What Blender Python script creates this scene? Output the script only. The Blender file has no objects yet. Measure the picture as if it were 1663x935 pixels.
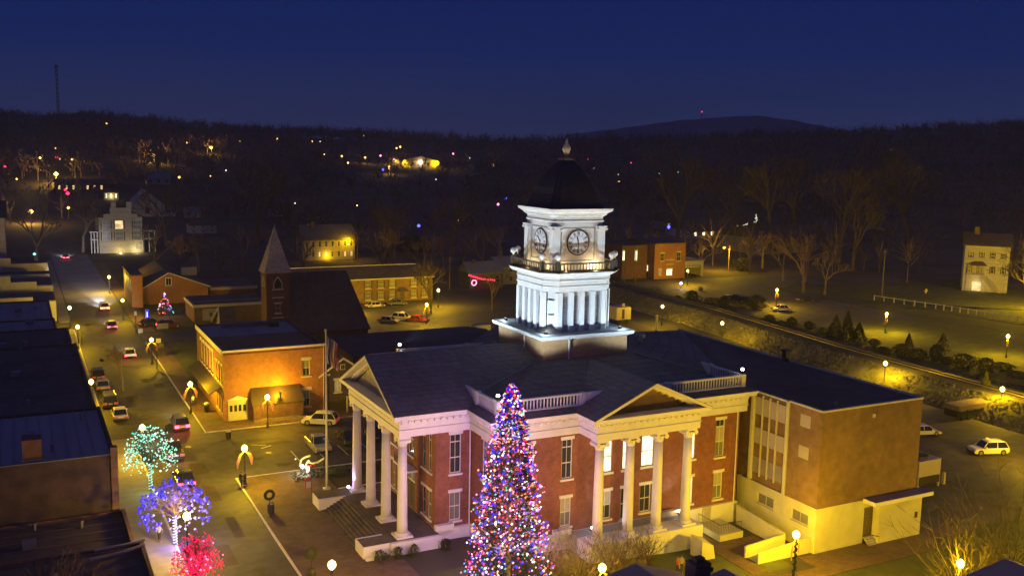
import bpy, bmesh, math, random
from mathutils import Vector, Matrix
random.seed(7)
SC = bpy.context.scene
COL = SC.collection
R = math.radians
# ------------------------------------------------------------------ camera (surveyed from the photograph)
F, YAW, PITCH, ROLL, CAMZ = 1560.73, 0.476493725, 0.138974949, -0.0197957939, 36.0
_f = Vector((math.sin(YAW)*math.cos(PITCH), math.cos(YAW)*math.cos(PITCH), -math.sin(PITCH)))
_r = Vector((math.cos(YAW), -math.sin(YAW), 0)); _d = _f.cross(_r)
CR = _r*math.cos(ROLL)+_d*math.sin(ROLL); CD = -_r*math.sin(ROLL)+_d*math.cos(ROLL)
cam_d = bpy.data.cameras.new('camera'); cam = bpy.data.objects.new('camera', cam_d); COL.objects.link(cam)
cam_d.sensor_width = 36.0; cam_d.lens = F/1663*36.0; cam_d.clip_start = 1.0; cam_d.clip_end = 20000
M = Matrix.Identity(4)
for i in range(3):
    M[i][0] = CR[i]; M[i][1] = -CD[i]; M[i][2] = -_f[i]
M[0][3], M[1][3], M[2][3] = 0, 0, CAMZ
cam.matrix_world = M
SC.camera = cam
# ------------------------------------------------------------------ sky: last blue of dusk
W = bpy.data.worlds.new('World'); SC.world = W; W.use_nodes = True
nt = W.node_tree; nt.nodes.clear()
def N(t, **k):
    n = nt.nodes.new(t)
    for a, b in k.items(): setattr(n, a, b)
    return n
geo = N('ShaderNodeTexCoord'); sep = N('ShaderNodeSeparateXYZ'); nt.links.new(geo.outputs['Generated'], sep.inputs[0])
rmp = N('ShaderNodeValToRGB'); nt.links.new(sep.outputs['Z'], rmp.inputs[0])
cr = rmp.color_ramp
cr.elements[0].position = 0.0; cr.elements[0].color = (.026, .033, .084, 1)
cr.elements[1].position = 0.17; cr.elements[1].color = (.0008, .0075, .066, 1)
e = cr.elements.new(.045); e.color = (.013, .024, .088, 1)
e = cr.elements.new(.10); e.color = (.003, .0135, .083, 1)
e = cr.elements.new(.30); e.color = (.005, .012, .082, 1)
e = cr.elements.new(.9); e.color = (.014, .018, .070, 1)
sky = N('ShaderNodeTexSky'); sky.sky_type = 'NISHITA'; sky.sun_disc = False
sky.sun_elevation = R(-6.5); sky.sun_rotation = R(250); sky.altitude = 500
mixs = N('ShaderNodeMixRGB', blend_type='ADD'); mixs.inputs[0].default_value = 0.06
nt.links.new(rmp.outputs[0], mixs.inputs[1]); nt.links.new(sky.outputs[0], mixs.inputs[2])
bg = N('ShaderNodeBackground'); bg.inputs[1].default_value = 1.6
wo = N('ShaderNodeOutputWorld'); nt.links.new(mixs.outputs[0], bg.inputs[0]); nt.links.new(bg.outputs[0], wo.inputs[0])
SC.view_settings.view_transform = 'Standard'; SC.view_settings.look = 'None'
SC.view_settings.exposure = 0.0; SC.view_settings.gamma = 1.0
SC.cycles.use_denoising = True; SC.cycles.max_bounces = 5; SC.cycles.diffuse_bounces = 2
SC.cycles.sample_clamp_indirect = 2.0; SC.cycles.sample_clamp_direct = 0; SC.cycles.use_light_tree = True
SC.cycles.caustics_reflective = False; SC.cycles.caustics_refractive = False
SC.cycles.transparent_max_bounces = 6
# sizes of lights in one place
LAMP_W, TOWER_W, BALC_W, TREE_W, HEAD_W = 3500.0, 11500.0, 75.0, 260.0, 9000.0
SODIUM = (1.0, .60, .004)
HAZE = 0.00022

# ------------------------------------------------------------------ survey helpers: sight lines turned into places on the ground
def ray(x, y): return CR*((x-831.5)/F) + CD*((y-467.5)/F) + _f
def P(x, y, z=0.0):
    v = ray(x, y); t = (z-CAMZ)/v.z
    return Vector((v.x*t, v.y*t, z))
def atY(x, y, Y):
    v = ray(x, y); t = Y/v.y; return Vector((v.x*t, Y, CAMZ+v.z*t))
def atX(x, y, X):
    v = ray(x, y); t = X/v.x; return Vector((X, v.y*t, CAMZ+v.z*t))
def lerp(a, b, t): return a+(b-a)*t
def sstep(a, b, x):
    t = min(1, max(0, (x-a)/(b-a))); return t*t*(3-2*t)
def lin(a, b, x): return min(1, max(0, (x-a)/(b-a)))
# horizon of hills: degrees right of the camera axis -> height of the wooded crest above eye level / distance
SKY = [(-60, .022), (-28, .022), (-26, .019), (-23.6, .023), (-21, .019), (-15.5, .011), (-8.4, .007), (2.5, .007), (9.8, .011), (16.7, .0155), (20, .020), (23.2, .027), (28, .030), (60, .03)]
def crest(a):
    for (a0, h0), (a1, h1) in zip(SKY, SKY[1:]):
        if a0 <= a <= a1: return lerp(h0, h1, (a-a0)/(a1-a0))
    return .035
def gh(x, y):
    """height of the ground"""
    h = -1.0*lin(36, 54, x)*(1-lin(84, 102, x))*(1-lin(90, 102, y))
    d = math.hypot(x, y)
    if d > 300:
        a = math.degrees(math.atan2(x, y)-YAW)
        if a > 180: a -= 360
        if a < -180: a += 360
        D = 1150.0
        top = 36+crest(max(-60, min(60, a)))*D
        h += top*(.75*sstep(300, D, d)+.25*sstep(430, D, d)) + sstep(350, 600, d)*(3.5*math.sin(x*.011+1)*math.cos(y*.009)+2*math.sin(x*.027+y*.02))
        if d > D: h += (d-D)*-.005
    return h
def onground(px, py, above=0.0, dmin=60, dmax=1400):
    v = ray(px, py); v = v/math.hypot(v.x, v.y)
    d = dmin
    while d < dmax:
        x, y, z = v.x*d, v.y*d, CAMZ+v.z*d
        if z <= gh(x, y)+above: return Vector((x, y, gh(x, y)))
        d += 2
    x, y = v.x*dmax, v.y*dmax
    return Vector((x, y, gh(x, y)))

# ------------------------------------------------------------------ materials
MATS = {}
def material(name, col, rough=.8, var=.12, scale=3.0, metal=0, bump=0.0, col2=None, bscale=None, kind=None, spec=.5, stretch=None):
    m = bpy.data.materials.new(name); m.use_nodes = True; t = m.node_tree; n = t.nodes; l = t.links
    b = n['Principled BSDF']; b.inputs['Roughness'].default_value = rough; b.inputs['Metallic'].default_value = metal
    b.inputs['Specular IOR Level'].default_value = spec
    tc = n.new('ShaderNodeTexCoord'); src = tc.outputs['Object']
    g = n.new('ShaderNodeNewGeometry')
    src = g.outputs['Position']
    if stretch:
        mp = n.new('ShaderNodeMapping'); mp.inputs['Scale'].default_value = stretch; l.new(src, mp.inputs[0]); vsrc = mp.outputs[0]
    else: vsrc = src
    no = n.new('ShaderNodeTexNoise'); no.inputs['Scale'].default_value = scale; no.inputs['Detail'].default_value = 5; l.new(vsrc, no.inputs['Vector'])
    no2 = n.new('ShaderNodeTexNoise'); no2.inputs['Scale'].default_value = scale*.13; no2.inputs['Detail'].default_value = 3; l.new(vsrc, no2.inputs['Vector'])
    ad = n.new('ShaderNodeMath'); ad.operation = 'ADD'; l.new(no.outputs[0], ad.inputs[0]); l.new(no2.outputs[0], ad.inputs[1])
    rp = n.new('ShaderNodeValToRGB'); l.new(ad.outputs[0], rp.inputs[0])
    hf = n.new('ShaderNodeMath'); hf.operation = 'MULTIPLY'; hf.inputs[1].default_value = .5; l.new(ad.outputs[0], hf.inputs[0]); l.new(hf.outputs[0], rp.inputs[0])
    c2 = col2 or tuple(max(0, c*(1-2*var)) for c in col)
    rp.color_ramp.elements[0].position = .35; rp.color_ramp.elements[0].color = (*c2, 1)
    rp.color_ramp.elements[1].position = .65; rp.color_ramp.elements[1].color = (*[min(1, c*(1+var)) for c in col], 1)
    out = rp.outputs[0]
    if kind in ('brick', 'paver', 'stone', 'shingle', 'siding'):
        sx = n.new('ShaderNodeSeparateXYZ'); l.new(src, sx.inputs[0])
        s = n.new('ShaderNodeMath'); s.operation = 'ADD'; l.new(sx.outputs[0], s.inputs[0]); l.new(sx.outputs[1], s.inputs[1])
        cb = n.new('ShaderNodeCombineXYZ')
        if kind == 'paver': l.new(sx.outputs[0], cb.inputs[0]); l.new(sx.outputs[1], cb.inputs[1])
        else: l.new(s.outputs[0], cb.inputs[0]); l.new(sx.outputs[2], cb.inputs[1])
        br = n.new('ShaderNodeTexBrick'); l.new(cb.outputs[0], br.inputs['Vector'])
        bw, bh, ms = {'brick': (.24, .085, .012), 'paver': (.4, .2, .02), 'stone': (.9, .45, .05), 'shingle': (.4, .28, .02), 'siding': (9, .2, .02)}[kind]
        br.inputs['Scale'].default_value = 1; br.inputs['Brick Width'].default_value = bw; br.inputs['Row Height'].default_value = bh; br.inputs['Mortar Size'].default_value = ms
        br.inputs['Color1'].default_value = (1, 1, 1, 1); br.inputs['Color2'].default_value = (.68, .68, .68, 1)
        br.inputs['Mortar'].default_value = (1.5, 1.45, 1.4, 1) if kind == 'brick' else (.45, .45, .45, 1)
        mx = n.new('ShaderNodeMixRGB'); mx.blend_type = 'MULTIPLY'; mx.inputs[0].default_value = .8
        l.new(out, mx.inputs[1]); l.new(br.outputs['Color'], mx.inputs[2]); out = mx.outputs[0]
    l.new(out, b.inputs['Base Color'])
    if bump:
        bp = n.new('ShaderNodeBump'); bp.inputs['Strength'].default_value = bump; bp.inputs['Distance'].default_value = .1
        l.new(no.outputs[0], bp.inputs['Height']); l.new(bp.outputs[0], b.inputs['Normal'])
    m.cycles.emission_sampling = 'NONE'
    MATS[name] = m; return m
def emit(name, col, st, rough=.4, base=(.1, .1, .1), sample=False):
    m = bpy.data.materials.new(name); m.use_nodes = True; b = m.node_tree.nodes['Principled BSDF']
    b.inputs['Base Color'].default_value = (*base, 1); b.inputs['Roughness'].default_value = rough
    b.inputs['Emission Color'].default_value = (*col, 1); b.inputs['Emission Strength'].default_value = st
    m.cycles.emission_sampling = 'AUTO' if sample else 'NONE'
    MATS[name] = m; return m
def litwin(name, col, st):
    """a lamp-lit room seen through glass and blinds: uneven brightness"""
    m = emit(name, col, st); t = m.node_tree; n = t.nodes; l = t.links
    g = n.new('ShaderNodeNewGeometry'); no = n.new('ShaderNodeTexNoise'); no.inputs['Scale'].default_value = 1.1
    l.new(g.outputs['Position'], no.inputs['Vector'])
    mr = n.new('ShaderNodeMapRange'); mr.inputs[1].default_value = .3; mr.inputs[2].default_value = .7; mr.inputs[3].default_value = st*.5; mr.inputs[4].default_value = st*1.3
    l.new(no.outputs[0], mr.inputs[0]); l.new(mr.outputs[0], n['Principled BSDF'].inputs['Emission Strength'])
    return m
def globe_mat(name, col, st):
    m = bpy.data.materials.new(name); m.use_nodes = True; t = m.node_tree; t.nodes.clear()
    tr = t.nodes.new('ShaderNodeBsdfTransparent'); em = t.nodes.new('ShaderNodeEmission'); ad = t.nodes.new('ShaderNodeAddShader'); o = t.nodes.new('ShaderNodeOutputMaterial')
    em.inputs[0].default_value = (*col, 1); em.inputs[1].default_value = st
    t.links.new(tr.outputs[0], ad.inputs[0]); t.links.new(em.outputs[0], ad.inputs[1]); t.links.new(ad.outputs[0], o.inputs[0])
    m.cycles.emission_sampling = 'NONE'; MATS[name] = m; return m
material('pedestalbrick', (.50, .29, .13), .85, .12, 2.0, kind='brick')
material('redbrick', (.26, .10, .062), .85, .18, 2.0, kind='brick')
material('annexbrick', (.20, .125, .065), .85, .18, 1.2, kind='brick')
material('tanbrick', (.33, .155, .07), .85, .15, 2.0, kind='brick')
material('dimmedbrick', (.075, .05, .045), .9, .3, .8, kind='brick')  # darkened brick copy that keeps lamplight on the tall left side wall low
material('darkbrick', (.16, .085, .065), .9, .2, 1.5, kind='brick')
material('white', (.78, .77, .74), .55, .05, 1.2, bump=.05)
material('cream', (.60, .58, .36), .7, .08, 1.0)
material('concrete', (.42, .40, .37), .85, .15, 1.5, bump=.1)
material('asphalt', (.072, .068, .068), .72, .22, .9, bump=.25, col2=(.034, .032, .030))
material('oldasphalt', (.095, .08, .065), .8, .25, .6, bump=.25, col2=(.04, .034, .028))
material('paver', (.17, .105, .07), .8, .2, 1.0, kind='paver')
material('paleconcrete', (.26, .245, .22), .85, .15, .8)
material('grass', (.075, .085, .022), .95, .35, .5, bump=.4, col2=(.035, .038, .014))
material('earth', (.06, .05, .032), .95, .35, .12, bump=.4, col2=(.03, .03, .017))
material('woodfloor', (.11, .075, .065), .95, .35, .05, col2=(.026, .019, .022))
material('roof', (.21, .18, .165), .75, .15, 1.5, kind='shingle')
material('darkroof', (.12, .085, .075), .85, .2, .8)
material('blueroof', (.38, .31, .29), .6, .15, .5, stretch=(1, .2, 1))
material('metalroof', (.22, .22, .23), .45, .1, .8)
material('slabroof', (.36, .38, .37), .6, .1, 1.0)
material('slate', (.48, .44, .42), .7, .15, 2.0, kind='shingle')
material('siding', (.62, .60, .55), .7, .06, 1.0, kind='siding')
material('greysiding', (.42, .41, .42), .7, .08, 1.0, kind='siding')
material('tansiding', (.52, .45, .32), .7, .08, 1.0, kind='siding')
material('darksiding', (.13, .10, .07), .8, .1, 1.0, kind='siding')
material('stone', (.21, .19, .11), .9, .35, .5, bump=.5, kind='stone')
material('rock', (.14, .135, .06), .95, .5, .35, bump=.8, col2=(.05, .05, .02))
material('black', (.02, .02, .022), .5, .1)
material('bronze', (.06, .045, .03), .5, .1)
material('glass', (.035, .04, .045), .12, .1, .6, spec=.8)
material('curtain', (.20, .20, .18), .35, .15, .8)
material('blind', (.45, .43, .36), .5, .08, 2.0)
material('panelwhite', (.42, .37, .33), .7, .06, 1.0)
material('bark', (.20, .16, .11), .95, .25, 3.0)
material('twig', (.17, .13, .09), .95, .25, 3.0)
material('bark2', (.085, .065, .045), .95, .3, 1.0)
material('darktwig', (.25, .17, .155), .95, .3, .3)
material('needles', (.035, .06, .03), .9, .3, 2.0)
material('shrub', (.055, .065, .028), .9, .4, 1.5)
material('paleshrub', (.12, .12, .05), .9, .4, 1.5)
material('iron', (.03, .03, .03), .5, .1)
material('steel', (.35, .35, .36), .4, .1, metal=.7)
material('rail', (.42, .38, .32), .3, .1, metal=.8)
material('ballast', (.13, .11, .09), .95, .4, 3.0, bump=.5)
material('sleeper', (.06, .045, .035), .9, .2)
material('timber', (.26, .20, .13), .9, .2, 2.0)
material('tyre', (.02, .02, .02), .8, .1)
material('rim', (.4, .4, .42), .35, .05, metal=.7)
material('carglass', (.015, .018, .02), .08, .05, spec=.8)
for nm, c in dict(carwhite=(.72, .70, .66), carsilver=(.42, .42, .43), cardark=(.035, .035, .042), carred=(.3, .03, .03), cargrey=(.16, .16, .17), carorange=(.5, .16, .05), cartan=(.45, .40, .30)).items():
    material(nm, c, .25, .03, .5)
material('banner', (.80, .42, .24), .8, .1)
material('ribbon', (.55, .06, .05), .6, .1)
material('garland', (.025, .035, .015), .9, .3)
material('goldgarland', (.75, .60, .22), .6, .2)
material('flagstripe', (.45, .10, .09), .8, .1)
material('flagblue', (.05, .06, .2), .8, .1)
material('linepaint', (.62, .60, .52), .7, .12, 2.5)
material('skin', (.5, .32, .24), .6, .05)
material('coatred', (.42, .08, .08), .8, .1)
material('coatpale', (.4, .42, .5), .8, .1)
material('trouser', (.05, .05, .07), .8, .1)
material('gold', (.55, .45, .32), .35, .1)
material('domeroof', (.055, .052, .062), .6, .2, 1.0)
material('stepstone', (.13, .105, .085), .85, .2, 1.5)
material('clockface', (.74, .74, .78), .5, .04)
material('trailer', (.60, .52, .35), .6, .06)
material('turf', (.05, .06, .02), .95, .3, .4)
globe_mat('globe', (1.0, .70, .20), 4.2)
globe_mat('farglow', (1.0, .62, .12), 5.0)
emit('farorange', (1.0, .45, .1), 5.0); emit('faryellow', (1.0, .6, .12), 5.0); emit('farwhite', (1, .85, .7), 3.0)
emit('farred', (1.0, .02, .07), 5.0); emit('farblue', (.06, .06, 1.0), 7.0); emit('farcyan', (.2, .7, .7), 3.0); emit('farpink', (1, .25, .45), 4.0)
litwin('litwarm', (1.0, .66, .28), 1.3); litwin('litpale', (1.0, .93, .55), 2.3); litwin('litdim', (.9, .6, .2), .35); litwin('litwhite', (.72, .85, 1.0), .7)
emit('tail', (1.0, .03, .07), 14.0); emit('taildim', (.8, .04, .03), .5); emit('head', (1, .95, .85), 9.0); emit('amber', (1, .4, .05), 2.0)
emit('b_blue', (.006, .004, 1.0), 1.2); emit('b_red', (1.0, .006, .05), 1.3); emit('b_white', (1.0, .82, .95), 3.4); emit('b_crimson', (1.0, .0, .07), 1.0)
emit('b_orange', (1.0, .28, .08), 2.0); emit('b_teal', (.1, .85, .6), 1.1); emit('b_pink', (1.0, .25, .7), 2.2); emit('b_gold', (1.0, .62, .2), 1.6)
emit('b_mint', (.35, 1.0, .72), 1.6); emit('b_bluewhite', (.45, .55, 1.0), 3.0); emit('floodlens', (.9, .9, 1.0), 25.0); emit('purplelens', (.55, .4, 1.0), 25.0)

# ------------------------------------------------------------------ mesh building
class MB:
    def __init__(s): s.v = []; s.f = []
    def add(s, vs, fs):
        o = len(s.v); s.v += [tuple(p) for p in vs]; s.f += [tuple(i+o for i in q) for q in fs]; return s
    def box(s, x0, y0, z0, x1, y1, z1):
        if x1 < x0: x0, x1 = x1, x0
        if y1 < y0: y0, y1 = y1, y0
        if z1 < z0: z0, z1 = z1, z0
        return s.add([(x0, y0, z0), (x1, y0, z0), (x1, y1, z0), (x0, y1, z0), (x0, y0, z1), (x1, y0, z1), (x1, y1, z1), (x0, y1, z1)],
                     [(3, 2, 1, 0), (4, 5, 6, 7), (0, 1, 5, 4), (1, 2, 6, 5), (2, 3, 7, 6), (3, 0, 4, 7)])
    def prism(s, poly, z0, z1, top=None):
        n = len(poly); t = top or poly
        return s.add([(x, y, z0) for x, y in poly]+[(x, y, z1) for x, y in t],
                     [tuple(range(n))[::-1], tuple(range(n, 2*n))]+[(i, (i+1) % n, n+(i+1) % n, n+i) for i in range(n)])
    def cyl(s, x, y, z0, z1, r0, r1=None, n=10, rot=0):
        r1 = r0 if r1 is None else r1
        a = [rot+2*math.pi*i/n for i in range(n)]
        return s.prism([(x+r0*math.cos(t), y+r0*math.sin(t)) for t in a], z0, z1, [(x+r1*math.cos(t), y+r1*math.sin(t)) for t in a])
    def tube(s, a, b, r0, r1=None, n=5):
        r1 = r0 if r1 is None else r1
        a = Vector(a); b = Vector(b); d = (b-a)
        if d.length < 1e-6: return s
        d.normalize(); u = d.orthogonal().normalized(); w = d.cross(u)
        vs = [a+(u*math.cos(2*math.pi*i/n)+w*math.sin(2*math.pi*i/n))*r0 for i in range(n)]+[b+(u*math.cos(2*math.pi*i/n)+w*math.sin(2*math.pi*i/n))*r1 for i in range(n)]
        return s.add(vs, [tuple(range(n))[::-1], tuple(range(n, 2*n))]+[(i, (i+1) % n, n+(i+1) % n, n+i) for i in range(n)])
    def lathe(s, x, y, prof, n=16, sx=1):
        vs = []; fs = []
        for r, z in prof:
            for i in range(n):
                t = 2*math.pi*i/n; vs.append((x+r*math.cos(t)*sx, y+r*math.sin(t), z))
        for k in range(len(prof)-1):
            for i in range(n): fs.append((k*n+i, k*n+(i+1) % n, (k+1)*n+(i+1) % n, (k+1)*n+i))
        fs.append(tuple(range(n))[::-1]); fs.append(tuple((len(prof)-1)*n+i for i in range(n)))
        return s.add(vs, fs)
    def ball(s, x, y, z, r, n=10, m=6, sz=1):
        return s.lathe(x, y, [(max(.001, r*math.sin(math.pi*k/m)), z-r*sz*math.cos(math.pi*k/m)) for k in range(m+1)], n)
    def octa(s, x, y, z, r):
        return s.add([(x+r, y, z), (x, y+r, z), (x-r, y, z), (x, y-r, z), (x, y, z+r), (x, y, z-r)], [(0, 1, 4), (1, 2, 4), (2, 3, 4), (3, 0, 4), (1, 0, 5), (2, 1, 5), (3, 2, 5), (0, 3, 5)])
    def face(s, *pts): return s.add(pts, [tuple(range(len(pts)))])
    def slab(s, pts, t):
        """polygon given thickness t downward"""
        n = len(pts)
        return s.add([tuple(p) for p in pts]+[(p[0], p[1], p[2]-t) for p in pts], [tuple(range(n)), tuple(range(n, 2*n))[::-1]]+[((i+1) % n, i, n+i, n+(i+1) % n) for i in range(n)])
    def torus(s, c, R0, r, n=16, m=6, axis='y'):
        vs = []; fs = []
        for i in range(n):
            t = 2*math.pi*i/n
            for j in range(m):
                p = 2*math.pi*j/m; q = R0+r*math.cos(p)
                a, b, k = q*math.cos(t), q*math.sin(t), r*math.sin(p)
                vs.append({'y': (c[0]+a, c[1]+k, c[2]+b), 'x': (c[0]+k, c[1]+a, c[2]+b), 'z': (c[0]+a, c[1]+b, c[2]+k)}[axis])
        for i in range(n):
            for j in range(m): fs.append((i*m+j, ((i+1) % n)*m+j, ((i+1) % n)*m+(j+1) % m, i*m+(j+1) % m))
        return s.add(vs, fs)
    def mesh(s, name, m=None, smooth=False):
        me = bpy.data.meshes.new(name); me.from_pydata(s.v, [], s.f)
        if m: me.materials.append(MATS[m])
        if smooth: me.polygons.foreach_set('use_smooth', [True]*len(me.polygons))
        me.update(); return me
    def build(s, name, m, parent=None, smooth=False, kind=None):
        if parent is not None and (parent.get('wx') is not None):
            w = (parent['wx'], parent['wy'], parent['wz']); s.v = [(a-w[0], b-w[1], c-w[2]) for a, b, c in s.v]
        return link(name, s.mesh(name, m, smooth), parent, kind)
def link(name, me, parent=None, kind=None, loc=None, rz=0, label=None):
    o = bpy.data.objects.new(name, me); COL.objects.link(o)
    if parent is not None:
        o.parent = parent
        if parent.get('wx') is not None and loc is not None: loc = (loc[0]-parent['wx'], loc[1]-parent['wy'], loc[2]-parent['wz'])
    if loc is not None: o.location = loc
    if rz: o.rotation_euler = (0, 0, rz)
    if kind: o['kind'] = kind
    if label: o['label'] = label
    return o
def sub(parent_part, name, mb, m, smooth=False, kind=None):
    """sub-part of a part built in world coordinates under a surveyed thing"""
    r = parent_part.parent
    if r is not None and r.get('wx') is not None: mb.v = [(a-r['wx'], b-r['wy'], c-r['wz']) for a, b, c in mb.v]
    return link(name, mb.mesh(name, m, smooth), parent_part, kind)
def tag(o, label, cat, group=None, kind=None):
    if label: o['label'] = label
    if cat: o['category'] = cat
    if group: o['group'] = group
    if kind: o['kind'] = kind
    return o
def thing(name, label, cat, loc=(0, 0, 0), rz=0, group=None, world=True):
    """Empty at the thing's base. world=True: its parts are given in world coordinates"""
    o = bpy.data.objects.new(name, None); COL.objects.link(o); o.location = loc; o.rotation_euler = (0, 0, rz); o.empty_display_size = .5
    if world: o['wx'], o['wy'], o['wz'] = float(loc[0]), float(loc[1]), float(loc[2])
    return tag(o, label, cat, group)
def copy_tree(o, parent=None):
    c = o.copy(); COL.objects.link(c); c.parent = parent
    for ch in list(o.children): copy_tree(ch, c)
    return c
def point(name, loc, power, col, rad=.1, parent=None):
    d = bpy.data.lights.new(name, 'POINT'); d.energy = power; d.color = col; d.shadow_soft_size = rad
    o = bpy.data.objects.new(name, d); COL.objects.link(o)
    if parent is not None:
        o.parent = parent
        if parent.get('wx') is not None: loc = (loc[0]-parent['wx'], loc[1]-parent['wy'], loc[2]-parent['wz'])
    o.location = loc; return o
def spot(name, loc, target, power, col, ang=60, rad=.1, parent=None, blend=.4):
    d = bpy.data.lights.new(name, 'SPOT'); d.energy = power; d.color = col; d.spot_size = R(ang); d.spot_blend = blend; d.shadow_soft_size = rad
    o = bpy.data.objects.new(name, d); COL.objects.link(o)
    v = Vector(target)-Vector(loc); o.rotation_euler = v.to_track_quat('-Z', 'Y').to_euler()
    if parent is not None:
        o.parent = parent
        if parent.get('wx') is not None: loc = (loc[0]-parent['wx'], loc[1]-parent['wy'], loc[2]-parent['wz'])
    o.location = loc; return o
CACHE = {}
def cached(key, fn):
    if key not in CACHE: CACHE[key] = fn()
    return CACHE[key]
# a wall with real openings. side 'S' faces -y at y=c, 'W' faces -x at x=c, 'E','N' likewise; holes (u0,u1,z0,z1)
def wall(mb, side, c, u0, u1, z0, z1, holes=(), depth=.28):
    us = sorted({u0, u1, *[h[0] for h in holes], *[h[1] for h in holes]}); zs = sorted({z0, z1, *[h[2] for h in holes], *[h[3] for h in holes]})
    sg = {'S': 1, 'N': -1, 'W': 1, 'E': -1}[side]
    def pt(u, z, d=0): return (u, c+sg*d, z) if side in 'SN' else (c+sg*d, u, z)
    flip = side in 'NW'
    def q(a, b, c_, d_):
        mb.add([a, b, c_, d_] if not flip else [d_, c_, b, a], [(0, 1, 2, 3)])
    for i in range(len(us)-1):
        for j in range(len(zs)-1):
            um, zm = (us[i]+us[i+1])/2, (zs[j]+zs[j+1])/2
            if any(h[0] < um < h[1] and h[2] < zm < h[3] for h in holes): continue
            q(pt(us[i], zs[j]), pt(us[i+1], zs[j]), pt(us[i+1], zs[j+1]), pt(us[i], zs[j+1]))
    for a, b, e, f in holes:
        q(pt(a, e), pt(a, f), pt(a, f, depth), pt(a, e, depth)); q(pt(b, f), pt(b, e), pt(b, e, depth), pt(b, f, depth))
        q(pt(a, f), pt(b, f), pt(b, f, depth), pt(a, f, depth)); q(pt(b, e), pt(a, e), pt(a, e, depth), pt(b, e, depth))
ROT = {'S': 0, 'W': -math.pi/2, 'E': math.pi/2, 'N': math.pi}
def winpos(side, c, u, z): return (u, c, z) if side in 'SN' else (c, u, z)
def window(parent, side, c, u, z0, w, h, pane='glass', trim='white', recess=.16, lintel=True, sill=True, cols=2, rows=2, shutters=None, lit=None, label=None, upper=None, lw=.14, lh=.3, trans=0):
    """sash window in an opening centred at u, sill height z0: frame > panes, sill, lintel, shutters"""
    key = ('win', w, h, trim, recess, cols, rows, trans)
    def mk():
        m = MB(); t = .09; y0, y1 = recess-.06, recess+.06
        m.box(-w/2, y0, 0, -w/2+t, y1, h); m.box(w/2-t, y0, 0, w/2, y1, h); m.box(-w/2+t, y0, 0, w/2-t, y1, t); m.box(-w/2+t, y0, h-t, w/2-t, y1, h)
        ht = h-trans
        for r in range(1, rows):
            zz = ht*r/rows; m.box(-w/2+t, y0+.005, zz-.045, w/2-t, y1-.005, zz+.045)
        if trans: m.box(-w/2+t, y0+.005, ht-.045, w/2-t, y1-.005, ht+.045)
        for k in range(1, cols):
            xx = -w/2+w*k/cols; m.box(xx-.018, y0+.02, t, xx+.018, y1-.02, h-t)
        return m.mesh('window', trim)
    o = link('window', cached(key, mk), parent, loc=winpos(side, c, u, z0), rz=ROT[side], label=label)
    ht = h-trans
    for r in range(rows):
        za, zb = ht*r/rows+(.09 if r == 0 else .045), ht*(r+1)/rows-(.045 if (r < rows-1 or trans) else .09)
        pm = (upper if (upper and r == rows-1) else pane)
        link('pane', cached(('pane', w, round(za, 3), round(zb, 3), recess, pm), lambda: MB().box(-w/2+.085, recess, za-.005, w/2-.085, recess+.03, zb+.005).mesh('pane', pm)), o)
    if trans: link('pane', cached(('pane', w, ht, h, recess, 't'), lambda: MB().box(-w/2+.085, recess, ht+.04, w/2-.085, recess+.03, h-.085).mesh('pane', 'glass' if not lit else pane)), o)
    if sill: link('sill', cached(('sill', w, trim, lw), lambda: MB().box(-w/2-lw, -.14, -.2, w/2+lw, recess-.065, -.003).mesh('sill', trim)), o)
    if lintel: link('lintel', cached(('lint', w, h, trim, lw, lh), lambda: MB().box(-w/2-lw, -.07, h+.003, w/2+lw, .1, h+lh).mesh('lintel', trim)), o)
    if shutters:
        for sg in (-1, 1):
            s = link('shutter', cached(('shut', w, h, shutters, sg), lambda: MB().box(sg*(w/2+.04), -.06, 0, sg*(w/2+min(.42, w*.32)), -.004, h).mesh('shutter', shutters)), o)
    return o
def offset(poly, d):
    """grow a counter-clockwise outline by d"""
    n = len(poly); out = []
    for i in range(n):
        a, b, c = Vector(poly[i-1]), Vector(poly[i]), Vector(poly[(i+1) % n])
        e1 = (b-a).normalized(); e2 = (c-b).normalized()
        n1 = Vector((e1.y, -e1.x)); n2 = Vector((e2.y, -e2.x))
        m = (n1+n2); m = m/ max(.2, (1+n1.dot(n2)))
        out.append((b.x+m.x*d, b.y+m.y*d))
    return out
def band(mb, poly, prof):
    """moulding round an outline: prof = [(offset, z), ...] bottom to top, closed with a soffit and a lid"""
    n = len(poly); rings = [[(x, y, z) for x, y in offset(poly, d)] for d, z in prof]
    vs = [p for r in rings for p in r]; fs = []
    for k in range(len(prof)-1):
        for i in range(n): fs.append((k*n+i, k*n+(i+1) % n, (k+1)*n+(i+1) % n, (k+1)*n+i))
    fs.append(tuple(range(n))[::-1]); fs.append(tuple((len(prof)-1)*n+i for i in range(n)))
    mb.add(vs, fs)
def gable_roof(mb, x0, y0, x1, y1, z, zr, axis='x', t=.18, over=0.0):
    """two roof slabs with a ridge along axis"""
    if axis == 'x':
        ym = (y0+y1)/2
        mb.slab([(x0, y0, z), (x1, y0, z), (x1, ym, zr), (x0, ym, zr)], t); mb.slab([(x0, ym, zr), (x1, ym, zr), (x1, y1, z), (x0, y1, z)], t)
    else:
        xm = (x0+x1)/2
        mb.slab([(x0, y1, z), (x0, y0, z), (xm, y0, zr), (xm, y1, zr)], t); mb.slab([(xm, y1, zr), (xm, y0, zr), (x1, y0, z), (x1, y1, z)], t)
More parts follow.
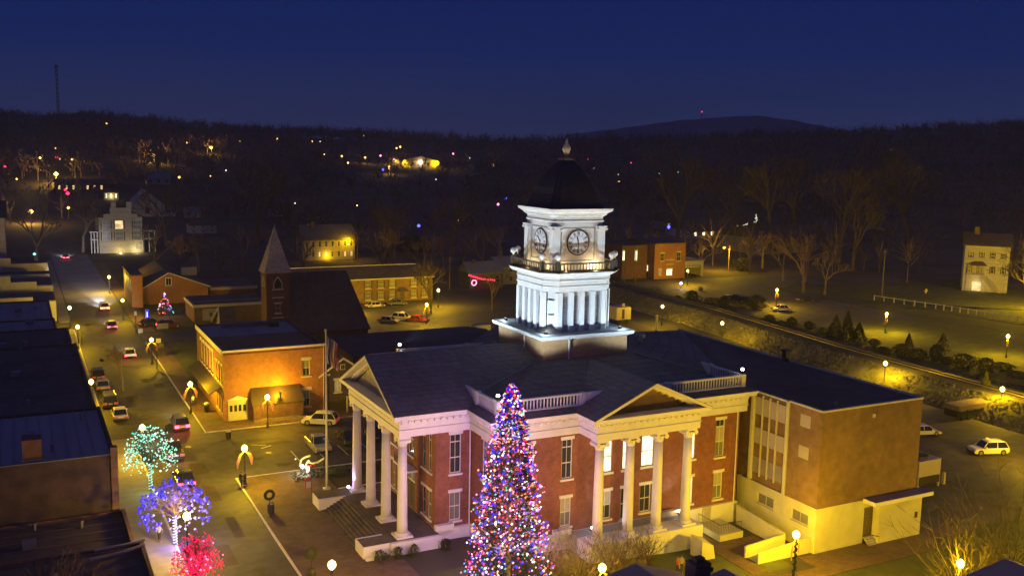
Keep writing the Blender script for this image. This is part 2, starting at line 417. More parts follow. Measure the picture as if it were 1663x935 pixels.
# ================================================================== GROUND
XS = sorted(set([-3000, -1800, -1000, -600, -400, -250, -150, -100, -60, -30, -15, 0]+list(range(6, 37, 6))+[36, 42, 48, 54, 60, 66, 72, 78, 84, 90, 96, 102]+list(range(112, 320, 12))+[340, 380, 430, 480, 540, 600, 700, 800, 950, 1100, 1300, 1600, 2000, 3000]))
YS = sorted(set([-300, -100, -40, 0, 20, 40, 50, 60, 70, 80, 90, 96, 102]+list(range(112, 320, 12))+[340, 360, 390, 420, 460, 500, 550, 600, 660, 720, 800, 900, 1000, 1100, 1250, 1400, 1700, 2200, 3000, 3500]))
XS = sorted(set(XS) | set(range(-250, 900, 50))); YS = sorted(set(YS) | set(range(300, 1300, 50)))
def ground_obj():
    vs = [(x, y, gh(x, y)) for y in YS for x in XS]; nx = len(XS)
    fs = [(j*nx+i, j*nx+i+1, (j+1)*nx+i+1, (j+1)*nx+i) for j in range(len(YS)-1) for i in range(nx-1)]
    o = link('ground', MB().add(vs, fs).mesh('ground', 'earth'), kind='structure')
    o.data.materials.append(MATS['woodfloor'])
    for p in o.data.polygons:
        if math.hypot(p.center.x, p.center.y) > 300: p.material_index = 1
    return o
ground_obj()
def sheet(name, m, rects, lift):
    """paving laid on the ground, cut on the ground's own grid lines"""
    mb = MB()
    for x0, y0, x1, y1 in rects:
        xs = sorted({x0, x1, *[x for x in XS if x0 < x < x1]}); ys = sorted({y0, y1, *[y for y in YS if y0 < y < y1]})
        for a, b in zip(xs, xs[1:]):
            for c, d in zip(ys, ys[1:]):
                mb.add([(a, c, gh(a, c)+lift), (b, c, gh(b, c)+lift), (b, d, gh(b, d)+lift), (a, d, gh(a, d)+lift)], [(0, 1, 2, 3)])
    return link(name, mb.mesh(name, m), kind='structure')
sheet('road', 'asphalt', [(11.6, 20, 19.9, 124), (9.0, 124, 19.9, 240), (19.9, 104, 112, 123), (19.9, 186, 60, 196), (-60, 205, 9.0, 213)], .012)
sheet('parking_lot', 'oldasphalt', [(80, 40, 119.5, 104), (84, 123, 119.5, 200), (60, 176, 84, 214), (150, 152, 186, 205), (133, 205, 215, 228), (36, 30, 80, 55)], .008)
sheet('lawn', 'grass', [(30, 62.5, 62, 73), (40, 98, 80, 103.6), (23, 150, 34, 184), (23, 197, 44, 232), (142, 60, 187, 151.9), (189, 100, 260, 200), (79.3, 48, 100, 61.3), (56, 53.5, 79.2, 59.5)], .016)
sheet('road', 'paleconcrete', [(9.0, 240, 19.9, 345)], .012)  # headlight-lit stretch of the far street, its brightness put into the paler surface
# pavements: brick paving standing a kerb's height proud, with a pale kerb stone along the road
def pavement(rects, m='paver', name='pavement', h=.12):
    mb = MB()
    for x0, y0, x1, y1 in rects:
        xs = sorted({x0, x1, *[x for x in XS if x0 < x < x1]}); ys = sorted({y0, y1, *[y for y in YS if y0 < y < y1]})
        for a, b in zip(xs, xs[1:]):
            for c, d in zip(ys, ys[1:]):
                z = [gh(a, c), gh(b, c), gh(b, d), gh(a, d)]; p = [(a, c), (b, c), (b, d), (a, d)]
                mb.add([(q[0], q[1], k+h) for q, k in zip(p, z)]+[(q[0], q[1], k-.05) for q, k in zip(p, z)],
                       [(0, 1, 2, 3), (1, 0, 4, 5), (2, 1, 5, 6), (3, 2, 6, 7), (0, 3, 7, 4)])
    return link(name, mb.mesh(name, m), kind='structure')
pavement([(20.15, 56, 29.2, 103.85), (20.15, 123.3, 23.15, 150), (23.15, 123.3, 46, 127.1), (20.15, 150, 23, 185.8), (20.15, 196.2, 23, 320)])
pavement([(6.5, 20, 11.35, 124), (6.5, 124, 8.7, 204.8), (6.5, 213.2, 8.7, 330)], 'paleconcrete', 'pavement', .12)
pavement([(29.2, 59.6, 79, 61.4), (63.6, 61.4, 84, 63.7), (57.2, 62.6, 58.9, 73.4), (58.9, 66.2, 63.5, 69.6)], 'paver', 'pavement', .06)
def kerb(x0, y0, x1, y1, h=.13):
    mb = MB(); n = max(1, int(max(abs(x1-x0), abs(y1-y0))/3.0))
    o = None
    for i in range(n):
        a, b = (x0+(x1-x0)*i/n, y0+(y1-y0)*i/n) if abs(x1-x0) > abs(y1-y0) else (x0, y0+(y1-y0)*i/n), None
        if abs(x1-x0) > abs(y1-y0): mb.box(x0+(x1-x0)*i/n+.01, y0, gh(x0, y0)-.03, x0+(x1-x0)*(i+1)/n-.01, y1, gh(x0, y0)+h)
        else: mb.box(x0, y0+(y1-y0)*i/n+.01, gh(x0, y0)-.03, x1, y0+(y1-y0)*(i+1)/n-.01, gh(x0, y0)+h)
    return link('kerb', mb.mesh('kerb', 'linepaint'), kind='structure')
kerb(19.93, 56, 20.13, 104); kerb(19.93, 123, 20.13, 186); kerb(11.37, 30, 11.57, 124); kerb(8.72, 124.2, 8.92, 204); kerb(20.2, 103.87, 112, 104.0); kerb(20.2, 123.02, 84, 123.2)
# worn repairs, manholes
rg = random.Random(12); pt_ = MB(); mh = MB()
for i in range(34):
    x0 = rg.uniform(10, 17.5); y0 = rg.uniform(62, 220); w_, l_ = rg.uniform(.5, 1.8), rg.uniform(1.2, 6); x0 = max(x0, 12 if y0 < 124 else 9.2); x1 = min(x0+w_, 19.5)
    pt_.face((x0, y0, .018), (x1, y0+rg.uniform(-.2, .2), .018), (x1+rg.uniform(-.1, .1), y0+l_, .018), (x0+rg.uniform(-.1, .1), y0+l_+.1, .018))
for i in range(16):
    x0 = rg.uniform(22, 60); y0 = rg.uniform(105.5, 119); pt_.face((x0, y0, .018), (x0+rg.uniform(1, 5), y0, .018), (x0+rg.uniform(1, 5), y0+rg.uniform(.5, 1.6), .018), (x0, y0+rg.uniform(.5, 1.6), .018))
link('road_patches', pt_.mesh('road_patches', 'sleeper'), kind='structure')
for x0, y0 in ((15.2, 96), (17.1, 118), (13.4, 135), (16.2, 160), (25.5, 112), (14.5, 190), (16.4, 78)): mh.cyl(x0, y0, .013, .024, .38, n=14)
link('manhole_covers', mh.mesh('manhole_covers', 'bronze'), kind='structure')
# painted markings
mk = MB()
def mark(a, b, w, z=.022):
    a = Vector(a); b = Vector(b); d = (b-a).normalized(); n = Vector((-d.y, d.x))*w/2
    mk.face((a.x-n.x, a.y-n.y, z), (b.x-n.x, b.y-n.y, z), (b.x+n.x, b.y+n.y, z), (a.x+n.x, a.y+n.y, z))
def pm(p0, p1, w=.14):
    a = P(*p0); b = P(*p1); mark((a.x, a.y), (b.x, b.y), w)
pm((408, 722), (432, 723)); pm((424, 728), (440, 723), .2)
for i in range(6): mark((28+i*2.9, 107.2), (28+i*2.9, 111.5), .12)
for i in range(7): mark((152, 118+i*10.5), (152+5, 118+i*10.5), .14)
link('road_markings', mk.mesh('road_markings', 'linepaint'), kind='structure')

# ================================================================== COURTHOUSE
ZP, ZA, ZF, ZC, ZT = 1.2, 10.7, 11.4, 12.1, 12.85     # plinth top, architrave, frieze, cornice, roof edge
cx, cy = 50.6, 86.4
CH = thing('courthouse', 'red brick courthouse with white columned porticos below a white clock tower', 'courthouse', (50, 84, 0))
ENT = [(29.35, 78.2), (36.3, 78.2), (36.3, 73.1), (45.0, 73.1), (45.0, 70.1), (56.5, 70.1), (56.5, 73.1), (64.8, 73.1), (64.8, 98.3), (36.3, 98.3), (36.3, 92.8), (29.35, 92.8)]
WPOLY = [(33.3, 79.2), (36.9, 79.2), (36.9, 73.6), (64.3, 73.6), (64.3, 97.8), (36.9, 97.8), (36.9, 91.8), (33.3, 91.8)]
WH = 3.9; WW = 1.15; ZU, ZL = 6.35, 1.75; HU, HL = 3.75, 2.75
wins = []   # side, c, u, z, w, h, opts
def ww(side, c, u, z, w, h, **k): wins.append((side, c, u, z, w, h, k))
for u in (35.3,):
    ww('S', 79.2, u, ZU, WW, HU, trans=.75, cols=2); ww('S', 79.2, u, ZL, WW, HL, pane='curtain', cols=2)
for u in (40.0, 44.15-.1):
    ww('S', 73.6, u, ZU, WW, HU, trans=.75, cols=2); ww('S', 73.6, u, ZL, WW, HL, upper='blind', pane='curtain')
LP = dict(pane='litpale', lit=True, trans=.75)
ww('S', 73.6, 48.3, ZU, 1.45, HU, **LP); ww('S', 73.6, 50.75, ZU, 1.1, HU, **LP); ww('S', 73.6, 53.1, ZU, 1.45, HU, **LP); ww('S', 73.6, 58.15, ZU, 1.3, HU, **LP)
ww('S', 73.6, 48.4, ZL, 1.3, HL, upper='blind', pane='glass'); ww('S', 73.6, 50.75, ZL-.4, 1.2, HL+.4, pane='glass'); ww('S', 73.6, 53.0, ZL, 1.3, HL, pane='glass'); ww('S', 73.6, 58.15, ZL, 1.2, HL, pane='litpale')
ww('S', 73.6, 61.9, ZU-.2, WW, HU+.1, trans=.75, upper='blind', pane='curtain'); ww('S', 73.6, 61.9, ZL, WW, HL, upper='blind', pane='curtain')
for v in (80.6, 82.0, 89.0, 90.4):
    ww('W', 33.3, v, ZU, .95, HU, trans=.75); ww('W', 33.3, v, ZL, .95, HL)
for v in (76.3,): ww('W', 36.9, v, ZU, .95, HU, trans=.75); ww('W', 36.9, v, ZL, .95, HL)
ww('W', 33.3, 85.5, ZU+.2, 1.5, HU-.6, rows=2)
mb = MB(); edges = [('S', 79.2, 33.3, 36.9), ('W', 36.9, 73.6, 79.2), ('S', 73.6, 36.9, 64.3), ('E', 64.3, 73.6, 97.8), ('N', 97.8, 36.9, 64.3), ('W', 36.9, 91.8, 97.8), ('N', 91.8, 33.3, 36.9), ('W', 33.3, 79.2, 91.8)]
DOOR = (84.35, 86.65, ZP+.02, ZP+4.2)
for sd, c, u0, u1 in edges:
    hs = [(u-w/2, u+w/2, z, z+h) for s2, c2, u, z, w, h, k in wins if s2 == sd and abs(c2-c) < .01 and u0 < u < u1]
    if sd == 'W' and c == 33.3: hs.append(DOOR)
    wall(mb, sd, c, u0, u1, ZP, ZA+.3, hs)
mb.build('wall', 'redbrick', CH)
for s2, c2, u, z, w, h, k in wins: window(CH, s2, c2, u, z, w, h, **k)
# front door
d = MB().box(33.46, 84.35, ZP+.02, 33.54, 86.65, ZP+4.2).build('door', 'white', CH)
for y0 in (84.5, 85.58): sub(d, 'door_leaf', MB().box(33.40, y0, ZP+.1, 33.45, y0+.95, ZP+2.6), 'darksiding'); sub(d, 'pane', MB().box(33.43, y0+.05, ZP+2.8, 33.455, y0+.9, ZP+4.0), 'curtain')
# small white balcony above the front door
MB().box(32.2, 83.6, 5.35, 33.28, 87.4, 5.55).build('balcony_floor', 'white', CH)
mb = MB(); mb.box(32.2, 83.6, 6.35, 32.3, 87.4, 6.45)
for i in range(14): mb.box(32.22, 83.65+i*.28, 5.56, 32.28, 83.71+i*.28, 6.34)
mb.build('balcony_railing', 'iron', CH)
# basement wall under the brickwork (white), water-table moulding
mb = MB(); band(mb, WPOLY, [(.12, -3.0), (.12, 1.0), (.2, 1.05), (.2, 1.16), (.02, 1.198)]); mb.build('basement_wall', 'white', CH)
# entablature with architrave, frieze, dentils, cornice
mb = MB(); band(mb, ENT, [(0, ZA), (0, ZF-.12), (.1, ZF-.06), (.1, ZF), (.02, ZF+.02), (.02, ZC), (.22, ZC+.16), (.22, ZC+.2), (.6, ZC+.28), (.62, ZC+.48), (.72, ZC+.6), (.75, ZT)])
mb.build('entablature', 'white', CH)
mb = MB(); mb.box(33.6, 79, ZA-.1, 64, 92, ZA+.1)
mb = MB(); E2 = offset(ENT, .05)
for i in range(len(E2)):
    a, b = Vector(E2[i]), Vector(E2[(i+1) % len(E2)]); L = (b-a).length; n = int(L/.62); dr = (b-a)/L; nn = Vector((dr.y, -dr.x))
    for k in range(n):
        p = a+dr*((k+.5)*L/n); q = p+nn*.22
        mb.box(min(p.x, q.x)-abs(dr.x)*.13, min(p.y, q.y)-abs(dr.y)*.13, ZC-.12, max(p.x, q.x)+abs(dr.x)*.13, max(p.y, q.y)+abs(dr.y)*.13, ZC+.13)
mb.build('dentils', 'white', CH, kind='stuff')
# plinths of the two porticos
MB().box(28.4, 77.6, -.05, 33.25, 79.9, ZP).build('plinth', 'white', CH)
MB().box(25.9, 77.9, -.05, 28.39, 80.2, ZP-.004).build('cheek_wall', 'white', CH)
MB().box(28.4, 91.2, -.05, 33.25, 93.6, ZP).build('plinth', 'white', CH)
MB().box(25.6, 90.9, -.05, 28.39, 93.3, ZP-.004).build('cheek_wall', 'white', CH)
MB().box(28.4, 79.91, -.05, 33.25, 91.19, ZP-.003).build('porch_floor', 'stepstone', CH)
MB().box(25.95, 77.95, ZP, 33.2, 79.88, ZP+.012).build('coping', 'stepstone', CH); MB().box(25.65, 91.22, ZP, 33.2, 93.25, ZP+.012).build('coping', 'stepstone', CH)
for k in range(7):
    MB().box(26.0+k*.345, 80.22, -.05, 28.38, 90.88, .168*(k+1)).build('step', 'stepstone', CH)
for yy in (83.6, 87.3):
    mb = MB(); mb.tube((26.0, yy, 1.0), (28.5, yy, 2.1), .05)
    for t in (0, .33, .66, 1): mb.tube((26.0+2.5*t, yy, .16+t*1.0), (26.0+2.5*t, yy, 1.0+1.1*t), .035)
    mb.build('handrail', 'iron', CH)
MB().box(44.4, 69.7, -2.0, 57.1, 71.9, ZP).build('plinth', 'white', CH)
MB().box(44.45, 71.91, -2.0, 57.05, 73.45, ZP-.004).build('porch_floor', 'slabroof', CH)
for x, y in ((34.0, 78.7), (43.4, 73.1), (55.4, 72.9)): MB().box(x-.9, y-.25, ZP+.004, x+.9, y+.25, ZP+.55).build('bench_block', 'white', CH)
# columns
def column(x, y, face):
    h = ZA-ZP
    sh = link('column', cached('colshaft', lambda: MB().lathe(0, 0, [(.50, .42), (.49, 1.2), (.47, 3.5), (.43, 6.5), (.40, h-.95)], 18).mesh('column', 'white', True)), CH, loc=(x, y, ZP), rz=face)
    link('base', cached('colbase', lambda: MB().box(-.78, -.78, .002, .78, .78, .2).lathe(0, 0, [(.7, .2), (.72, .27), (.62, .34), (.56, .42)], 18).mesh('base', 'white')), sh)
    def cap():
        m = MB().lathe(0, 0, [(.40, h-.95), (.46, h-.8), (.44, h-.62), (.56, h-.35)], 14).box(-.58, -.58, h-.22, .58, .58, h-.004)
        for sx in (-1, 1):
            m.tube((sx*.50, -.56, h-.42), (sx*.50, .56, h-.42), .23, n=10)
        return m.mesh('capital', 'white')
    link('capital', cached('colcap', cap), sh)
for y in (78.95, 83.3, 87.7, 92.05): column(29.95, y, math.pi/2)
for x in (45.75, 49.05, 52.25, 55.65): column(x, 70.75, 0)
for x in ():   # pilasters behind the side portico columns, and wall-end pilasters
    MB().box(x-.35, 73.38, ZP, x+.35, 73.59, ZA-.01).build('pilaster', 'white', CH)
# pediments: tympanum, raking cornices, roof
RZ = 16.75
def ped(axis, c0, c1, front, back, zr, tymp):
    """axis 'x': gable looks along -x; c0..c1 the width, front = outer plane"""
    cm = (c0+c1)/2; o = .75
    tri = [(c0, ZT-.55), (c1, ZT-.55), (cm, zr-.55)]
    def pt(u, d, z): return (d, u, z) if axis == 'x' else (u, d, z)
    t = MB(); a = [pt(u, front+.55, z) for u, z in tri]; b = [pt(u, front+.85, z) for u, z in tri]
    t.add(a+b, [(0, 1, 2) if axis == 'y' else (2, 1, 0), (3, 4, 5) if axis == 'x' else (5, 4, 3), (0, 3, 4, 1), (1, 4, 5, 2), (2, 5, 3, 0)])
    t.build('tympanum', tymp, CH)
    w = (c1-c0)/2+o; sl = (zr-ZT)/w
    r = MB()
    for sg in (-1, 1):     # raking cornice: stepped beam under the roof edge
        for (d0, d1, dz0, dz1) in ((-o, -.05, -.32, -.02), (-.04, .54, -.62, -.03)):
            e0, e1 = cm+sg*w, cm
            z0, z1 = ZT, zr
            vs = [pt(e0, front+d0, z0+dz0), pt(e0, front+d1, z0+dz0), pt(e1, front+d1, z1+dz0), pt(e1, front+d0, z1+dz0),
                  pt(e0, front+d0, z0+dz1+.02), pt(e0, front+d1, z0+dz1+.02), pt(e1, front+d1, z1+dz1+.02), pt(e1, front+d0, z1+dz1+.02)]
            r.add(vs, [(3, 2, 1, 0), (4, 5, 6, 7), (0, 1, 5, 4), (1, 2, 6, 5), (2, 3, 7, 6), (3, 0, 4, 7)])
    r.build('raking_cornice', 'white', CH)
    dn = MB()
    for sg in (-1, 1):
        n = int(w/.66)
        for k in range(1, n):
            u = cm+sg*w*(1-k/n); z = ZT+(zr-ZT)*k/n-.62
            p = pt(u-.12, front+.1, z-.12); q = pt(u+.12, front+.45, z+.1); dn.box(p[0], p[1], p[2], q[0], q[1], q[2])
    dn.build('modillions', 'white', CH, kind='stuff')
    f = MB()
    e0, e1 = cm-w, cm+w
    for sg in (-1, 1):
        e = cm+sg*w
        f.slab([pt(e, front-o-.04, ZT+.02), pt(e, back, ZT+.02), pt(cm, back, zr+.02), pt(cm, front-o-.04, zr+.02)], .05)
    f.build('gable_roof', 'roof', CH)
ped('x', 78.2, 92.8, 29.35, 47.0, RZ+.1, 'cream')
ped('y', 45.0, 56.5, 70.1, 81.0, 15.7, 'annexbrick')
rd = MB().torus((29.86, 85.5, 14.7), .55, .12, 18, 6, 'x').build('roundel', 'white', CH)
sub(rd, 'pane', MB().tube((29.84, 85.5, 14.7), (29.9, 85.5, 14.7), .5, n=16), 'blind')
# main roof
A0, A1, B0, B1 = 35.9, 65.2, 72.8, 98.7
mb = MB()
i0, i1, j0, j1 = 36.75, 64.35, 73.5, 98.0
def rect(x0, y0, x1, y1, z): return [(x0, y0, z), (x1, y0, z), (x1, y1, z), (x0, y1, z)]
def ringfaces(mb, a, b):
    for k in range(4): mb.face(a[k], a[(k+1) % 4], b[(k+1) % 4], b[k])
base = rect(35.6, 72.4, 65.5, 99.0, ZT-.02); low = rect(i0, j0, i1, j1, ZT+.45); top = rect(45.2, 81.0, 56.0, 91.8, 15.75)
ringfaces(mb, base, low); ringfaces(mb, low, top); mb.face(*top)
mb.build('main_roof', 'roof', CH)
mb = MB(); T1, T2 = (56.0, 81.0, 15.72), (56.0, 91.8, 15.9)
pE, pR, pR2 = (65.6, 77.2, 13.1), (66.3, 94.3, 15.0), (75.4, 98.3, 13.9)
mb.face(T1, pE, pR2, pR, T2); mb.face((65.6, 77.2, 12.5), (75.4, 98.3, 12.5), pR2, pE); mb.face(pR2, (70, 104, 12.6), (45, 104, 12.6), T2, pR); mb.face((75.4, 98.3, 12.5), (70, 104, 12.5), pR2)
mb.build('rear_hip_roof', 'roof', CH)
MB().box(36.9, 97.85, -1, 64.3, 103.9, 12.6).build('rear_wing', 'redbrick', CH)
# hip caps (pale ridge flashing)
for a_, b_ in (((38.0, 79.0, 14.15), (44.6, 81.3, 15.72)), ((64.2, 73.7, 13.35), (56.1, 81.0, 15.8)), ((29, 85.5, RZ+.14), (45, 85.5, RZ+.14))): MB().tube(a_, b_, .065).build('ridge_flashing', 'metalroof', CH)
# balustrades on the parapet: rail, base, end block, balusters
def balustrade(pts, tip0=None, tip1=None):
    zb, zt = ZT+.42, ZT+1.55
    o = None; m = MB(); bl = MB()
    for (x0, y0), (x1, y1) in zip(pts, pts[1:]):
        ax = abs(x1-x0) > abs(y1-y0); L = max(abs(x1-x0), abs(y1-y0))
        X0, X1 = min(x0, x1), max(x0, x1); Y0, Y1 = min(y0, y1), max(y0, y1)
        if ax: m.box(X0, y0-.16, zt-.17, X1, y0+.16, zt); m.box(X0, y0-.14, zb-.25, X1, y0+.14, zb+.1)
        else: m.box(x0-.155, Y0, zt-.172, x0+.155, Y1, zt-.002); m.box(x0-.135, Y0, zb-.252, x0+.135, Y1, zb+.098)
        n = int(L/.34)
        for k in range(n):
            t = (k+.5)/n; x, y = x0+(x1-x0)*t, y0+(y1-y0)*t; bl.cyl(x, y, zb+.1, zt-.17, .075, .075, 5)
    o = m.build('balustrade', 'white', CH)
    sub(o, 'balusters', bl, 'white', kind='stuff')
    for x, y in pts: sub(o, 'pier', MB().box(x-.24, y-.24, zb-.25, x+.24, y+.24, zt+.06), 'white')
    for (p, tip) in ((pts[0], tip0), (pts[-1], tip1)):
        if tip:
            x, y = p; dx, dy = tip
            w = (.13*(dy != 0), .13*(dx != 0))
            pts3 = [(x-w[0], y-w[1], zb-.2), (x-w[0], y-w[1], zt), (x+dx-w[0], y+dy-w[1], zt), (x+w[0], y+w[1], zb-.2), (x+w[0], y+w[1], zt), (x+dx+w[0], y+dy+w[1], zt)]
            sub(o, 'end_panel', MB().add(pts3, [(0, 1, 2), (5, 4, 3), (0, 3, 4, 1), (1, 4, 5, 2), (2, 5, 3, 0)]), 'white')
balustrade([(36.75, 77.6), (36.75, 73.5), (45.4, 73.5)], (0, 2.6), (2.2, 0))
balustrade([(55.0, 73.5), (64.3, 73.5), (64.3, 78.6)], (-2.0, 0), (0, 1.5))
balustrade([(36.75, 94.2), (36.75, 98.0), (45.0, 98.0)], None, (2.0, 0))
balustrade([(55.0, 98.0), (64.3, 98.0), (64.3, 94.0)], None, None)
# downpipes, vents, aerials on the roof
for x, y, z0, z1 in ((36.75, 79.12, 1.2, ZA), (63.95, 73.5, -1.5, ZA)): MB().cyl(x, y, z0, z1, .07, n=6).build('downpipe', 'white', CH)
p = P(1000, 600, 14.4); MB().lathe(p.x, p.y, [(.3, 14.0), (.3, 14.7), (.55, 14.75), (.5, 15.05), (.1, 15.2)], 10).build('roof_vent', 'metalroof', CH)
p = P(1039, 548, 15.3); MB().lathe(p.x, p.y, [(.35, 14.6), (.35, 15.3), (.6, 15.35), (.55, 15.75), (.1, 15.8)], 10).build('roof_vent', 'metalroof', CH)
p = P(948, 633, 13.6); MB().cyl(p.x, p.y, 12.9, 16.4, .04, .02, 5).build('lightning_rod', 'steel', CH)
p = P(1276, 580, 13.2); MB().box(p.x-.3, p.y-.3, 12.6, p.x+.3, p.y+.3, 13.9).box(p.x-.45, p.y-.45, 13.9, p.x+.45, p.y+.45, 14.1).build('roof_vent', 'black', CH)
# gable at the rear north side seen over the roof
mb = MB(); gable_roof(mb, 45.5, 91, 55.7, 101.6, ZT+.1, 15.6, 'y', .1); mb.build('gable_roof', 'roof', CH)
# roof floodlights on the parapet piers
def floodlight(loc, target, power, col, label, mat='floodlens', ang=50):
    t = thing('floodlight', label, 'floodlight', loc)
    x, y, z = loc
    MB().box(x-.05, y-.05, z-.02, x+.05, y+.05, z+.2).build('bracket', 'iron', t)
    MB().box(x-.16, y-.1, z+.2, x+.16, y+.1, z+.42).build('housing', 'iron', t)
    v = (Vector(target)-Vector((x, y, z+.4))).normalized()
    q = Vector((x, y, z+.42))+v*.05
    MB().ball(q.x, q.y, q.z, .16, 10, 6).build('lens', mat, t)
    spot('lamp', tuple(q+v*.28), target, power, col, ang, .12, t)
COOL = (.66, .86, 1.0)
floodlight((64.3, 73.5, ZT+1.63), (52.4, 84.0, 23.5), TOWER_W, COOL, 'small floodlight on the right front pier of the roof balustrade, aimed at the tower', ang=48)
floodlight((36.75, 73.5, ZT+1.63), (48.8, 84.0, 23.5), TOWER_W*1.1, COOL, 'small floodlight on the left balustrade pier behind the tall lit Christmas tree', ang=48)
floodlight((36.75, 98.0, ZT+1.63), (47.2, 88.0, 23.5), TOWER_W*1.1, COOL, 'small floodlight on the far left corner pier of the roof balustrade', ang=48)
p = P(565, 772, 1.6); floodlight((29.0, 92.05, ZP+.05), (30.2, 89, 9), 420, (.62, .45, 1.0), 'violet floodlight at the foot of the farthest front portico column', 'purplelens', 80)
floodlight((46.2, 72.3, ZP+.05), (50.6, 71.0, 9), 230, (.8, .85, 1.0), 'small white uplight on the side porch floor beside the left column', 'floodlens', 110)
floodlight((56.3, 72.4, ZP+.05), (54.5, 70.9, 8), 260, (.8, .88, 1.0), 'small white uplight on the side porch floor beside the right column', 'floodlens', 110)

# ================================================================== CLOCK TOWER
TW = thing('clock_tower', 'white square clock tower with dark domed roof and gold finial on the courthouse roof', 'clock tower', (cx, cy, 14.5))
def sq(h, c=0):
    if c == 0: return [(cx-h, cy-h), (cx+h, cy-h), (cx+h, cy+h), (cx-h, cy+h)]
    return [(cx-h+c, cy-h), (cx+h-c, cy-h), (cx+h, cy-h+c), (cx+h, cy+h-c), (cx+h-c, cy+h), (cx-h+c, cy+h), (cx-h, cy+h-c), (cx-h, cy-h+c)]
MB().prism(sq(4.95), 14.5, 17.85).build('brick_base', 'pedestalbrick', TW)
mb = MB(); band(mb, sq(5.1), [(0, 17.7), (.3, 17.82), (.38, 17.95), (.4, 18.2)]); mb.build('base_cornice', 'white', TW)
MB().prism(sq(5.38), 18.2, 18.24).build('flat_roof', 'slabroof', TW)
H1, C1 = 4.0, 1.2
zb = 18.24
O1 = sq(H1, C1)
mb = MB(); mb.prism(sq(H1-.35, C1), zb, 22.6); mb.build('lower_stage', 'white', TW)
mb = MB(); band(mb, sq(H1-.05, C1), [(0, 22.3), (0, 22.75), (.1, 22.8), (.1, 22.9), (.02, 22.92), (.02, 23.35), (.14, 23.42), (.14, 23.5), (.06, 23.52), (.06, 23.75), (.55, 23.95), (.75, 24.1), (.8, 24.3)])
mb.build('lower_cornice', 'white', TW)
# pilasters: three slim ones per face and a pair at each corner, with louvred openings between
us = [-2.15, -.72, .72, 2.15]
for side, sg in (('S', 1), ('W', 1), ('E', -1), ('N', -1)):
    cc = (cy if side in 'SN' else cx)-sg*H1; um = cx if side in 'SN' else cy
    for k, du in enumerate((-2.55, -1.25, 0, 1.25, 2.55)):
        w = .26 if 0 < k < 4 else .24
        a = MB()
        if side in 'SN': a.box(um+du-w, min(cc, cc+sg*.34), zb+.002, um+du+w, max(cc, cc+sg*.34), 22.28)
        else: a.box(min(cc, cc+sg*.34), um+du-w, zb+.002, max(cc, cc+sg*.34), um+du+w, 22.28)
        a.build('pilaster', 'white', TW)
    for k in range(4):
        du = -1.9+1.265*k if k < 2 else -1.9+1.265*k
        du = (-1.9, -.63, .63, 1.9)[k]
        m = MB(); pc = cc+sg*.34
        if k in (0, 2) :
            for j in range(15):
                z = zb+.55+j*.2
                if side in 'SN': m.add([(um+du-.27, pc-.10*sg, z), (um+du+.27, pc-.10*sg, z), (um+du+.27, pc-.01*sg, z+.16), (um+du-.27, pc-.01*sg, z+.16)], [(0, 1, 2, 3)])
                else: m.add([(pc-.10*sg, um+du+.27, z), (pc-.10*sg, um+du-.27, z), (pc-.01*sg, um+du-.27, z+.16), (pc-.01*sg, um+du+.27, z+.16)], [(0, 1, 2, 3)])
            if side in 'SN': m.box(um+du-.3, pc-.06*sg, zb+.45, um+du-.27, pc-.005*sg, zb+3.6).box(um+du+.27, pc-.06*sg, zb+.45, um+du+.3, pc-.005*sg, zb+3.6)
            m.build('louvre', 'greysiding', TW)
        else:
            if side in 'SN': m.box(um+du-.24, pc-.02*sg, zb+.5, um+du+.24, pc-.005*sg, zb+3.6)
            else: m.box(pc-.02*sg, um+du-.24, zb+.5, pc-.005*sg, um+du+.24, zb+3.6)
            m.build('panel', 'greysiding', TW)
for sx, sy in ((-1, -1), (1, -1), (-1, 1), (1, 1)):   # chamfered corners: two pilasters and a door-like panel
    c = Vector((cx+sx*(H1-C1/2), cy+sy*(H1-C1/2))); d = Vector((sx, -sy))/math.sqrt(2); n = Vector((sx, sy))/math.sqrt(2)
    for t in (-.62, .62):
        q = c+d*t-n*.30; w = d*.2
        MB().prism([(q.x-w.x, q.y-w.y), (q.x+w.x, q.y+w.y), (q.x+w.x+n.x*.33, q.y+w.y+n.y*.33), (q.x-w.x+n.x*.33, q.y-w.y+n.y*.33)][::(1 if sx*sy < 0 else -1)], zb+.003, 22.27).build('pilaster', 'white', TW)
    q = c-n*.24; w = d*.36
    for z0, z1 in ((zb+1.9, zb+3.2), (zb+.2, zb+1.7)):
        MB().prism([(q.x-w.x, q.y-w.y), (q.x+w.x, q.y+w.y), (q.x+w.x+n.x*.06, q.y+w.y+n.y*.06), (q.x-w.x+n.x*.06, q.y-w.y+n.y*.06)][::(1 if sx*sy < 0 else -1)], z0, z1).build('panel', 'white', TW)
# dark hipped flashing at the front corner on the flat roof and the white downpipes
q = (cx-4.35, cy-4.35)
MB().add([(q[0]-.15, q[1]-.15, 18.26), (q[0]+1.9, q[1]-.3, 18.26), (q[0]+1.2, q[1]+1.2, 18.9), (q[0]-.3, q[1]+1.9, 18.26), (q[0]+.7, q[1]+.7, 18.95)], [(0, 1, 4), (1, 2, 4), (2, 3, 4), (3, 0, 4)]).build('corner_flashing', 'roof', TW)
for x, y in ((cx-2.2, cy-5.3), (cx-5.3, cy-1.6)):
    MB().cyl(x, y, 14.9, 17.75, .08, n=6).tube((x, y, 17.7), (x*.9+cx*.1, y*.9+cy*.1, 18.3), .07).build('downpipe', 'white', TW)
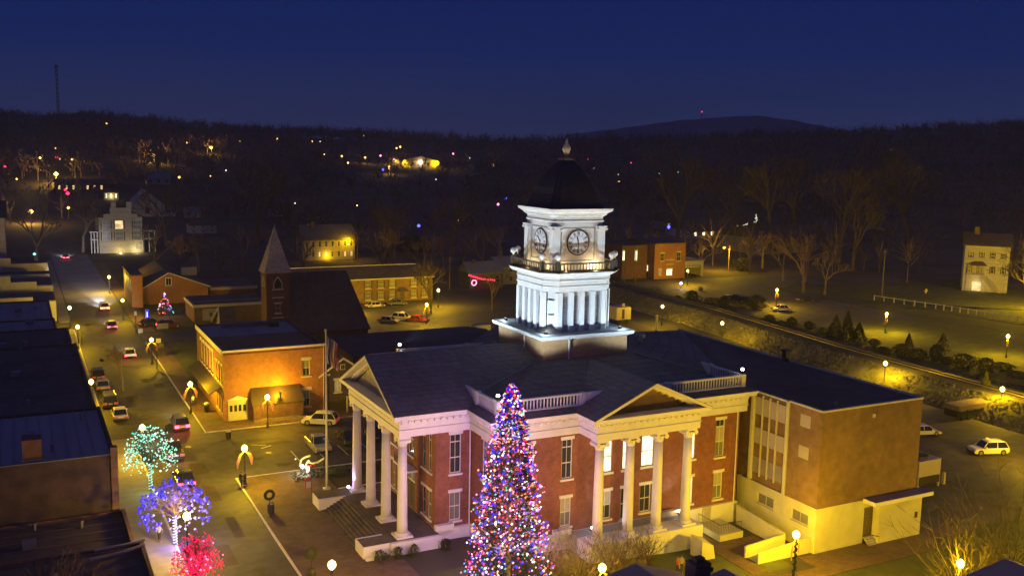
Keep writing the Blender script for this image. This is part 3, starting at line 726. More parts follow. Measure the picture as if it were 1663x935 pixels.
# balcony with its balustrade
HB, CB = 4.3, 1.15
MB().prism(sq(4.72, 1.3), 24.3, 24.36).build('balcony_floor', 'bronze', TW)
OB = sq(HB, CB); rl = MB(); bl = MB()
n8 = len(OB)
for i in range(n8):
    a, b = Vector(OB[i]), Vector(OB[(i+1) % n8]); L = (b-a).length; dr = (b-a)/L; nn = Vector((dr.y, -dr.x))*.09
    for z0, z1 in ((24.42, 24.52), (25.12, 25.27)):
        rl.prism([(a.x-nn.x, a.y-nn.y), (b.x-nn.x, b.y-nn.y), (b.x+nn.x, b.y+nn.y), (a.x+nn.x, a.y+nn.y)][::-1], z0, z1)
    k = int(L/.36)
    for j in range(1, k):
        p = a+dr*(L*j/k); bl.cyl(p.x, p.y, 24.52, 25.12, .055, n=5)
o = rl.build('balcony_rail', 'bronze', TW); sub(o, 'balusters', bl, 'bronze', kind='stuff')
for x, y in OB:
    ps = MB().box(x-.2, y-.2, 24.37, x+.2, y+.2, 25.4).build('post', 'bronze', TW)
    sub(ps, 'ball_finial', MB().lathe(x, y, [(.16, 25.4), (.09, 25.5), (.12, 25.6), (.26, 25.75), (.31, 25.95), (.24, 26.15), (.05, 26.26)], 10), 'white', True)
# low floodlights standing on the flat roof round the lower stage
for i, (sx, sy, pw) in enumerate(((-1, -1, 1.0), (1, -1, .9), (-1, 1, .9))):
    x, y = cx+sx*4.4, cy+sy*4.4
    MB().box(x-.14, y-.14, 18.25, x+.14, y+.14, 18.5).build('uplight', 'iron', TW); point('lamp', (x+sx*.1, y+sy*.1, 18.7), 90*pw, COOL, .12, TW)
# clock stage
H2 = 2.75
MB().prism(sq(H2), 24.36, 29.2).build('clock_stage', 'white', TW)
mb = MB(); band(mb, sq(H2+.12), [(0, 28.85), (0, 29.2), (.08, 29.25), (.08, 29.4), (0, 29.42), (0, 29.75), (.3, 29.95), (.32, 30.1), (.7, 30.35), (.78, 30.6)]); mb.build('upper_cornice', 'white', TW)
mb = MB()
for side in range(4):
    for k in range(15):
        t = -H2+.1+(2*H2-.2)*(k+.5)/15; q = {0: (cx+t, cy-H2-.3), 1: (cx-H2-.3, cy+t), 2: (cx+t, cy+H2+.3), 3: (cx+H2+.3, cy+t)}[side]
        mb.box(q[0]-.11, q[1]-.11, 29.84, q[0]+.11, q[1]+.11, 30.02)
mb.build('dentils', 'white', TW, kind='stuff')
for sx in (-1, 1):
    for sy in (-1, 1):
        x, y = cx+sx*(H2-.1), cy+sy*(H2-.1)
        pl = MB().box(x-.42, y-.42, 24.37, x+.42, y+.42, 28.4).build('corner_pilaster', 'white', TW)
        m = MB().box(x-.56, y-.56, 28.62, x+.56, y+.56, 28.83).box(x-.46, y-.46, 28.4, x+.46, y+.46, 28.62)
        for a, b in ((-.5, -.5), (.5, -.5), (-.5, .5), (.5, .5)): m.ball(x+a, y+b, 28.5, .16, 8, 5)
        sub(pl, 'capital', m, 'white')
def clockdial(side):
    sg = -1; c = (cy if side == 'S' else cx)-H2
    zc = 27.15; um = cx if side == 'S' else cy
    def T(u, d, z): return (um+u, c-d, z) if side == 'S' else (c-d, um-u, z)
    def disc(r, d0, d1, n=36):
        m = MB(); vs = [T(r*math.cos(2*math.pi*i/n), d0, zc+r*math.sin(2*math.pi*i/n)) for i in range(n)]+[T(r*math.cos(2*math.pi*i/n), d1, zc+r*math.sin(2*math.pi*i/n)) for i in range(n)]
        return m.add(vs, [tuple(range(n, 2*n))]+[(i, (i+1) % n, n+(i+1) % n, n+i) for i in range(n)])
    for (u0, u1, z0, z1) in ((-2.0, 2.0, 25.28, 25.34), (-2.0, -1.94, 25.34, 28.6), (1.94, 2.0, 25.34, 28.6), (-2.0, 2.0, 28.6, 28.66)):   # sunk panel moulding
        a = T(u0, .002, z0); b = T(u1, .05, z1); MB().box(*a, *b).build('moulding', 'greysiding', TW)
    cl = disc(1.32, 0, .1).build('clock', 'bronze', TW)
    sub(cl, 'dial', disc(1.2, .1, .112), 'clockface')
    nm = MB()
    ring = MB()
    def bar(u0, z0, u1, z1, w, d=.125, m=nm):
        dx, dz = u1-u0, z1-z0; L = math.hypot(dx, dz); px, pz = -dz/L*w/2, dx/L*w/2
        f = [T(u0-px, d, zc+z0-pz), T(u1-px, d, zc+z1-pz), T(u1+px, d, zc+z1+pz), T(u0+px, d, zc+z0+pz)]
        g = [T(u0-px, .112, zc+z0-pz), T(u1-px, .112, zc+z1-pz), T(u1+px, .112, zc+z1+pz), T(u0+px, .112, zc+z0+pz)]
        m.add(f+g, [(0, 1, 2, 3), (0, 4, 5, 1), (1, 5, 6, 2), (2, 6, 7, 3), (3, 7, 4, 0)])
    ROM = ['XII', 'I', 'II', 'III', 'IIII', 'V', 'VI', 'VII', 'VIII', 'IX', 'X', 'XI']
    for k, s in enumerate(ROM):
        a = math.pi/2-k*math.pi/6; ux, uz = math.cos(a), math.sin(a); tx, tz = uz, -ux
        wid = {'I': .07, 'V': .15, 'X': .15}; tot = sum(wid[c_] for c_ in s); pos = -tot/2
        for ch in s:
            w = wid[ch]; pc = pos+w/2; pos += w
            def pt(t, r): return (ux*r+tx*t, uz*r+tz*t)
            r0, r1 = .80, 1.12
            segs = {'I': [(pc, r0, pc, r1)], 'V': [(pc, r0, pc-.055, r1), (pc, r0, pc+.055, r1)], 'X': [(pc-.055, r0, pc+.055, r1), (pc+.055, r0, pc-.055, r1)]}[ch]
            for t0, q0, t1, q1 in segs:
                (x0, z0), (x1, z1) = pt(t0, q0), pt(t1, q1); bar(x0, z0, x1, z1, .042)
    sub(cl, 'numerals', nm, 'black')
    hd = MB(); bar(0, .12, -.12, -0, .01, .14, hd)
    mn = (0, -1.0) if side == 'S' else (0, -.98)
    hr = (-.13, .62) if side == 'S' else (-.5, .5)
    hd = MB(); bar(0, .15, mn[0], mn[1], .07, .15, hd); bar(-hr[0]*.2, -hr[1]*.2, hr[0], hr[1], .10, .16, hd)
    sub(cl, 'hands', hd, 'black'); sub(cl, 'inner_ring', MB().add(*(lambda n: ([T(r*math.cos(2*math.pi*i/n), .118, zc+r*math.sin(2*math.pi*i/n)) for r in (.70, .73) for i in range(n)], [(i, (i+1) % n, n+(i+1) % n, n+i) for i in range(n)]))(32)), 'black')
clockdial('S'); clockdial('W')
# dome: square-plan bell with shingle courses, lantern cap, finial
prof = [(3.3, 30.6), (3.25, 30.75), (3.02, 31.3), (2.75, 32.0), (2.45, 32.7), (2.08, 33.4), (1.65, 34.1), (1.15, 34.75), (.75, 35.2), (.5, 35.45)]
mb = MB()
for (r0, z0), (r1, z1) in zip(prof, prof[1:]):
    steps = max(1, int((z1-z0)/.22))
    for s in range(steps):
        a = s/steps; b = (s+1)/steps
        mb.prism(sq(lerp(r0, r1, a), lerp(r0, r1, a)*.24), lerp(z0, z1, a), lerp(z0, z1, b), sq(lerp(r0, r1, b)-.03, (lerp(r0, r1, b)-.03)*.24))
mb.build('dome', 'domeroof', TW)
mb = MB()
for sx, sy in ((-1, -1), (1, -1), (-1, 1), (1, 1)):
    for (r0, z0), (r1, z1) in zip(prof[1:], prof[2:]): mb.tube((cx+sx*r0*.87, cy+sy*r0*.87, z0), (cx+sx*r1*.87, cy+sy*r1*.87, z1), .06)
mb.build('dome_ribs', 'darkroof', TW)
MB().prism(sq(.62), 35.4, 35.62).build('dome_cap', 'roof', TW)
MB().lathe(cx, cy, [(.42, 35.62), (.16, 35.75), (.14, 35.9), (.3, 36.15), (.42, 36.5), (.38, 36.8), (.2, 37.05), (.1, 37.4), (.04, 37.75)], 12).build('finial', 'gold', TW, True)
# warm lamps on the balcony floor behind the balustrade
for i, (x, y, pw) in enumerate(((cx-1.7, cy-3.5, .6), (cx+1.8, cy-3.5, 1.7), (cx-3.5, cy+1.3, .8), (cx-3.5, cy-1.7, .8), (cx+3.5, cy+1, .8))):
    b = MB().box(x-.12, y-.12, 24.37, x+.12, y+.12, 24.5).build('uplight', 'iron', TW)
    point('lamp', (x, y, 24.75), BALC_W*pw, (1.0, .72, .34), .08, TW)

# ================================================================== ANNEX
AX0, AX1, AY0, AY1, AZ = 65.65, 79.0, 63.8, 103.5, 12.9
AN = thing('annex_building', 'plain brick annex with flat dark roof and white lower storey beside the courthouse', 'annex', (72, 80, -1))
PY = (68.55, 73.3)
mb = MB()
wall(mb, 'S', AY0, AX0, AX1, 3.4, AZ-.15)
bh = [(65.25, 66.55, 10.8, 12.0), (65.25, 66.55, 7.75, 8.95)]
wall(mb, 'W', AX0, AY0, 68.0, 3.4, AZ-.15, bh)
wall(mb, 'E', AX1, AY0, AY1, 3.4, AZ-.15); wall(mb, 'N', AY1, AX0, AX1, 3.4, AZ-.15); wall(mb, 'W', AX0+.3, 68.0, AY1, 3.4, AZ-.15); mb.face((AX0, 68, 3.4), (AX0+.3, 68, 3.4), (AX0+.3, 68, AZ-.15), (AX0, 68, AZ-.15))
mb.build('wall', 'annexbrick', AN)
lw = [(64.75, 67.05, 1.35, 2.5), (69.5, 71.9, 1.35, 2.5)]
mb = MB(); wall(mb, 'S', AY0-.02, AX0-.02, AX1+.02, -3, 3.4); wall(mb, 'W', AX0-.02, AY0-.02, 75, -3, 3.4, lw); wall(mb, 'E', AX1+.02, AY0, AY1, -3, 3.4); mb.face((AX0-.02, AY0-.02, 3.4), (AX1+.02, AY0-.02, 3.4), (AX1+.02, 75, 3.4), (AX0-.02, 75, 3.4))
mb.build('basement_wall', 'cream', AN)
mb = MB(); mb.box(AX0-.08, AY0-.08, AZ-.16, AX1+.08, AY0+.2, AZ+.02); mb.box(AX0-.08, AY0+.2, AZ-.16, AX0+.2, 68.1, AZ+.02); mb.box(AX0+.2, 67.95, AZ-.36, AX0+.45, 73.4, AZ-.18); mb.box(AX1-.2, AY0+.2, AZ-.16, AX1+.08, AY1, AZ+.02)
mb.build('parapet_cap', 'linepaint', AN)
MB().box(AX0+.46, AY0+.21, AZ-.3, AX1-.21, AY1-.2, AZ-.12).build('flat_roof', 'darkroof', AN)
for z in (10.8, 7.75):
    o = link('boarded_window', MB().box(65.65-.02, 65.25, z, 65.78, 66.55, z+1.2).mesh('boarded_window', 'panelwhite')); o.parent = AN; o.location = (-72, -80, 1)
for y in (65.9, 70.7): window(AN, 'W', AX0-.02, y, 1.35, 2.3 if y < 68 else 2.4, 1.15, pane='glass', trim='cream', cols=2, rows=1, lintel=False, upper='curtain', lw=.05)
# tall panelled bay: white panels, brick spandrels, louvres between mullions
ys = [68.75, 69.92, 70.96, 72.0, 73.1]
for k in range(4):
    for (z0, z1, m, nm) in ((10.35, 12.1, 'panelwhite', 'panel'), (7.35, 8.95, 'panelwhite', 'panel')):
        MB().box(AX0+.2, ys[k]+.04, z0, AX0+.298, ys[k+1]-.04, z1).build(nm, m, AN)
    lv = MB()
    for j in range(9): lv.add([(AX0+.16, ys[k]+.1, 4.3+j*.18), (AX0+.16, ys[k+1]-.1, 4.3+j*.18), (AX0+.27, ys[k+1]-.1, 4.45+j*.18), (AX0+.27, ys[k]+.1, 4.45+j*.18)], [(3, 2, 1, 0)])
    lv.build('louvre', 'panelwhite', AN)
for k in range(1, 4): MB().box(AX0+.08, ys[k]-.035, 4.0, AX0+.29, ys[k]+.035, 12.4).build('mullion', 'cream', AN)
MB().box(AX0-.04, 68.12, -1, AX0+.2, 68.5, AZ-.18).build('pier', 'cream', AN)
MB().box(AX0-.04, 73.15, 3.0, AX0+.29, 73.5, AZ-.38).build('pier', 'cream', AN)
# link between annex and courthouse
MB().box(64.35, 76.5, -2, AX0+.28, 80, 12.3).build('link_wall', 'redbrick', AN)
MB().box(64.35, 75.6, 3.0, AX0-.03, 76.49, 3.35).build('link_canopy', 'cream', AN)
MB().box(64.35, 76.3, -2, AX0-.03, 76.49, 2.98).build('link_door', 'cream', AN)
# entrance block with canopy roof and stair recess
MB().box(73.15, 62.95, -1.2, AX1, AY0-.03, 3.2).build('entrance_block', 'cream', AN)
MB().box(71.75, 62.35, 3.42, 79.7, AY0-.03, 3.56).build('canopy_roof', 'blueroof', AN)
MB().box(71.68, 62.27, 3.22, 79.77, 62.34, 3.6).box(71.68, 62.34, 3.22, 71.745, AY0-.03, 3.6).build('canopy_fascia', 'white', AN)
MB().box(71.95, AY0-.05, -.4, 73.1, AY0-.025, 2.6).build('door', 'darksiding', AN)
for k in range(4): MB().box(71.95, 62.9+k*.2, -1.1, 73.1, AY0-.06, -.85+k*.17).build('step', 'concrete', AN)
MB().tube((71.85, 63.0, .2), (73.2, 62.85, -.2), .03).build('handrail', 'iron', AN)
MB().box(76.9+1.2, 62.9, .9, 78.45, 62.945, 1.5).build('meter_box', 'bronze', AN)
MB().box(72.15, AY0-.08, 12.0-.4, 72.5, AY0-.002, 12.0-.05).build('security_camera', 'linepaint', AN)
for px, py in ((1358, 656), (1457, 640)):
    p = P(px, py, AZ); MB().cyl(p.x, p.y, AZ-.12, AZ+.35, .12, n=8).build('roof_vent', 'metalroof', AN)
# ramp walls and landing in the corner court
RW = thing('ramp_walls', 'low cream walls of the access ramp against the annex basement', 'ramp', (62, 65, -1))
def slopewall(x0, y0, x1, y1, za0, za1, zb=-1.3, t=.22):
    a = Vector((x0, y0)); b = Vector((x1, y1)); d = (b-a).normalized(); n = Vector((-d.y, d.x))*t/2
    vs = [(a.x-n.x, a.y-n.y, zb), (b.x-n.x, b.y-n.y, zb), (b.x+n.x, b.y+n.y, zb), (a.x+n.x, a.y+n.y, zb), (a.x-n.x, a.y-n.y, za0), (b.x-n.x, b.y-n.y, za1), (b.x+n.x, b.y+n.y, za1), (a.x+n.x, a.y+n.y, za0)]
    return MB().add(vs, [(3, 2, 1, 0), (4, 5, 6, 7), (0, 1, 5, 4), (1, 2, 6, 5), (2, 3, 7, 6), (3, 0, 4, 7)])
slopewall(59.2, 64.3, 65.6, 64.3, 0, .55).build('ramp_wall', 'cream', RW)
slopewall(59.05, 65.9, 63.9, 65.9, .1, .55).build('ramp_wall', 'cream', RW)
slopewall(64.0, 66.02, 64.0, 72.9, .55, 1.05).build('ramp_wall', 'cream', RW)
MB().add([(59.3, 64.42, -.98), (65.6, 64.42, -.3), (65.6, 65.78, -.3), (59.3, 65.78, -.98)], [(0, 1, 2, 3)]).build('ramp_floor', 'concrete', RW)
LD = thing('entrance_landing', 'cream concrete landing with iron railing at the basement door', 'landing', (60.5, 71.4, -1.0))
MB().box(59.3, 69.8, -1.2, 62.2, 73.4, -.35).build('slab', 'cream', LD)
mb = MB(); pts = [(59.4, 73.3), (59.4, 69.95), (62.1, 69.95)]
for (a, b), (c, d) in zip(pts, pts[1:]):
    mb.tube((a, b, .65), (c, d, .65), .03); L = max(abs(c-a), abs(d-b)); n = int(L/.2)
    for k in range(n+1): mb.tube((lerp(a, c, k/n), lerp(b, d, k/n), -.34), (lerp(a, c, k/n), lerp(b, d, k/n), .65), .015, n=4)
mb.build('railing', 'iron', LD)
window(CH, 'S', 73.47, 60.5, -.33, 1.0, 1.5, pane='blind', trim='cream', recess=-.06, lintel=False, sill=False, rows=1)
p = atY(1126, 858, 72.0)
wl = thing('wall_lamp', 'small bright wall lamp at the right end of the side porch base', 'lamp', (p.x, p.y, p.z))
MB().box(p.x-.05, p.y, p.z-.05, p.x+.05, 73.4, p.z+.05).build('bracket', 'iron', wl); MB().ball(p.x, p.y-.1, p.z, .15).build('globe', 'globe', wl); point('lamp', (p.x, p.y-.1, p.z), 60, (1, .75, .35), .1, wl)
# ================================================================== TOWN BUILDINGS
def house_box(t, x0, y0, x1, y1, z0, z1, m, holesS=(), holesW=(), nm='wall', holesE=()):
    mb = MB(); wall(mb, 'S', y0, x0, x1, z0, z1, [(u-w/2, u+w/2, z, z+h) for u, z, w, h in holesS]); wall(mb, 'W', x0, y0, y1, z0, z1, [(u-w/2, u+w/2, z, z+h) for u, z, w, h in holesW])
    wall(mb, 'E', x1, y0, y1, z0, z1, [(u-w/2, u+w/2, z, z+h) for u, z, w, h in holesE]); wall(mb, 'N', y1, x0, x1, z0, z1); mb.face((x0, y0, z1), (x1, y0, z1), (x1, y1, z1), (x0, y1, z1))
    return mb.build(nm, m, t)
# --- two-storey brick store at the corner, wall flooded with lamplight
BX0, BX1, BY0, BY1, BZ = 23.2, 36.9, 127.2, 148.3, 9.55
BS = thing('brick_store', 'two-storey orange-lit brick store with white cornice and blue roof at the street corner', 'building', (30, 135, 0))
hS = [(34.2, 5.3, 1.0, 2.2), (34.2, 1.0, 1.0, 2.3)]
upW = [(128.6+1.75*i, 5.0, .85, 2.3) for i in range(3)]; upA = [(135.5+2.2*i, 4.9, 1.1, 3.0) for i in range(5)]; loW = [(128.6+1.75*i, 1.0, .85, 2.4) for i in range(3)]
house_box(BS, BX0, BY0, BX1, BY1, -.05, BZ-.5, 'tanbrick', hS, upW+upA+loW)
for u, z, w, h in hS: window(BS, 'S', BY0, u, z, w, h, pane='glass', upper='curtain', trim='cream', lw=.22, lh=.42)
for i, (u, z, w, h) in enumerate(upW+loW): window(BS, 'W', BX0, u, z, w, h, pane='glass', trim='cream', lh=.4)
for u, z, w, h in upA: window(BS, 'W', BX0, u, z, w, h, pane='blind', trim='white', lh=.5, lw=.25, upper='blind')
mb = MB(); bp = [(BX0, BY0), (BX1, BY0), (BX1, BY1), (BX0, BY1)]
mb.box(BX0-.1, BY0-.1, BZ-.35, BX1+.1, BY0+.22, BZ+.03); mb.box(BX0-.1, BY0+.22, BZ-.35, BX0+.22, BY1+.1, BZ+.03); mb.box(BX1-.22, BY0+.22, BZ-.5, BX1+.1, BY1, BZ-.1); mb.box(BX0+.22, BY1-.2, BZ-.45, BX1-.22, BY1+.1, BZ-.05)
mb.build('parapet', 'tanbrick', BS)
mb = MB(); mb.box(BX0-.16, BY0-.16, BZ-.17, BX1+.14, BY0-.101, BZ+.06).box(BX0-.16, BY0-.10, BZ+.035, BX1+.14, BY0+.24, BZ+.08).box(BX0-.18, BY0+.24, BZ-.6, BX0-.101, BY1+.1, BZ+.06); mb.build('cornice', 'white', BS)
MB().slab([(BX0+.23, BY0+.24, BZ-.9), (BX1-.23, BY0+.24, BZ-.9), (BX1-.23, BY1-.2, BZ-.25), (BX0+.23, BY1-.2, BZ-.25)], .1).build('roof', 'blueroof', BS)
MB().box(33.3, 144.5, BZ-.6, 34.7, 145.5, BZ+.3).build('roof_vent', 'black', BS)
MB().box(BX0+3.2, BY1-2.6, BZ-.6, BX1-2.5, BY1-2.45, BZ+.35).build('roof_upstand', 'metalroof', BS)
MB().cyl(36.6, BY0-.12, 0, BZ-.2, .07, n=6).build('downpipe', 'cream', BS)
sf = MB().box(23.65, BY0-.14, .1, 26.2, BY0-.02, 2.9).build('shopfront', 'cream', BS)
for i in range(4): sub(sf, 'pane', MB().box(23.85+i*.58, BY0-.17, 1.35, 24.2+i*.58, BY0-.142, 2.2), 'glass')
for i in range(4): sub(sf, 'panel', MB().box(23.85+i*.58, BY0-.17, .3, 24.2+i*.58, BY0-.142, .95), 'linepaint')
sub(sf, 'pediment', MB().add([(23.5, BY0-.2, 2.91), (26.35, BY0-.2, 2.91), (24.9, BY0-.2, 3.45), (23.5, BY0-.02, 2.91), (26.35, BY0-.02, 2.91), (24.9, BY0-.02, 3.45)], [(0, 1, 2), (5, 4, 3), (0, 2, 5, 3), (1, 4, 5, 2), (0, 3, 4, 1)]), 'white')
lt = MB(); lt.slab([(26.4, BY0-1.9, 2.35), (33.5, BY0-1.9, 2.35), (33.2, BY0-.03, 4.3), (26.6, BY0-.03, 4.3)], .12); lt.build('lean_to_roof', 'bronze', BS)
MB().box(30.1, BY0-1.75, 2.6, 30.3, BY0-1.6, 3.9).build('wall_washer', 'iron', BS); point('lamp', (30.2, BY0-1.7, 4.3), 1100, (1, .45, .01), .02, BS)
MB().box(26.6, BY0-1.7, -.03, 33.3, BY0-.04, 2.3).build('lean_to_wall', 'darkbrick', BS)
for i in range(7): MB().box(26.6+i*1.0, BY0-2.3, .12, 27.55+i*1.0, BY0-1.75, .42).build('planter_box', 'timber', BS)
aw = MB().add([(BX0-1.6, 129, 3.5), (BX0-.02, 129, 4.4), (BX0-.02, 147, 4.4), (BX0-1.6, 147, 3.5), (BX0-1.6, 129, 3.4), (BX0-.02, 129, 4.3), (BX0-.02, 147, 4.3), (BX0-1.6, 147, 3.4)], [(0, 1, 2, 3), (7, 6, 5, 4), (0, 4, 5, 1), (3, 2, 6, 7), (0, 3, 7, 4)]).build('awning', 'darksiding', BS)
# --- small gabled house with white trim right of the store
GX0, GX1, GY = 37.6, 45.5, 127.5
gm = (GX0+GX1)/2
p = atY(557, 580, GY-.2)
GX0, GX1 = p.x-3.4, p.x+3.4; gm = p.x; gz = p.z; ez = gz-2.3
GH = thing('gabled_house', 'small dark house with white-trimmed gable between the brick store and the courthouse', 'house', (gm, GY, 0))
gw = [(gm-.7, ez-2.6, 1.0, 1.7), (gm+1.7, .9, 1.0, 1.5)]
house_box(GH, GX0+.3, GY, GX1-.3, GY+14, -.05, ez, 'darksiding', gw)
window(GH, 'S', GY, *gw[0], pane='litdim', trim='white'); window(GH, 'S', GY, *gw[1], pane='litwhite', trim='white')
MB().add([(GX0+.3, GY, ez), (GX1-.3, GY, ez), (gm, GY, gz-.2)], [(0, 1, 2)]).build('gable', 'darksiding', GH)
mb = MB(); gable_roof(mb, GX0-.1, GY-.35, GX1+.1, GY+14, ez-.1, gz, 'y', .12); mb.build('roof', 'darkroof', GH)
mb = MB()
for sg in (-1, 1): mb.add([(gm+sg*3.55, GY-.42, ez-.4), (gm, GY-.42, gz-.28), (gm, GY-.42, gz+.02), (gm+sg*3.55, GY-.42, ez-.08)], [(0, 1, 2, 3) if sg < 0 else (3, 2, 1, 0)])
mb.build('bargeboard', 'white', GH)
v = MB().box(gm-.35, GY-.08, ez+.5, gm+.35, GY-.005, ez+1.3).build('gable_window', 'white', GH)
sub(v, 'pane', MB().box(gm-.25, GY-.1, ez+.6, gm-.03, GY-.081, ez+1.2).box(gm+.03, GY-.1, ez+.6, gm+.25, GY-.081, ez+1.2), 'glass')
mb = MB(); mb.slab([(gm-.2, GY-2.2, 2.4), (GX1+.6, GY-2.2, 2.4), (GX1+.6, GY-.04, 3.6), (gm-.2, GY-.04, 3.6)], .1); mb.build('porch_roof', 'darkroof', GH)
MB().box(gm-.2, GY-2.28, 2.1, GX1+.6, GY-2.2, 2.42).box(gm-.1, GY-2.2, 0, gm+.1, GY-2.0, 2.28).box(gm+2.4, GY-2.2, 0, gm+2.6, GY-2.0, 2.28).build('porch_frame', 'cream', GH)
MB().box(GX0-.3, GY-.1, ez-.16, GX0+1.6, GY-.01, ez+.1).build('frieze_board', 'white', GH)
# --- church
Yc = 164.0
pl_ = atY(427, 441, Yc); pr_ = atY(469.5, 442, Yc); tw = 4.1
cx0 = atY(432, 441, Yc).x; cx1 = pr_.x; cz = pr_.z
CU = thing('church', 'dark brick church with pointed grey spire and long steep dark roof', 'church', (cx0, Yc, 0))
tc = ((cx0+cx1)/2, Yc+(cx1-cx0)/2); hw = (cx1-cx0)/2
zs = [cz-5.2, cz-8.6]
house_box(CU, cx0, Yc, cx1, Yc+2*hw, -.05, cz, 'darkbrick', [(tc[0], cz-2.6, 1.2, 1.6), (tc[0], zs[1]+1.6, .8, 1.6)], [(tc[1], cz-2.8, 1.2, 1.9), (tc[1], 2, .9, 2.2)], 'tower')
window(CU, 'S', Yc, tc[0], zs[1]+1.6, .8, 1.6, pane='glass', trim='linepaint', rows=2, lh=.25, lw=.3); 
for sd, c, u in (('S', Yc, tc[0]), ('W', cx0, tc[1])):
    zc_ = cz-2.7
    o = link('belfry_opening', cached('belf', lambda: MB().box(-.62, .05, -.0, .62, .1, 1.0).prism([(-.62, .05), (.62, .05), (.62, .1), (-.62, .1)], 1.0, 1.9, [(-.02, .05), (.02, .05), (.02, .1), (-.02, .1)]).mesh('belfry_opening', 'black')), CU, loc=winpos(sd, c, u, zc_), rz=ROT[sd])
    link('arch', cached('belfa', lambda: MB().tube((-.7, -.02, 0), (-.7, -.02, 1.0), .09).tube((.7, -.02, 0), (.7, -.02, 1.0), .09).tube((-.7, -.02, 1.0), (0, -.02, 2.0), .09).tube((.7, -.02, 1.0), (0, -.02, 2.0), .09).mesh('arch', 'linepaint')), o)
for z in (cz-3.0, cz-4.4, cz-7.9): MB().box(cx0+1.0, Yc-.1, z, cx1-1.0, Yc-.005, z+.18).build('stone_band', 'linepaint', CU)
MB().box(cx0-.12, Yc-.12, cz-.02, cx1+.12, Yc+2*hw+.12, cz+.16).build('eaves', 'linepaint', CU)
ap = atY(445, 366, tc[1])
MB().add([(cx0-.35, Yc-.35, cz-.05), (cx1+.35, Yc-.35, cz-.05), (cx1+.35, Yc+2*hw+.35, cz-.05), (cx0-.35, Yc+2*hw+.35, cz-.05),
          (cx0+.35, Yc+.35, cz+2.2), (cx1-.35, Yc+.35, cz+2.2), (cx1-.35, Yc+2*hw-.35, cz+2.2), (cx0+.35, Yc+2*hw-.35, cz+2.2), (tc[0], tc[1], ap.z)],
         [(0, 1, 5, 4), (1, 2, 6, 5), (2, 3, 7, 6), (3, 0, 4, 7), (4, 5, 8), (5, 6, 8), (6, 7, 8), (7, 4, 8), (3, 2, 1, 0)]).build('spire', 'slate', CU)
MB().cyl(tc[0], tc[1], ap.z-.1, ap.z+.5, .04, .02, 5).build('spire_tip', 'steel', CU)
ny0, ny1, nx1 = Yc-1.5, Yc+14, atY(602, 520, Yc-1.5).x
rz_ = P(590, 445, 13.5)
MB().box(cx1+.0, ny0+.6, -.05, nx1-.3, ny1, 4.6).build('nave_wall', 'darkbrick', CU)
ym = ny0+8.0; rz = atY(530, 440, ym).z
MB().slab([(cx1+.02, ny0, 4.4), (nx1, ny0, 4.4), (nx1-2.0, ym, rz), (cx1+.02, ym, rz)], .15).slab([(cx1+.02, ym, rz), (nx1-2, ym, rz), (nx1, ny1+1, 4.4), (cx1+.02, ny1+1, 4.4)], .15).build('nave_roof', 'darkroof', CU)
MB().add([(nx1, ny0, 4.4), (nx1, ny1+1, 4.4), (nx1-2, ym, rz)], [(0, 1, 2)]).build('roof_end', 'darkroof', CU)
p = P(505, 447, rz)
# low side wing of the church, dark gable roof with pale bargeboard
a = P(355, 502, 4.6); LW = thing('church_hall', 'low dark gabled hall left of the church tower with a pale gable edge', 'building', (a.x, a.y, 0))
hx0, hx1 = a.x, cx0-.1
mb = MB(); mb.slab([(hx0-.6, a.y-4.2, 1.6), (hx1, a.y-4.2, 1.6), (hx1, a.y, 5.0), (hx0, a.y, 5.0)], .15).slab([(hx0, a.y, 5.0), (hx1, a.y, 5.0), (hx1, a.y+4.2, 1.6), (hx0-.6, a.y+4.2, 1.6)], .15); mb.build('roof', 'darkroof', LW)
MB().box(hx0+.2, a.y-4.0, -.05, hx1, a.y+4.0, 1.6).add([(hx0+.2, a.y-4, 1.6), (hx0+.2, a.y+4, 1.6), (hx0+.2, a.y, 4.9)], [(2, 1, 0)]).build('wall', 'tansiding', LW)
mb = MB(); mb.tube((hx0-.65, a.y-4.2, 1.5), (hx0-.05, a.y, 5.0), .16).tube((hx0-.65, a.y+4.2, 1.5), (hx0-.05, a.y, 5.0), .16); mb.build('bargeboard', 'cream', LW)
# --- long two-storey brick block with shuttered windows behind the church
a = P(705, 487); b = P(590, 491); LB = thing('shuttered_brick_block', 'long two-storey brick block with dark shutters and pale ridge behind the church', 'building', (a.x-12, a.y, 0))
ly = (a.y+b.y)/2; lx1 = a.x; lx0 = atY(470, 470, ly).x; lz = atY(705, 448, ly).z
us = [atY(x, 470, ly).x for x in (598, 618.5, 637, 672, 690)]
ups = [(u, lz-2.35, 1.35, 1.8) for u in us]; los = [(u, .7, 1.35, 1.9) for u in us]
house_box(LB, lx0, ly, lx1, ly+11, -.05, lz, 'annexbrick', ups+los)
for q in ups+los: window(LB, 'S', ly, *q, pane='curtain', upper='curtain', trim='cream', shutters='darkroof', lintel=False, sill=True)
rzz = atY(690, 428, ly+5.5).z
mb = MB(); mb.slab([(lx0-.3, ly-.4, lz), (lx1+.3, ly-.4, lz), (lx1-2.2, ly+5.5, rzz), (lx0, ly+5.5, rzz)], .15).slab([(lx0, ly+5.5, rzz), (lx1-2.2, ly+5.5, rzz), (lx1+.3, ly+11.4, lz), (lx0-.3, ly+11.4, lz)], .15); mb.face((lx1+.3, ly-.4, lz), (lx1+.3, ly+11.4, lz), (lx1-2.2, ly+5.5, rzz)); mb.build('roof', 'darkroof', LB)
MB().tube((lx0, ly+5.5, rzz+.05), (lx1-2.2, ly+5.5, rzz+.05), .13).build('ridge_cap', 'linepaint', LB)
MB().box(lx0-.3, ly-.5, lz-.22, lx1+.3, ly-.41, lz+.02).build('gutter', 'cream', LB)
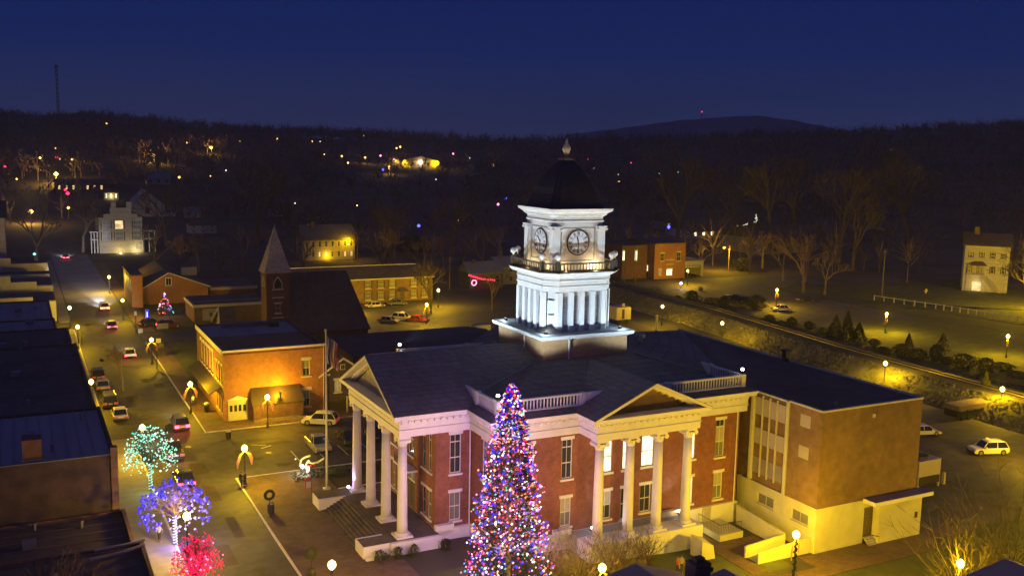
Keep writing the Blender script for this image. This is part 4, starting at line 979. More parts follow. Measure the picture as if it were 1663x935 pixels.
u = atY(653, 478, ly).x; d_ = MB().box(u-.6, ly-.06, .1, u+.6, ly-.005, 2.4).build('door', 'darksiding', LB)
sub(d_, 'canopy', MB().slab([(u-1.3, ly-1.5, 2.6), (u+1.3, ly-1.5, 2.6), (u+.6, ly-.02, 3.4), (u-.6, ly-.02, 3.4)], .08), 'darkroof')
for x in (512, 654): 
    q = atY(x, 438, ly+3.0); MB().box(q.x-.6, q.y-.4, rzz-3.2, q.x+.6, q.y+.4, rzz-1.0).build('chimney', 'darkbrick', LB)
# --- flat-roofed sheds between church and courthouse
a = P(600, 545, 4.2); b = P(775, 532, 4.2)
F1 = thing('flat_roofed_shop', 'low shop with wide dark flat roof and orange-lit corner behind the courthouse roof', 'building', (a.x+6, a.y, 0))
ya = P(690, 553, 4.2).y
MB().box(a.x-6, ya+.3, -.05, b.x-.3, ya+9.5, 3.7).build('wall', 'tanbrick', F1)
MB().slab([(a.x-7, ya, 4.2), (b.x-1, ya, 4.2), (b.x+.6, ya+5, 4.4), (b.x-1, ya+10, 4.2), (a.x-7, ya+10, 4.2)], .35).build('roof', 'darkroof', F1)
q = P(783, 530, 4.0); MB().box(q.x-1.9, q.y-1.2, 3.5, q.x+1.2, q.y+.4, 4.5).build('gable_sign_board', 'cream', F1)
point('lamp', (q.x+.6, q.y-3.2, 4.4), 55, SODIUM, .1, F1)
a = P(525, 575, 5.0); b = P(735, 556, 5.0); ya = P(640, 572, 5.0).y
F2 = thing('grey_flat_roof_building', 'long low building with faded grey flat roof behind the left half of the courthouse', 'building', (a.x+8, ya, 0))
MB().box(a.x+4, ya, -.05, b.x+8, ya+10.5, 4.6).build('wall', 'darkbrick', F2)
MB().box(a.x+3.8, ya-.2, 4.61, b.x+8.2, ya+10.7, 4.9).build('roof', 'earth' if 0 else 'paver', F2)
# --- brick shop with flat roof and lit mural wall beside the church hall
a = P(303, 522); c_ = P(346, 523); q = atY(345, 494, c_.y)
MS = thing('mural_shop', 'single-storey brick shop with dark flat roof and pale mural wall left of the church', 'building', (a.x+8, c_.y, 0))
mx0 = a.x+1.2; my0 = c_.y; mz = q.z; mx1 = atY(430, 500, my0).x
house_box(MS, mx0, my0, mx1, my0+12, -.05, mz, 'annexbrick')
MB().box(mx0-.3, my0-.3, mz-.5, mx1, my0-.01, mz+.05).box(mx0-.3, my0-.01, mz-.5, mx0-.01, my0+12, mz+.05).build('fascia', 'cream', MS)
MB().box(mx0-.01, my0-.01, mz+.001, mx1, my0+12, mz+.2).build('roof', 'darkroof', MS)
mu = MB().box(mx0+1.6, my0-.06, .5, mx0+7.2, my0-.012, mz-.9).build('mural', 'tansiding', MS)
for k, m in enumerate(('panelwhite', 'bronze', 'banner', 'panelwhite', 'darksiding', 'panelwhite')):
    u = mx0+2.1+k*.9; sub(mu, 'painted_patch', MB().box(u, my0-.075, .8+(k % 2)*.5, u+.55, my0-.061, mz-1.4-(k % 3)*.3), m)
mb = MB()
for i in range(3): mb.box(mx0+.3+i*.01, my0+3+i*.3, mz+.2, mx1-.5, my0+3.1+i*.3, mz+.25)
mb.build('roof_joint', 'metalroof', MS)
dd = P(690, 1, 4)
# --- barn-like gabled store with long metal roof, further left
a = P(222, 489); q0 = P(233, 489)
gy = 232.0
gx0 = atY(232, 480, gy).x; gapx = atY(273, 442, gy); gx1 = atY(338, 470, gy).x; gez = atY(233, 467, gy).z
GS = thing('gable_front_store', 'wide gabled store with white eaves, small attic window and long dark roof', 'building', ((gx0+gx1)/2, gy, 0))
MB().box(gx0, gy, -.05, gx1, gy+26, gez).add([(gx0, gy, gez), (gx1, gy, gez), (gapx.x, gy, gapx.z-.3)], [(0, 1, 2)]).build('wall', 'darksiding' if 0 else 'tanbrick', GS)
MB().slab([(gx0-.5, gy+26, gez-.3), (gx0-.5, gy-.6, gez-.3), (gapx.x, gy-.6, gapx.z), (gapx.x, gy+26, gapx.z)], .2).slab([(gapx.x, gy+26, gapx.z), (gapx.x, gy-.6, gapx.z), (gx1+.5, gy-.6, gez-.3), (gx1+.5, gy+26, gez-.3)], .2).build('roof', 'darkroof', GS)
mb = MB()
for sg, xx in ((-1, gx0-.5), (1, gx1+.5)): mb.tube((xx, gy-.7, gez-.35), (gapx.x, gy-.7, gapx.z-.08), .17, n=4)
mb.build('bargeboard', 'linepaint', GS)
w_ = MB().box(gapx.x-.7, gy-.1, gez-.1+.3, gapx.x+.7, gy-.005, gez+2.1).build('attic_window', 'white', GS)
sub(w_, 'pane', MB().box(gapx.x-.55, gy-.13, gez+.35, gapx.x-.04, gy-.101, gez+1.95).box(gapx.x+.04, gy-.13, gez+.35, gapx.x+.55, gy-.101, gez+1.95), 'glass')
q = P(306, 433, gapx.z+.5); MB().box(q.x-1.8, q.y-.6, gapx.z-1.5, q.x+1.8, q.y+.6, gapx.z+.4).build('roof_hatch', 'metalroof', GS)
ls = thing('low_shed_row', 'low dark sheds with a pale fascia right of the gabled store', 'building', (gx1+8, gy+3, 0))
lx2 = atY(415, 460, gy+2).x
MB().box(gx1+.6, gy+2, -.05, lx2, gy+16, gez-1.6).build('wall', 'darkbrick', ls); MB().box(gx1+.6, gy+1.4, gez-1.55, lx2+.3, gy+16.3, gez-.9).build('fascia', 'panelwhite', ls); MB().box(gx1+.6, gy+1.7, gez-.88, lx2, gy+16, gez-.7).build('roof', 'darkroof', ls)
# white sided shop left of it with vertical battens
sx = thing('corner_shop', 'small two-storey shop with yellow-lit tall front windows by the far street lamp', 'building', (atY(222, 480, 240).x, 240, 0))
x0, x1 = P(206, 476, 0).x, gx0-1.2; y0 = 236
MB().box(22.0, 228, -.05, gx0-.4, 246, 7.2).build('wall', 'tanbrick', sx); MB().box(21.8, 227.8, 7.21, gx0-.3, 246.2, 7.45).build('roof', 'darkroof', sx)
for i in range(4): MB().box(21.9, 229+i*3.8, 3.6, 21.99, 230.4+i*3.8, 6.3).build('window', 'blind', sx)

# --- the row of stores along the left pavement (seen from above: parapets and roofs)
def row_store(y0, y1, h, label, roofm, wallm, x1=8.2, x0=-42, over=True, back=0, fr='darkbrick'):
    t = thing('row_store', label, 'building', (x1-10, (y0+y1)/2, 0), group='stores in the row along the left pavement')
    MB().box(x0, y0+.02, -.05, x1, y1-.02, h-.35).build('wall', wallm, t)
    MB().box(x0, y0+.02, h-.35, x1, y0+.32, h).box(x0, y1-.32, h-.35, x1, y1-.02, h-.02).box(x1-.3, y0+.33, h-.35, x1, y1-.33, h+.15).build('parapet', fr, t)
    MB().slab([(x0, y0+.33, h-.25-back), (x1-.31, y0+.33, h-.25), (x1-.31, y1-.33, h-.25), (x0, y1-.33, h-.25-back)], .1).build('roof', roofm, t)
    roof_detail(t, x0, x1, y0, y1, h, roofm == 'blueroof', int(y0))
    return t
def roof_detail(t, x0, x1, y0, y1, z, seams, seed):
    rr = random.Random(seed)
    if seams:
        m = MB(); n = int((x1-x0)/1.1)
        for k in range(n): m.box(x0+k*1.1, y0+.4, z-.15, x0+k*1.1+.07, y1-.4, z-.08)
        m.build('standing_seams', 'metalroof', t, kind='stuff')
    else:
        m = MB()
        for k in range(5): yy_ = lerp(y0+.8, y1-.8, k/4); m.box(x0, yy_, z-.16, x1-.5, yy_+.1, z-.135)
        m.build('felt_joints', 'roof', t, kind='stuff')
    for k in range(3):
        x, y = rr.uniform(-6, x1-1.5), rr.uniform(y0+1.5, y1-1.5); MB().cyl(x, y, z-.2, z+.35, .12, n=7).cyl(x, y, z+.35, z+.45, .2, n=7).build('roof_vent', 'metalroof', t)
    x, y = rr.uniform(-5, 1), rr.uniform(y0+2, y1-2); MB().box(x, y, z-.18, x+1.1, y+.9, z+.45).build('cooling_box', 'metalroof', t)
def cap(t, x0, x1, y, z, m='metalroof'): MB().box(x0, y-.12, z, x1, y+.3, z+.08).build('parapet_cap', m, t)
t = row_store(73.0, 82.4, 3.2, 'low flat-roofed store nearest the camera with pale curved roof strips', 'darkroof', 'darkbrick', x1=8.1)
for i in range(2):
    m = MB(); pts = [P(145+i*8, 908-i*14, 3.4), P(200, 896-i*11, 3.4), P(234, 884-i*8, 3.4)]
    for a, b in zip(pts, pts[1:]): m.tube(a, b, .14, n=5)
    m.build('roof_pipe', 'metalroof', t)
t = row_store(82.45, 91.3, 3.0, 'low store with a very dark flat roof in front of the tall brick side wall', 'darkroof', 'darkbrick', x1=7.5)
t = row_store(91.4, 109.5, 8.2, 'tall brick store with faded blue metal roof and a square brick chimney block', 'blueroof', 'dimmedbrick', fr='dimmedbrick', x1=6.9)
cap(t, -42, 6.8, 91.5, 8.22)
q0 = P(37, 757, 7.9); q1 = P(69, 755, 7.9); MB().box(q0.x, 92.0, 7.6, q1.x, 93.6, 10.2).build('chimney_block', 'darkbrick', t); MB().box(q0.x-.1, 91.85, 7.9, q1.x+.1, 91.98, 8.45).build('flashing', 'metalroof', t)
MB().box(6.5, 91.3, 0, 7.1, 92.1, 8.9).build('corner_pier', 'annexbrick', t)
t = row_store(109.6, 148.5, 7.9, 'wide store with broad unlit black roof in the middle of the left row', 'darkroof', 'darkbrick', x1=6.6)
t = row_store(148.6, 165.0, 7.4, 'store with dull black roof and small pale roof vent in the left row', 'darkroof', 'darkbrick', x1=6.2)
q = P(40, 557, 7.8); MB().cyl(q.x, q.y, 7.2, 8.1, .35, n=8).build('roof_vent', 'metalroof', t)
t = row_store(165.1, 176.0, 7.2, 'store with pale blue-grey metal roof in the left row', 'blueroof', 'darkbrick', x1=4.7); cap(t, -42, 3, 165.3, 7.3)
t = row_store(176.1, 203.0, 6.4, 'far store of the left row with dark blue roof before the cross street', 'blueroof', 'darkbrick', x1=4.6)
for i, (x0, x1, yy, hh) in enumerate(((-6, 2, 216, 5.2), (-3, 3, 232, 6.3), (-6, 6, 246, 6.2), (-3, 6, 262, 7.0))):
    t = thing('stepped_store', ['small store with yellow-lit low parapet just past the cross street', 'narrow store with bright yellow-lit stepped side wall', 'second yellow-lit stepped side wall beyond the narrow store', 'farthest lit stepped side wall in the left row'][i], 'building', (x0, yy, 0), group='yellow-lit stepped stores at the left')
    MB().box(-40, yy, -.05, 6.2, yy+13.5, hh-1).build('wall', 'cream' if i != 2 else 'tanbrick', t)
    MB().box(x0-4, yy, hh-1, x0+1, yy+.4, hh+1.4).box(x0+1.01, yy, hh-1, x1, yy+.4, hh).build('stepped_parapet', 'cream', t)
    MB().box(-40, yy+.41, hh-.98, 6.1, yy+13.3, hh-.8).build('roof', 'darkroof', t)
t = thing('pale_house', 'pale house side at the very left edge of the view with a sloping dark roof', 'house', (-8, 300, 0))
a = atY(0, 440, 262+20); MB().box(a.x-12, 282, 0, a.x+1.6, 296, 17).build('wall', 'siding', t)
mb = MB(); gable_roof(mb, a.x-13, 281.5, a.x+2.2, 296.5, 17, 21, 'x'); mb.build('roof', 'darkroof', t)

# --- stepped-gable house up the street
sy = 345.0
def at(px, py, Y=sy): return atY(px, py, Y)
SG = thing('stepped_gable_house', 'cream house with stepped gable, twin chimneys and side porches at the head of the street', 'house', (at(200, 400).x, sy, 0))
cols = [(160, 178), (168, 169+0), ]
zb = 0
def zz(py): return at(200, py).z
steps = [(160.5, 232.5, 353), (169, 224, 348), (180, 214, 341.5)]
lastz = zb-1
hx = [at(u, 380).x for u in (173, 194, 223.5)]
hol = [(u, zz(372), 2.6, 2.9) for u in hx]+[(hx[0], zz(390), 2.6, 2.9), (hx[1], zz(390), 2.6, 2.9), (hx[2], zz(389), 2.6, 2.9), (hx[2]+.3, zz(407), 2.4, 3.2)]
mb = MB(); wall(mb, 'S', sy, at(161, 380).x, at(232, 380).x, -.3, zz(353), [(u-w/2, u+w/2, z, z+h) for u, z, w, h in hol])
x0_, x1_ = at(161, 380).x, at(232, 380).x
wall(mb, 'W', x0_, sy, sy+16, -.3, zz(353)); wall(mb, 'E', x1_, sy, sy+16, -.3, zz(353))
for (a, b, z) in ((169, 224, 347.5), (180, 214, 337.5)): mb.box(at(a, 380).x, sy, zz(353) if a == 169 else zz(347.4), at(b, 380).x, sy+.5, zz(z))
mb.build('wall', 'tansiding', SG)
for a, b in ((180, 188), (205, 213.5)): MB().box(at(a, 330).x, sy+.0, zz(337.4), at(b, 330).x, sy+1.6, zz(328)).build('chimney', 'tansiding', SG)
for i, q in enumerate(hol): window(SG, 'S', sy, *q, pane=('litwarm' if i == 1 else 'curtain' if i != 6 else 'litdim'), trim='white', shutters='darksiding' if i != 6 else None, lintel=False, sill=False)
mb = MB(); gable_roof(mb, x0_-.3, sy+.52, x1_+.3, sy+16, zz(352), zz(339), 'y'); mb.build('roof', 'darkroof', SG)
for (a, b, nm) in ((148, 159.5, 'porch'), (233, 253, 'porch')):
    xa, xb = at(a, 395).x, at(b, 395).x; m = MB()
    m.box(xa, sy+1, -.3, xb, sy+5, .4).box(xa, sy+1, zz(390), xb, sy+5, zz(388)).box(xa-.3, sy+.7, zz(377), xb+.3, sy+5.3, zz(375.5)); 
    for k in range(3): xx = lerp(xa, xb-.3, k/2); m.box(xx, sy+1, .41, xx+.35, sy+1.35, zz(390.1)).box(xx, sy+1, zz(387.9), xx+.35, sy+1.35, zz(377.1))
    m.build(nm, 'linepaint', SG)
gl = MB().ball(at(195, 411).x, sy-2.5, .6, .25).build('garden_lamp', 'globe', SG); point('lamp', (at(195, 411).x, sy-2.3, .9), 420, (1, .8, .3), .2, SG); point('lamp', (at(221, 409).x, sy-2.2, 1.2), 500, (1, .85, .4), .2, SG)
# --- white gabled house behind
a = onground(240, 353, 0, 300); D = a.y
WG = thing('white_gable_house', 'plain pale gabled house standing behind the stepped-gable house', 'house', tuple(a))
xl, xr, ap_ = atY(216, 340, D), atY(267, 340, D), atY(238.5, 310, D)
ez_ = atY(216, 333, D).z; m = MB(); m.box(xl.x, D, a.z-3, xr.x, D+22, ez_).add([(xl.x, D, ez_), (xr.x, D, ez_), (ap_.x, D, ap_.z)], [(0, 1, 2)]); m.build('wall', 'siding', WG)
m = MB(); m.slab([(xl.x-.4, D+22, ez_-.2), (xl.x-.4, D-.3, ez_-.2), (ap_.x, D-.3, ap_.z+.2), (ap_.x, D+22, ap_.z+.2)], .3).slab([(ap_.x, D+22, ap_.z+.2), (ap_.x, D-.3, ap_.z+.2), (xr.x+.4, D-.3, ez_-.2), (xr.x+.4, D+22, ez_-.2)], .3); m.build('roof', 'greysiding', WG)
MB().box(ap_.x-.9, D-.1, ez_-4, ap_.x+.9, D-.005, ez_-1).build('window', 'glass', WG); MB().box(xr.x, D+1, a.z-3, xr.x+5, D+10, ez_-4).build('side_porch', 'greysiding', WG)

# --- a plain house builder for the more distant ones
def far_house(px, py, wpx, hpx, label, wallm='siding', roofm='darkroof', lit=(), cols=4, rows=2, pitch=.35, roofaxis='x', name='hillside_house', dmin=80, Y=None, lights=(), group=None, litm='litwarm', above=0, dep=None):
    a = onground(px, py, above, dmin) if Y is None else Vector((atY(px, py, Y).x, Y, gh(atY(px, py, Y).x, Y)))
    dist = (Vector((a.x, a.y, a.z-CAMZ))).length; s = dist/F
    w = wpx*s/max(.75, math.cos(math.atan2(a.x, a.y))); h = hpx*s
    t = thing(name, label, 'house', tuple(a), group=group)
    dp = dep or w*.7
    x0, x1, y0, y1, z0, z1 = a.x-w/2, a.x+w/2, a.y, a.y+dp, a.z-2, a.z+h
    hs = []; k = 0
    cw, chh = w/cols, h/rows
    for r in range(rows):
        for c in range(cols): hs.append((x0+cw*(c+.5), a.z+chh*r+chh*.3, cw*.34, chh*.5))
    house_box(t, x0, y0, x1, y1, z0, z1, wallm, hs)
    for i, q in enumerate(hs): window(t, 'S', y0, *q, pane=(litm if i in lit else 'glass'), trim='linepaint', lintel=False, sill=False, cols=1)
    zr = z1+pitch*min(w, dp); m = MB(); gable_roof(m, x0-.4, y0-.4, x1+.4, y1+.4, z1-.1, zr, roofaxis, .25)
    if roofaxis == 'x': m.face((x0, y1, z1), (x0, y0, z1), (x0, (y0+y1)/2, zr-.2)); m.face((x1, y0, z1), (x1, y1, z1), (x1, (y0+y1)/2, zr-.2))
    else: m.face((x0, y0, z1), (x1, y0, z1), ((x0+x1)/2, y0, zr-.2))
    m.build('roof', roofm, t)
    MB().box(x0+w*.2, y0+dp*.4, z1, x0+w*.2+min(1.2, w*.1), y0+dp*.55, zr+h*.15).build('chimney', 'darkbrick', t)
    for (lx, lz, pw, col) in lights: point('lamp', (x0+w*lx, y0-1.5, a.z+h*lz), pw, col, .2, t)
    return t
far_house(137, 312, 76, 12, 'long low house on the left hillside with a row of glowing windows', 'darkbrick', 'darkroof', lit=(0, 1, 2, 4, 5, 6), cols=8, rows=1, pitch=.12, dmin=300)
far_house(181, 326, 20, 13, 'small porch house with bright coloured Christmas lights behind the stepped gable', 'cream', 'darkroof', lit=(0, 1, 2), cols=3, rows=1, dmin=300, litm='litpale', lights=((.5, .5, 200, (1, .75, .4)),))
far_house(258, 300, 34, 9, 'grey house roof among the trees above the pale gabled house', 'greysiding', 'metalroof', dmin=330, cols=3, rows=1)
far_house(535, 420, 80, 33, 'two-storey house with lit porches under a bright lamp, behind the church spire', 'tansiding', 'roof', lit=(2, 3, 6, 7), cols=8, rows=2, Y=308, lights=((.85, 1.0, 1200, SODIUM), (.45, .2, 500, SODIUM)), dep=9, pitch=.5)
far_house(683, 272, 60, 10, 'low lit building with wide gable high on the middle hillside', 'tansiding', 'roof', lit=(2,), cols=5, rows=1, roofaxis='y', pitch=.16, dmin=300, litm='litwhite', lights=((.9, .8, 9000, SODIUM), (.1, .8, 5000, SODIUM), (.5, .9, 3500, (1, .7, .4))))
far_house(790, 472, 54, 24, 'dim house with a string of red lights along its porch', 'darksiding', 'metalroof', cols=3, rows=1, Y=232, pitch=.4)
far_house(830, 458, 44, 30, 'unlit house with pale tin roof left of the clock tower', 'tansiding', 'metalroof', cols=3, rows=2, Y=236, pitch=.4)
far_house(1163, 386, 76, 12, 'long white house with glowing windows beyond the brick hall', 'siding', 'darkroof', lit=(0, 1, 2), cols=6, rows=1, dmin=250, litm='litpale', pitch=.2)
far_house(1278, 412, 90, 24, 'unlit tan house behind the tall bare trees at the right', 'tansiding', 'darkroof', cols=5, rows=2, dmin=200, pitch=.2)
far_house(1100, 372, 40, 12, 'dim house under a violet-white lamp beyond the brick hall', 'greysiding', 'darkroof', cols=3, rows=1, dmin=250, lit=(0,), litm='litdim')
far_house(560, 372, 60, 8, 'house among the trees with two small glowing window pairs above the spire', 'darksiding', 'darkroof', lit=(0, 2, 3), cols=6, rows=1, dmin=250, pitch=.15)
far_house(330, 380, 40, 14, 'unlit grey house left of the church spire in the trees', 'greysiding', 'darkroof', cols=3, rows=2, dmin=250)
far_house(455, 352, 26, 12, 'unlit pale cottage in the trees above the church spire', 'greysiding', 'darkroof', cols=3, rows=1, dmin=250)
far_house(92, 262, 16, 12, 'small house high on the left hill with red-lit window', 'darksiding', 'darkroof', lit=(0, 1), cols=2, rows=2, dmin=300)
far_house(318, 355, 30, 10, 'low grey-roofed house in the dark left of the road trees', 'greysiding', 'metalroof', cols=3, rows=1, dmin=250)
# --- brick hall at the right with garage
a = P(1063, 452); q = P(1113, 452); hy = 231.0
HX0, HX1 = atY(1063, 420, hy).x, atY(1113, 420, hy).x; hz_ = atY(1113, 395, hy).z; hxL = atY(1008, 420, hy+4).x
HB_ = thing('brick_hall', 'two-storey brick hall with sodium-lit front and ghost lettering, right of the tower', 'building', (HX0, hy, 0))
hw_ = [(lerp(HX0, HX1, .25), hz_*.52, 1.3, 2.2), (lerp(HX0, HX1, .78), hz_*.5, 1.5, 2.6), (lerp(HX0, HX1, .2), 1.2, 1.2, 1.6), (lerp(HX0, HX1, .5), 1.0, 2.2, 1.9)]
house_box(HB_, HX0, hy, HX1, hy+16, -.05, hz_, 'tanbrick', hw_)
for i, q in enumerate(hw_): window(HB_, 'S', hy, *q, pane='litdim' if i == 2 else 'litpale' if i == 3 else 'glass', trim='cream', rows=2)
hw2 = [(atY(x, 400, hy+3).x, z, w, h) for x, z, w, h in ((1014, 5.6, .9, 2.8), (1034, 5.4, .9, 3.0), (1054, 2.1, .8, 1.8))]
MB().box(hxL, hy+3.3, -.05, HX0-.02, hy+18, hz_*.93).build('side_wing', 'darkbrick', HB_)
for q in hw2: window(HB_, 'S', hy+3.2, *q, pane='litpale', trim='cream', rows=2, recess=-.02)
MB().box(hxL-.3, hy+2.9, hz_*.93+.01, HX0, hy+18.3, hz_*.93+.3).box(HX0+.001, hy-.35, hz_+.01, HX1+.35, hy+16.3, hz_+.28).build('roof', 'darkroof', HB_)
um = lerp(HX0, HX1, .5); MB().box(um-1.6, hy-.08, hz_*.53, um+1.6, hy-.01, hz_*.53+.25).box(um-1.3, hy-.08, hz_*.40, um+1.3, hy-.01, hz_*.40+.25).build('painted_lettering_band', 'cream', HB_)
GA = thing('garage', 'cream open-fronted garage bay attached to the right of the brick hall', 'garage', (HX1+3, hy+2, 0))
gx1 = atY(1142, 440, hy+2).x; gzt = atY(1125, 424, hy+2).z
m = MB(); wall(m, 'S', hy+2, HX1+.05, gx1, -.05, gzt, [(HX1+1.3, gx1-.9, -.04, gzt-1.3)]); wall(m, 'E', gx1, hy+2, hy+11, -.05, gzt); m.build('wall', 'cream', GA)
MB().box(HX1+.06, hy+10.9, 0, gx1-.05, hy+11, gzt).build('rear_wall', 'darksiding', GA); MB().box(HX1+.05, hy+1.7, gzt+.002, gx1+.3, hy+11.3, gzt+.3).build('roof', 'blueroof', GA)
MB().box(HX1+1.5, hy+2.4, gzt-2.0, gx1-1.1, hy+2.6, gzt-1.5).build('header_beam', 'linepaint', GA)
# --- three-storey white house at the far right
ry = 182.0
q0, q1 = atY(1568, 400, ry), atY(1637, 400, ry); rz0, rz1 = 0, atY(1568, 397, ry).z
RH = thing('three_storey_house', 'cream three-storey house with shuttered windows, outside stair and glowing ground-floor door', 'house', (q0.x, ry, 0))
dx = (q1.x-q0.x)*.62; q1 = Vector((q0.x+dx, ry, 0)); fl = [rz1*.72, rz1*.40, .6]
hs = [(q0.x+dx*f, fl[0], .85, 1.7) for f in (.14, .38, .62, .86)]+[(q0.x+dx*f, fl[1], .85, 2.1) for f in (.13, .64, .88)]+[(q0.x+dx*.32, fl[1]-.4, 1.1, 2.5)]+[(q0.x+dx*.32, .1, 2.4, 2.6)]
house_box(RH, q0.x, ry, q1.x, ry+11, -.3, rz1, 'siding', hs)
for i, q in enumerate(hs):
    window(RH, 'S', ry, *q, pane='litwarm' if i == 8 else 'curtain' if i in (4, 7) else 'glass', trim='white', shutters=None if i in (7, 8) else 'shrub', lintel=False, sill=False, cols=3 if i == 8 else 2)
m = MB(); gable_roof(m, q0.x-.7, ry-.7, q1.x+.7, ry+11.7, rz1, rz1+3.2, 'x'); m.build('roof', 'darkroof', RH)
MB().box(q0.x+dx*.2, ry+4.6, rz1+1.5, q0.x+dx*.2+1.3, ry+5.9, rz1+4.8).build('chimney', 'annexbrick', RH)
um = q0.x+dx*.32; m = MB(); m.slab([(um-2.2, ry-2.0, fl[1]+2.3), (um+2.2, ry-2.0, fl[1]+2.3), (um+1.2, ry-.02, fl[1]+3.3), (um-1.2, ry-.02, fl[1]+3.3)], .1); m.build('porch_roof', 'darkroof', RH)
m = MB().box(um-2.0, ry-1.9, fl[1]-.45, um+2.0, ry-.02, fl[1]-.25)
for xx in (um-1.9, um+1.8): m.box(xx, ry-1.85, 0, xx+.15, ry-1.7, fl[1]-.46).box(xx, ry-1.85, fl[1]-.24, xx+.15, ry-1.7, fl[1]+2.15)
m.build('porch_deck', 'linepaint', RH)
m = MB()
for k in range(9): m.box(um+2.02+k*.42, ry-1.8, fl[1]-.5-k*.42, um+2.44+k*.42, ry-.8, fl[1]-.42-k*.42)
m.tube((um+2, ry-1.85, fl[1]+.5), (um+6, ry-1.85, .9), .06).tube((um+2, ry-1.85, fl[1]-.45), (um+6, ry-1.85, .0), .1)
for k in range(14): x = um+2+k*.29; m.tube((x, ry-1.85, fl[1]-.4-k*.28), (x, ry-1.85, fl[1]+.5-k*.28), .03)
m.build('stair', 'linepaint', RH)
point('lamp', (um-.2, ry-1.2, 2.0), 90, (1, .75, .4), .1, RH); RH.rotation_euler = (0, 0, R(-50))

# --- chimney and roofs of houses under the camera
for i, (px, py, z, wx, lab) in enumerate(((1032, 914, 9.0, 5.5, 'blue-grey hipped roof at the bottom edge left of the dark chimney'), (1176, 922, 8.6, 4.6, 'blue-grey hipped roof at the bottom edge right of the dark chimney'), (1633, 906, 9.0, 6.0, 'dark blue hipped roof in the bottom right corner'))):
    q = P(px, py, z); t = thing('near_house', lab, 'house', (q.x, q.y-6, 0))
    MB().box(q.x-wx+.5, q.y-11.5, -1.2, q.x+wx-.5, q.y+1.8, z-2.6).build('wall', 'siding', t)
    m = MB(); a = (q.x-wx, q.y-12, z-2.6); b = (q.x+wx, q.y-12, z-2.6); c = (q.x+wx, q.y+2.4, z-2.6); d = (q.x-wx, q.y+2.4, z-2.6); r0 = (q.x, q.y, z); r1 = (q.x, q.y-8, z)
    m.face(a, b, r1); m.face(b, c, r0, r1); m.face(c, d, r0); m.face(d, a, r1, r0); m.face(d, c, b, a); m.build('roof', 'blueroof', t)
q = P(1127, 908, 9.2); t = thing('chimney_stack', 'dark square chimney standing up at the bottom edge between two blue roofs', 'chimney', (q.x, q.y, 2))
MB().box(q.x-.55, q.y-.9, 2, q.x+.75, q.y+.2, 9.2).build('stack', 'darkroof', t); MB().box(q.x-.65, q.y-1.0, 8.6, q.x+.85, q.y-.905, 8.9).box(q.x-.25, q.y-.6, 9.21, q.x+.45, q.y-.1, 9.5).build('crown', 'darkroof', t)
# ================================================================== RAILWAY BANK AND TRACK
RB = [(210, 138.5), (190, 135.8), (165, 135.0), (143, 132.2), (124, 129.5), (109, 128.2), (96, 127.4), (84, 126.6), (60, 126.0), (40, 125.5)]   # y, x of near rail
bank = MB(); pr0 = [(-7.5, -.1), (-5.2, 1.4), (-2.6, 2.75), (3.6, 2.8), (6.5, 1.6), (10, -.1)]
def rx(y):
    for (ya, xa), (yb, xb) in zip(RB, RB[1:]):
        if yb <= y <= ya: return lerp(xb, xa, (y-yb)/(ya-yb))
    return RB[0][1]
yy = [40+2.0*i for i in range(86)]; rg = random.Random(3)
vs = []; 
for y in yy:
    for k, (dx, z) in enumerate(pr0): vs.append((rx(y)+dx*(1 if dx < 0 else 1)+rg.uniform(-.3, .3)*(k in (0, 1, 4)), y, z+rg.uniform(-.15, .15)*(k in (1, 4))))
n = len(pr0); bank.add(vs, [(j*n+i, j*n+i+1, (j+1)*n+i+1, (j+1)*n+i) for j in range(len(yy)-1) for i in range(n-1)])
o = link('railway_embankment', bank.mesh('railway_embankment', 'rock'), kind='structure')
# loose stones on the lit face of the bank
m = MB()
for i in range(6500):
    y = rg.uniform(64, 205); u = rg.uniform(-7.3, -2.7); z = lerp(-.05, 2.7, (u+7.5)/4.9); s = rg.uniform(.08, .42)
    x = rx(y)+u; m.add([(x-s, y-s*.8, z-.1), (x+s, y-s, z), (x+s*.8, y+s, z), (x-s, y+s*.9, z-.1), (x, y, z+s*.9)], [(0, 1, 4), (1, 2, 4), (2, 3, 4), (3, 0, 4)])
tag(link('bank_stones', m.mesh('bank_stones', 'stone')), 'rough stones scattered over the face of the railway bank', 'stones', kind='stuff')
TR = thing('railway_track', 'single railway track curving along the top of the stony bank', 'railway track', (130, 100, 2.8))
m = MB(); 
for a, b in zip(yy, yy[1:]): m.add([(rx(a)-.9, a, 2.84), (rx(b)-.9, b, 2.84), (rx(b)+2.6, b, 2.84), (rx(a)+2.6, a, 2.84)], [(3, 2, 1, 0)])
m.build('ballast', 'ballast', TR)
m = MB()
for i in range(280):
    y = 41+i*.6; m.box(rx(y)-.45, y, 2.85, rx(y)+1.95, y+.24, 2.95)
m.build('sleepers', 'sleeper', TR, kind='stuff')
for dx in (0, 1.43):
    m = MB()
    for a, b in zip(yy, yy[1:]):
        m.add([(rx(a)+dx-.05, a, 3.12), (rx(a)+dx+.05, a, 3.12), (rx(b)+dx+.05, b, 3.12), (rx(b)+dx-.05, b, 3.12), (rx(a)+dx-.05, a, 2.95), (rx(b)+dx-.05, b, 2.95)], [(0, 1, 2, 3), (4, 0, 3, 5)])
    m.build('rail', 'rail', TR)
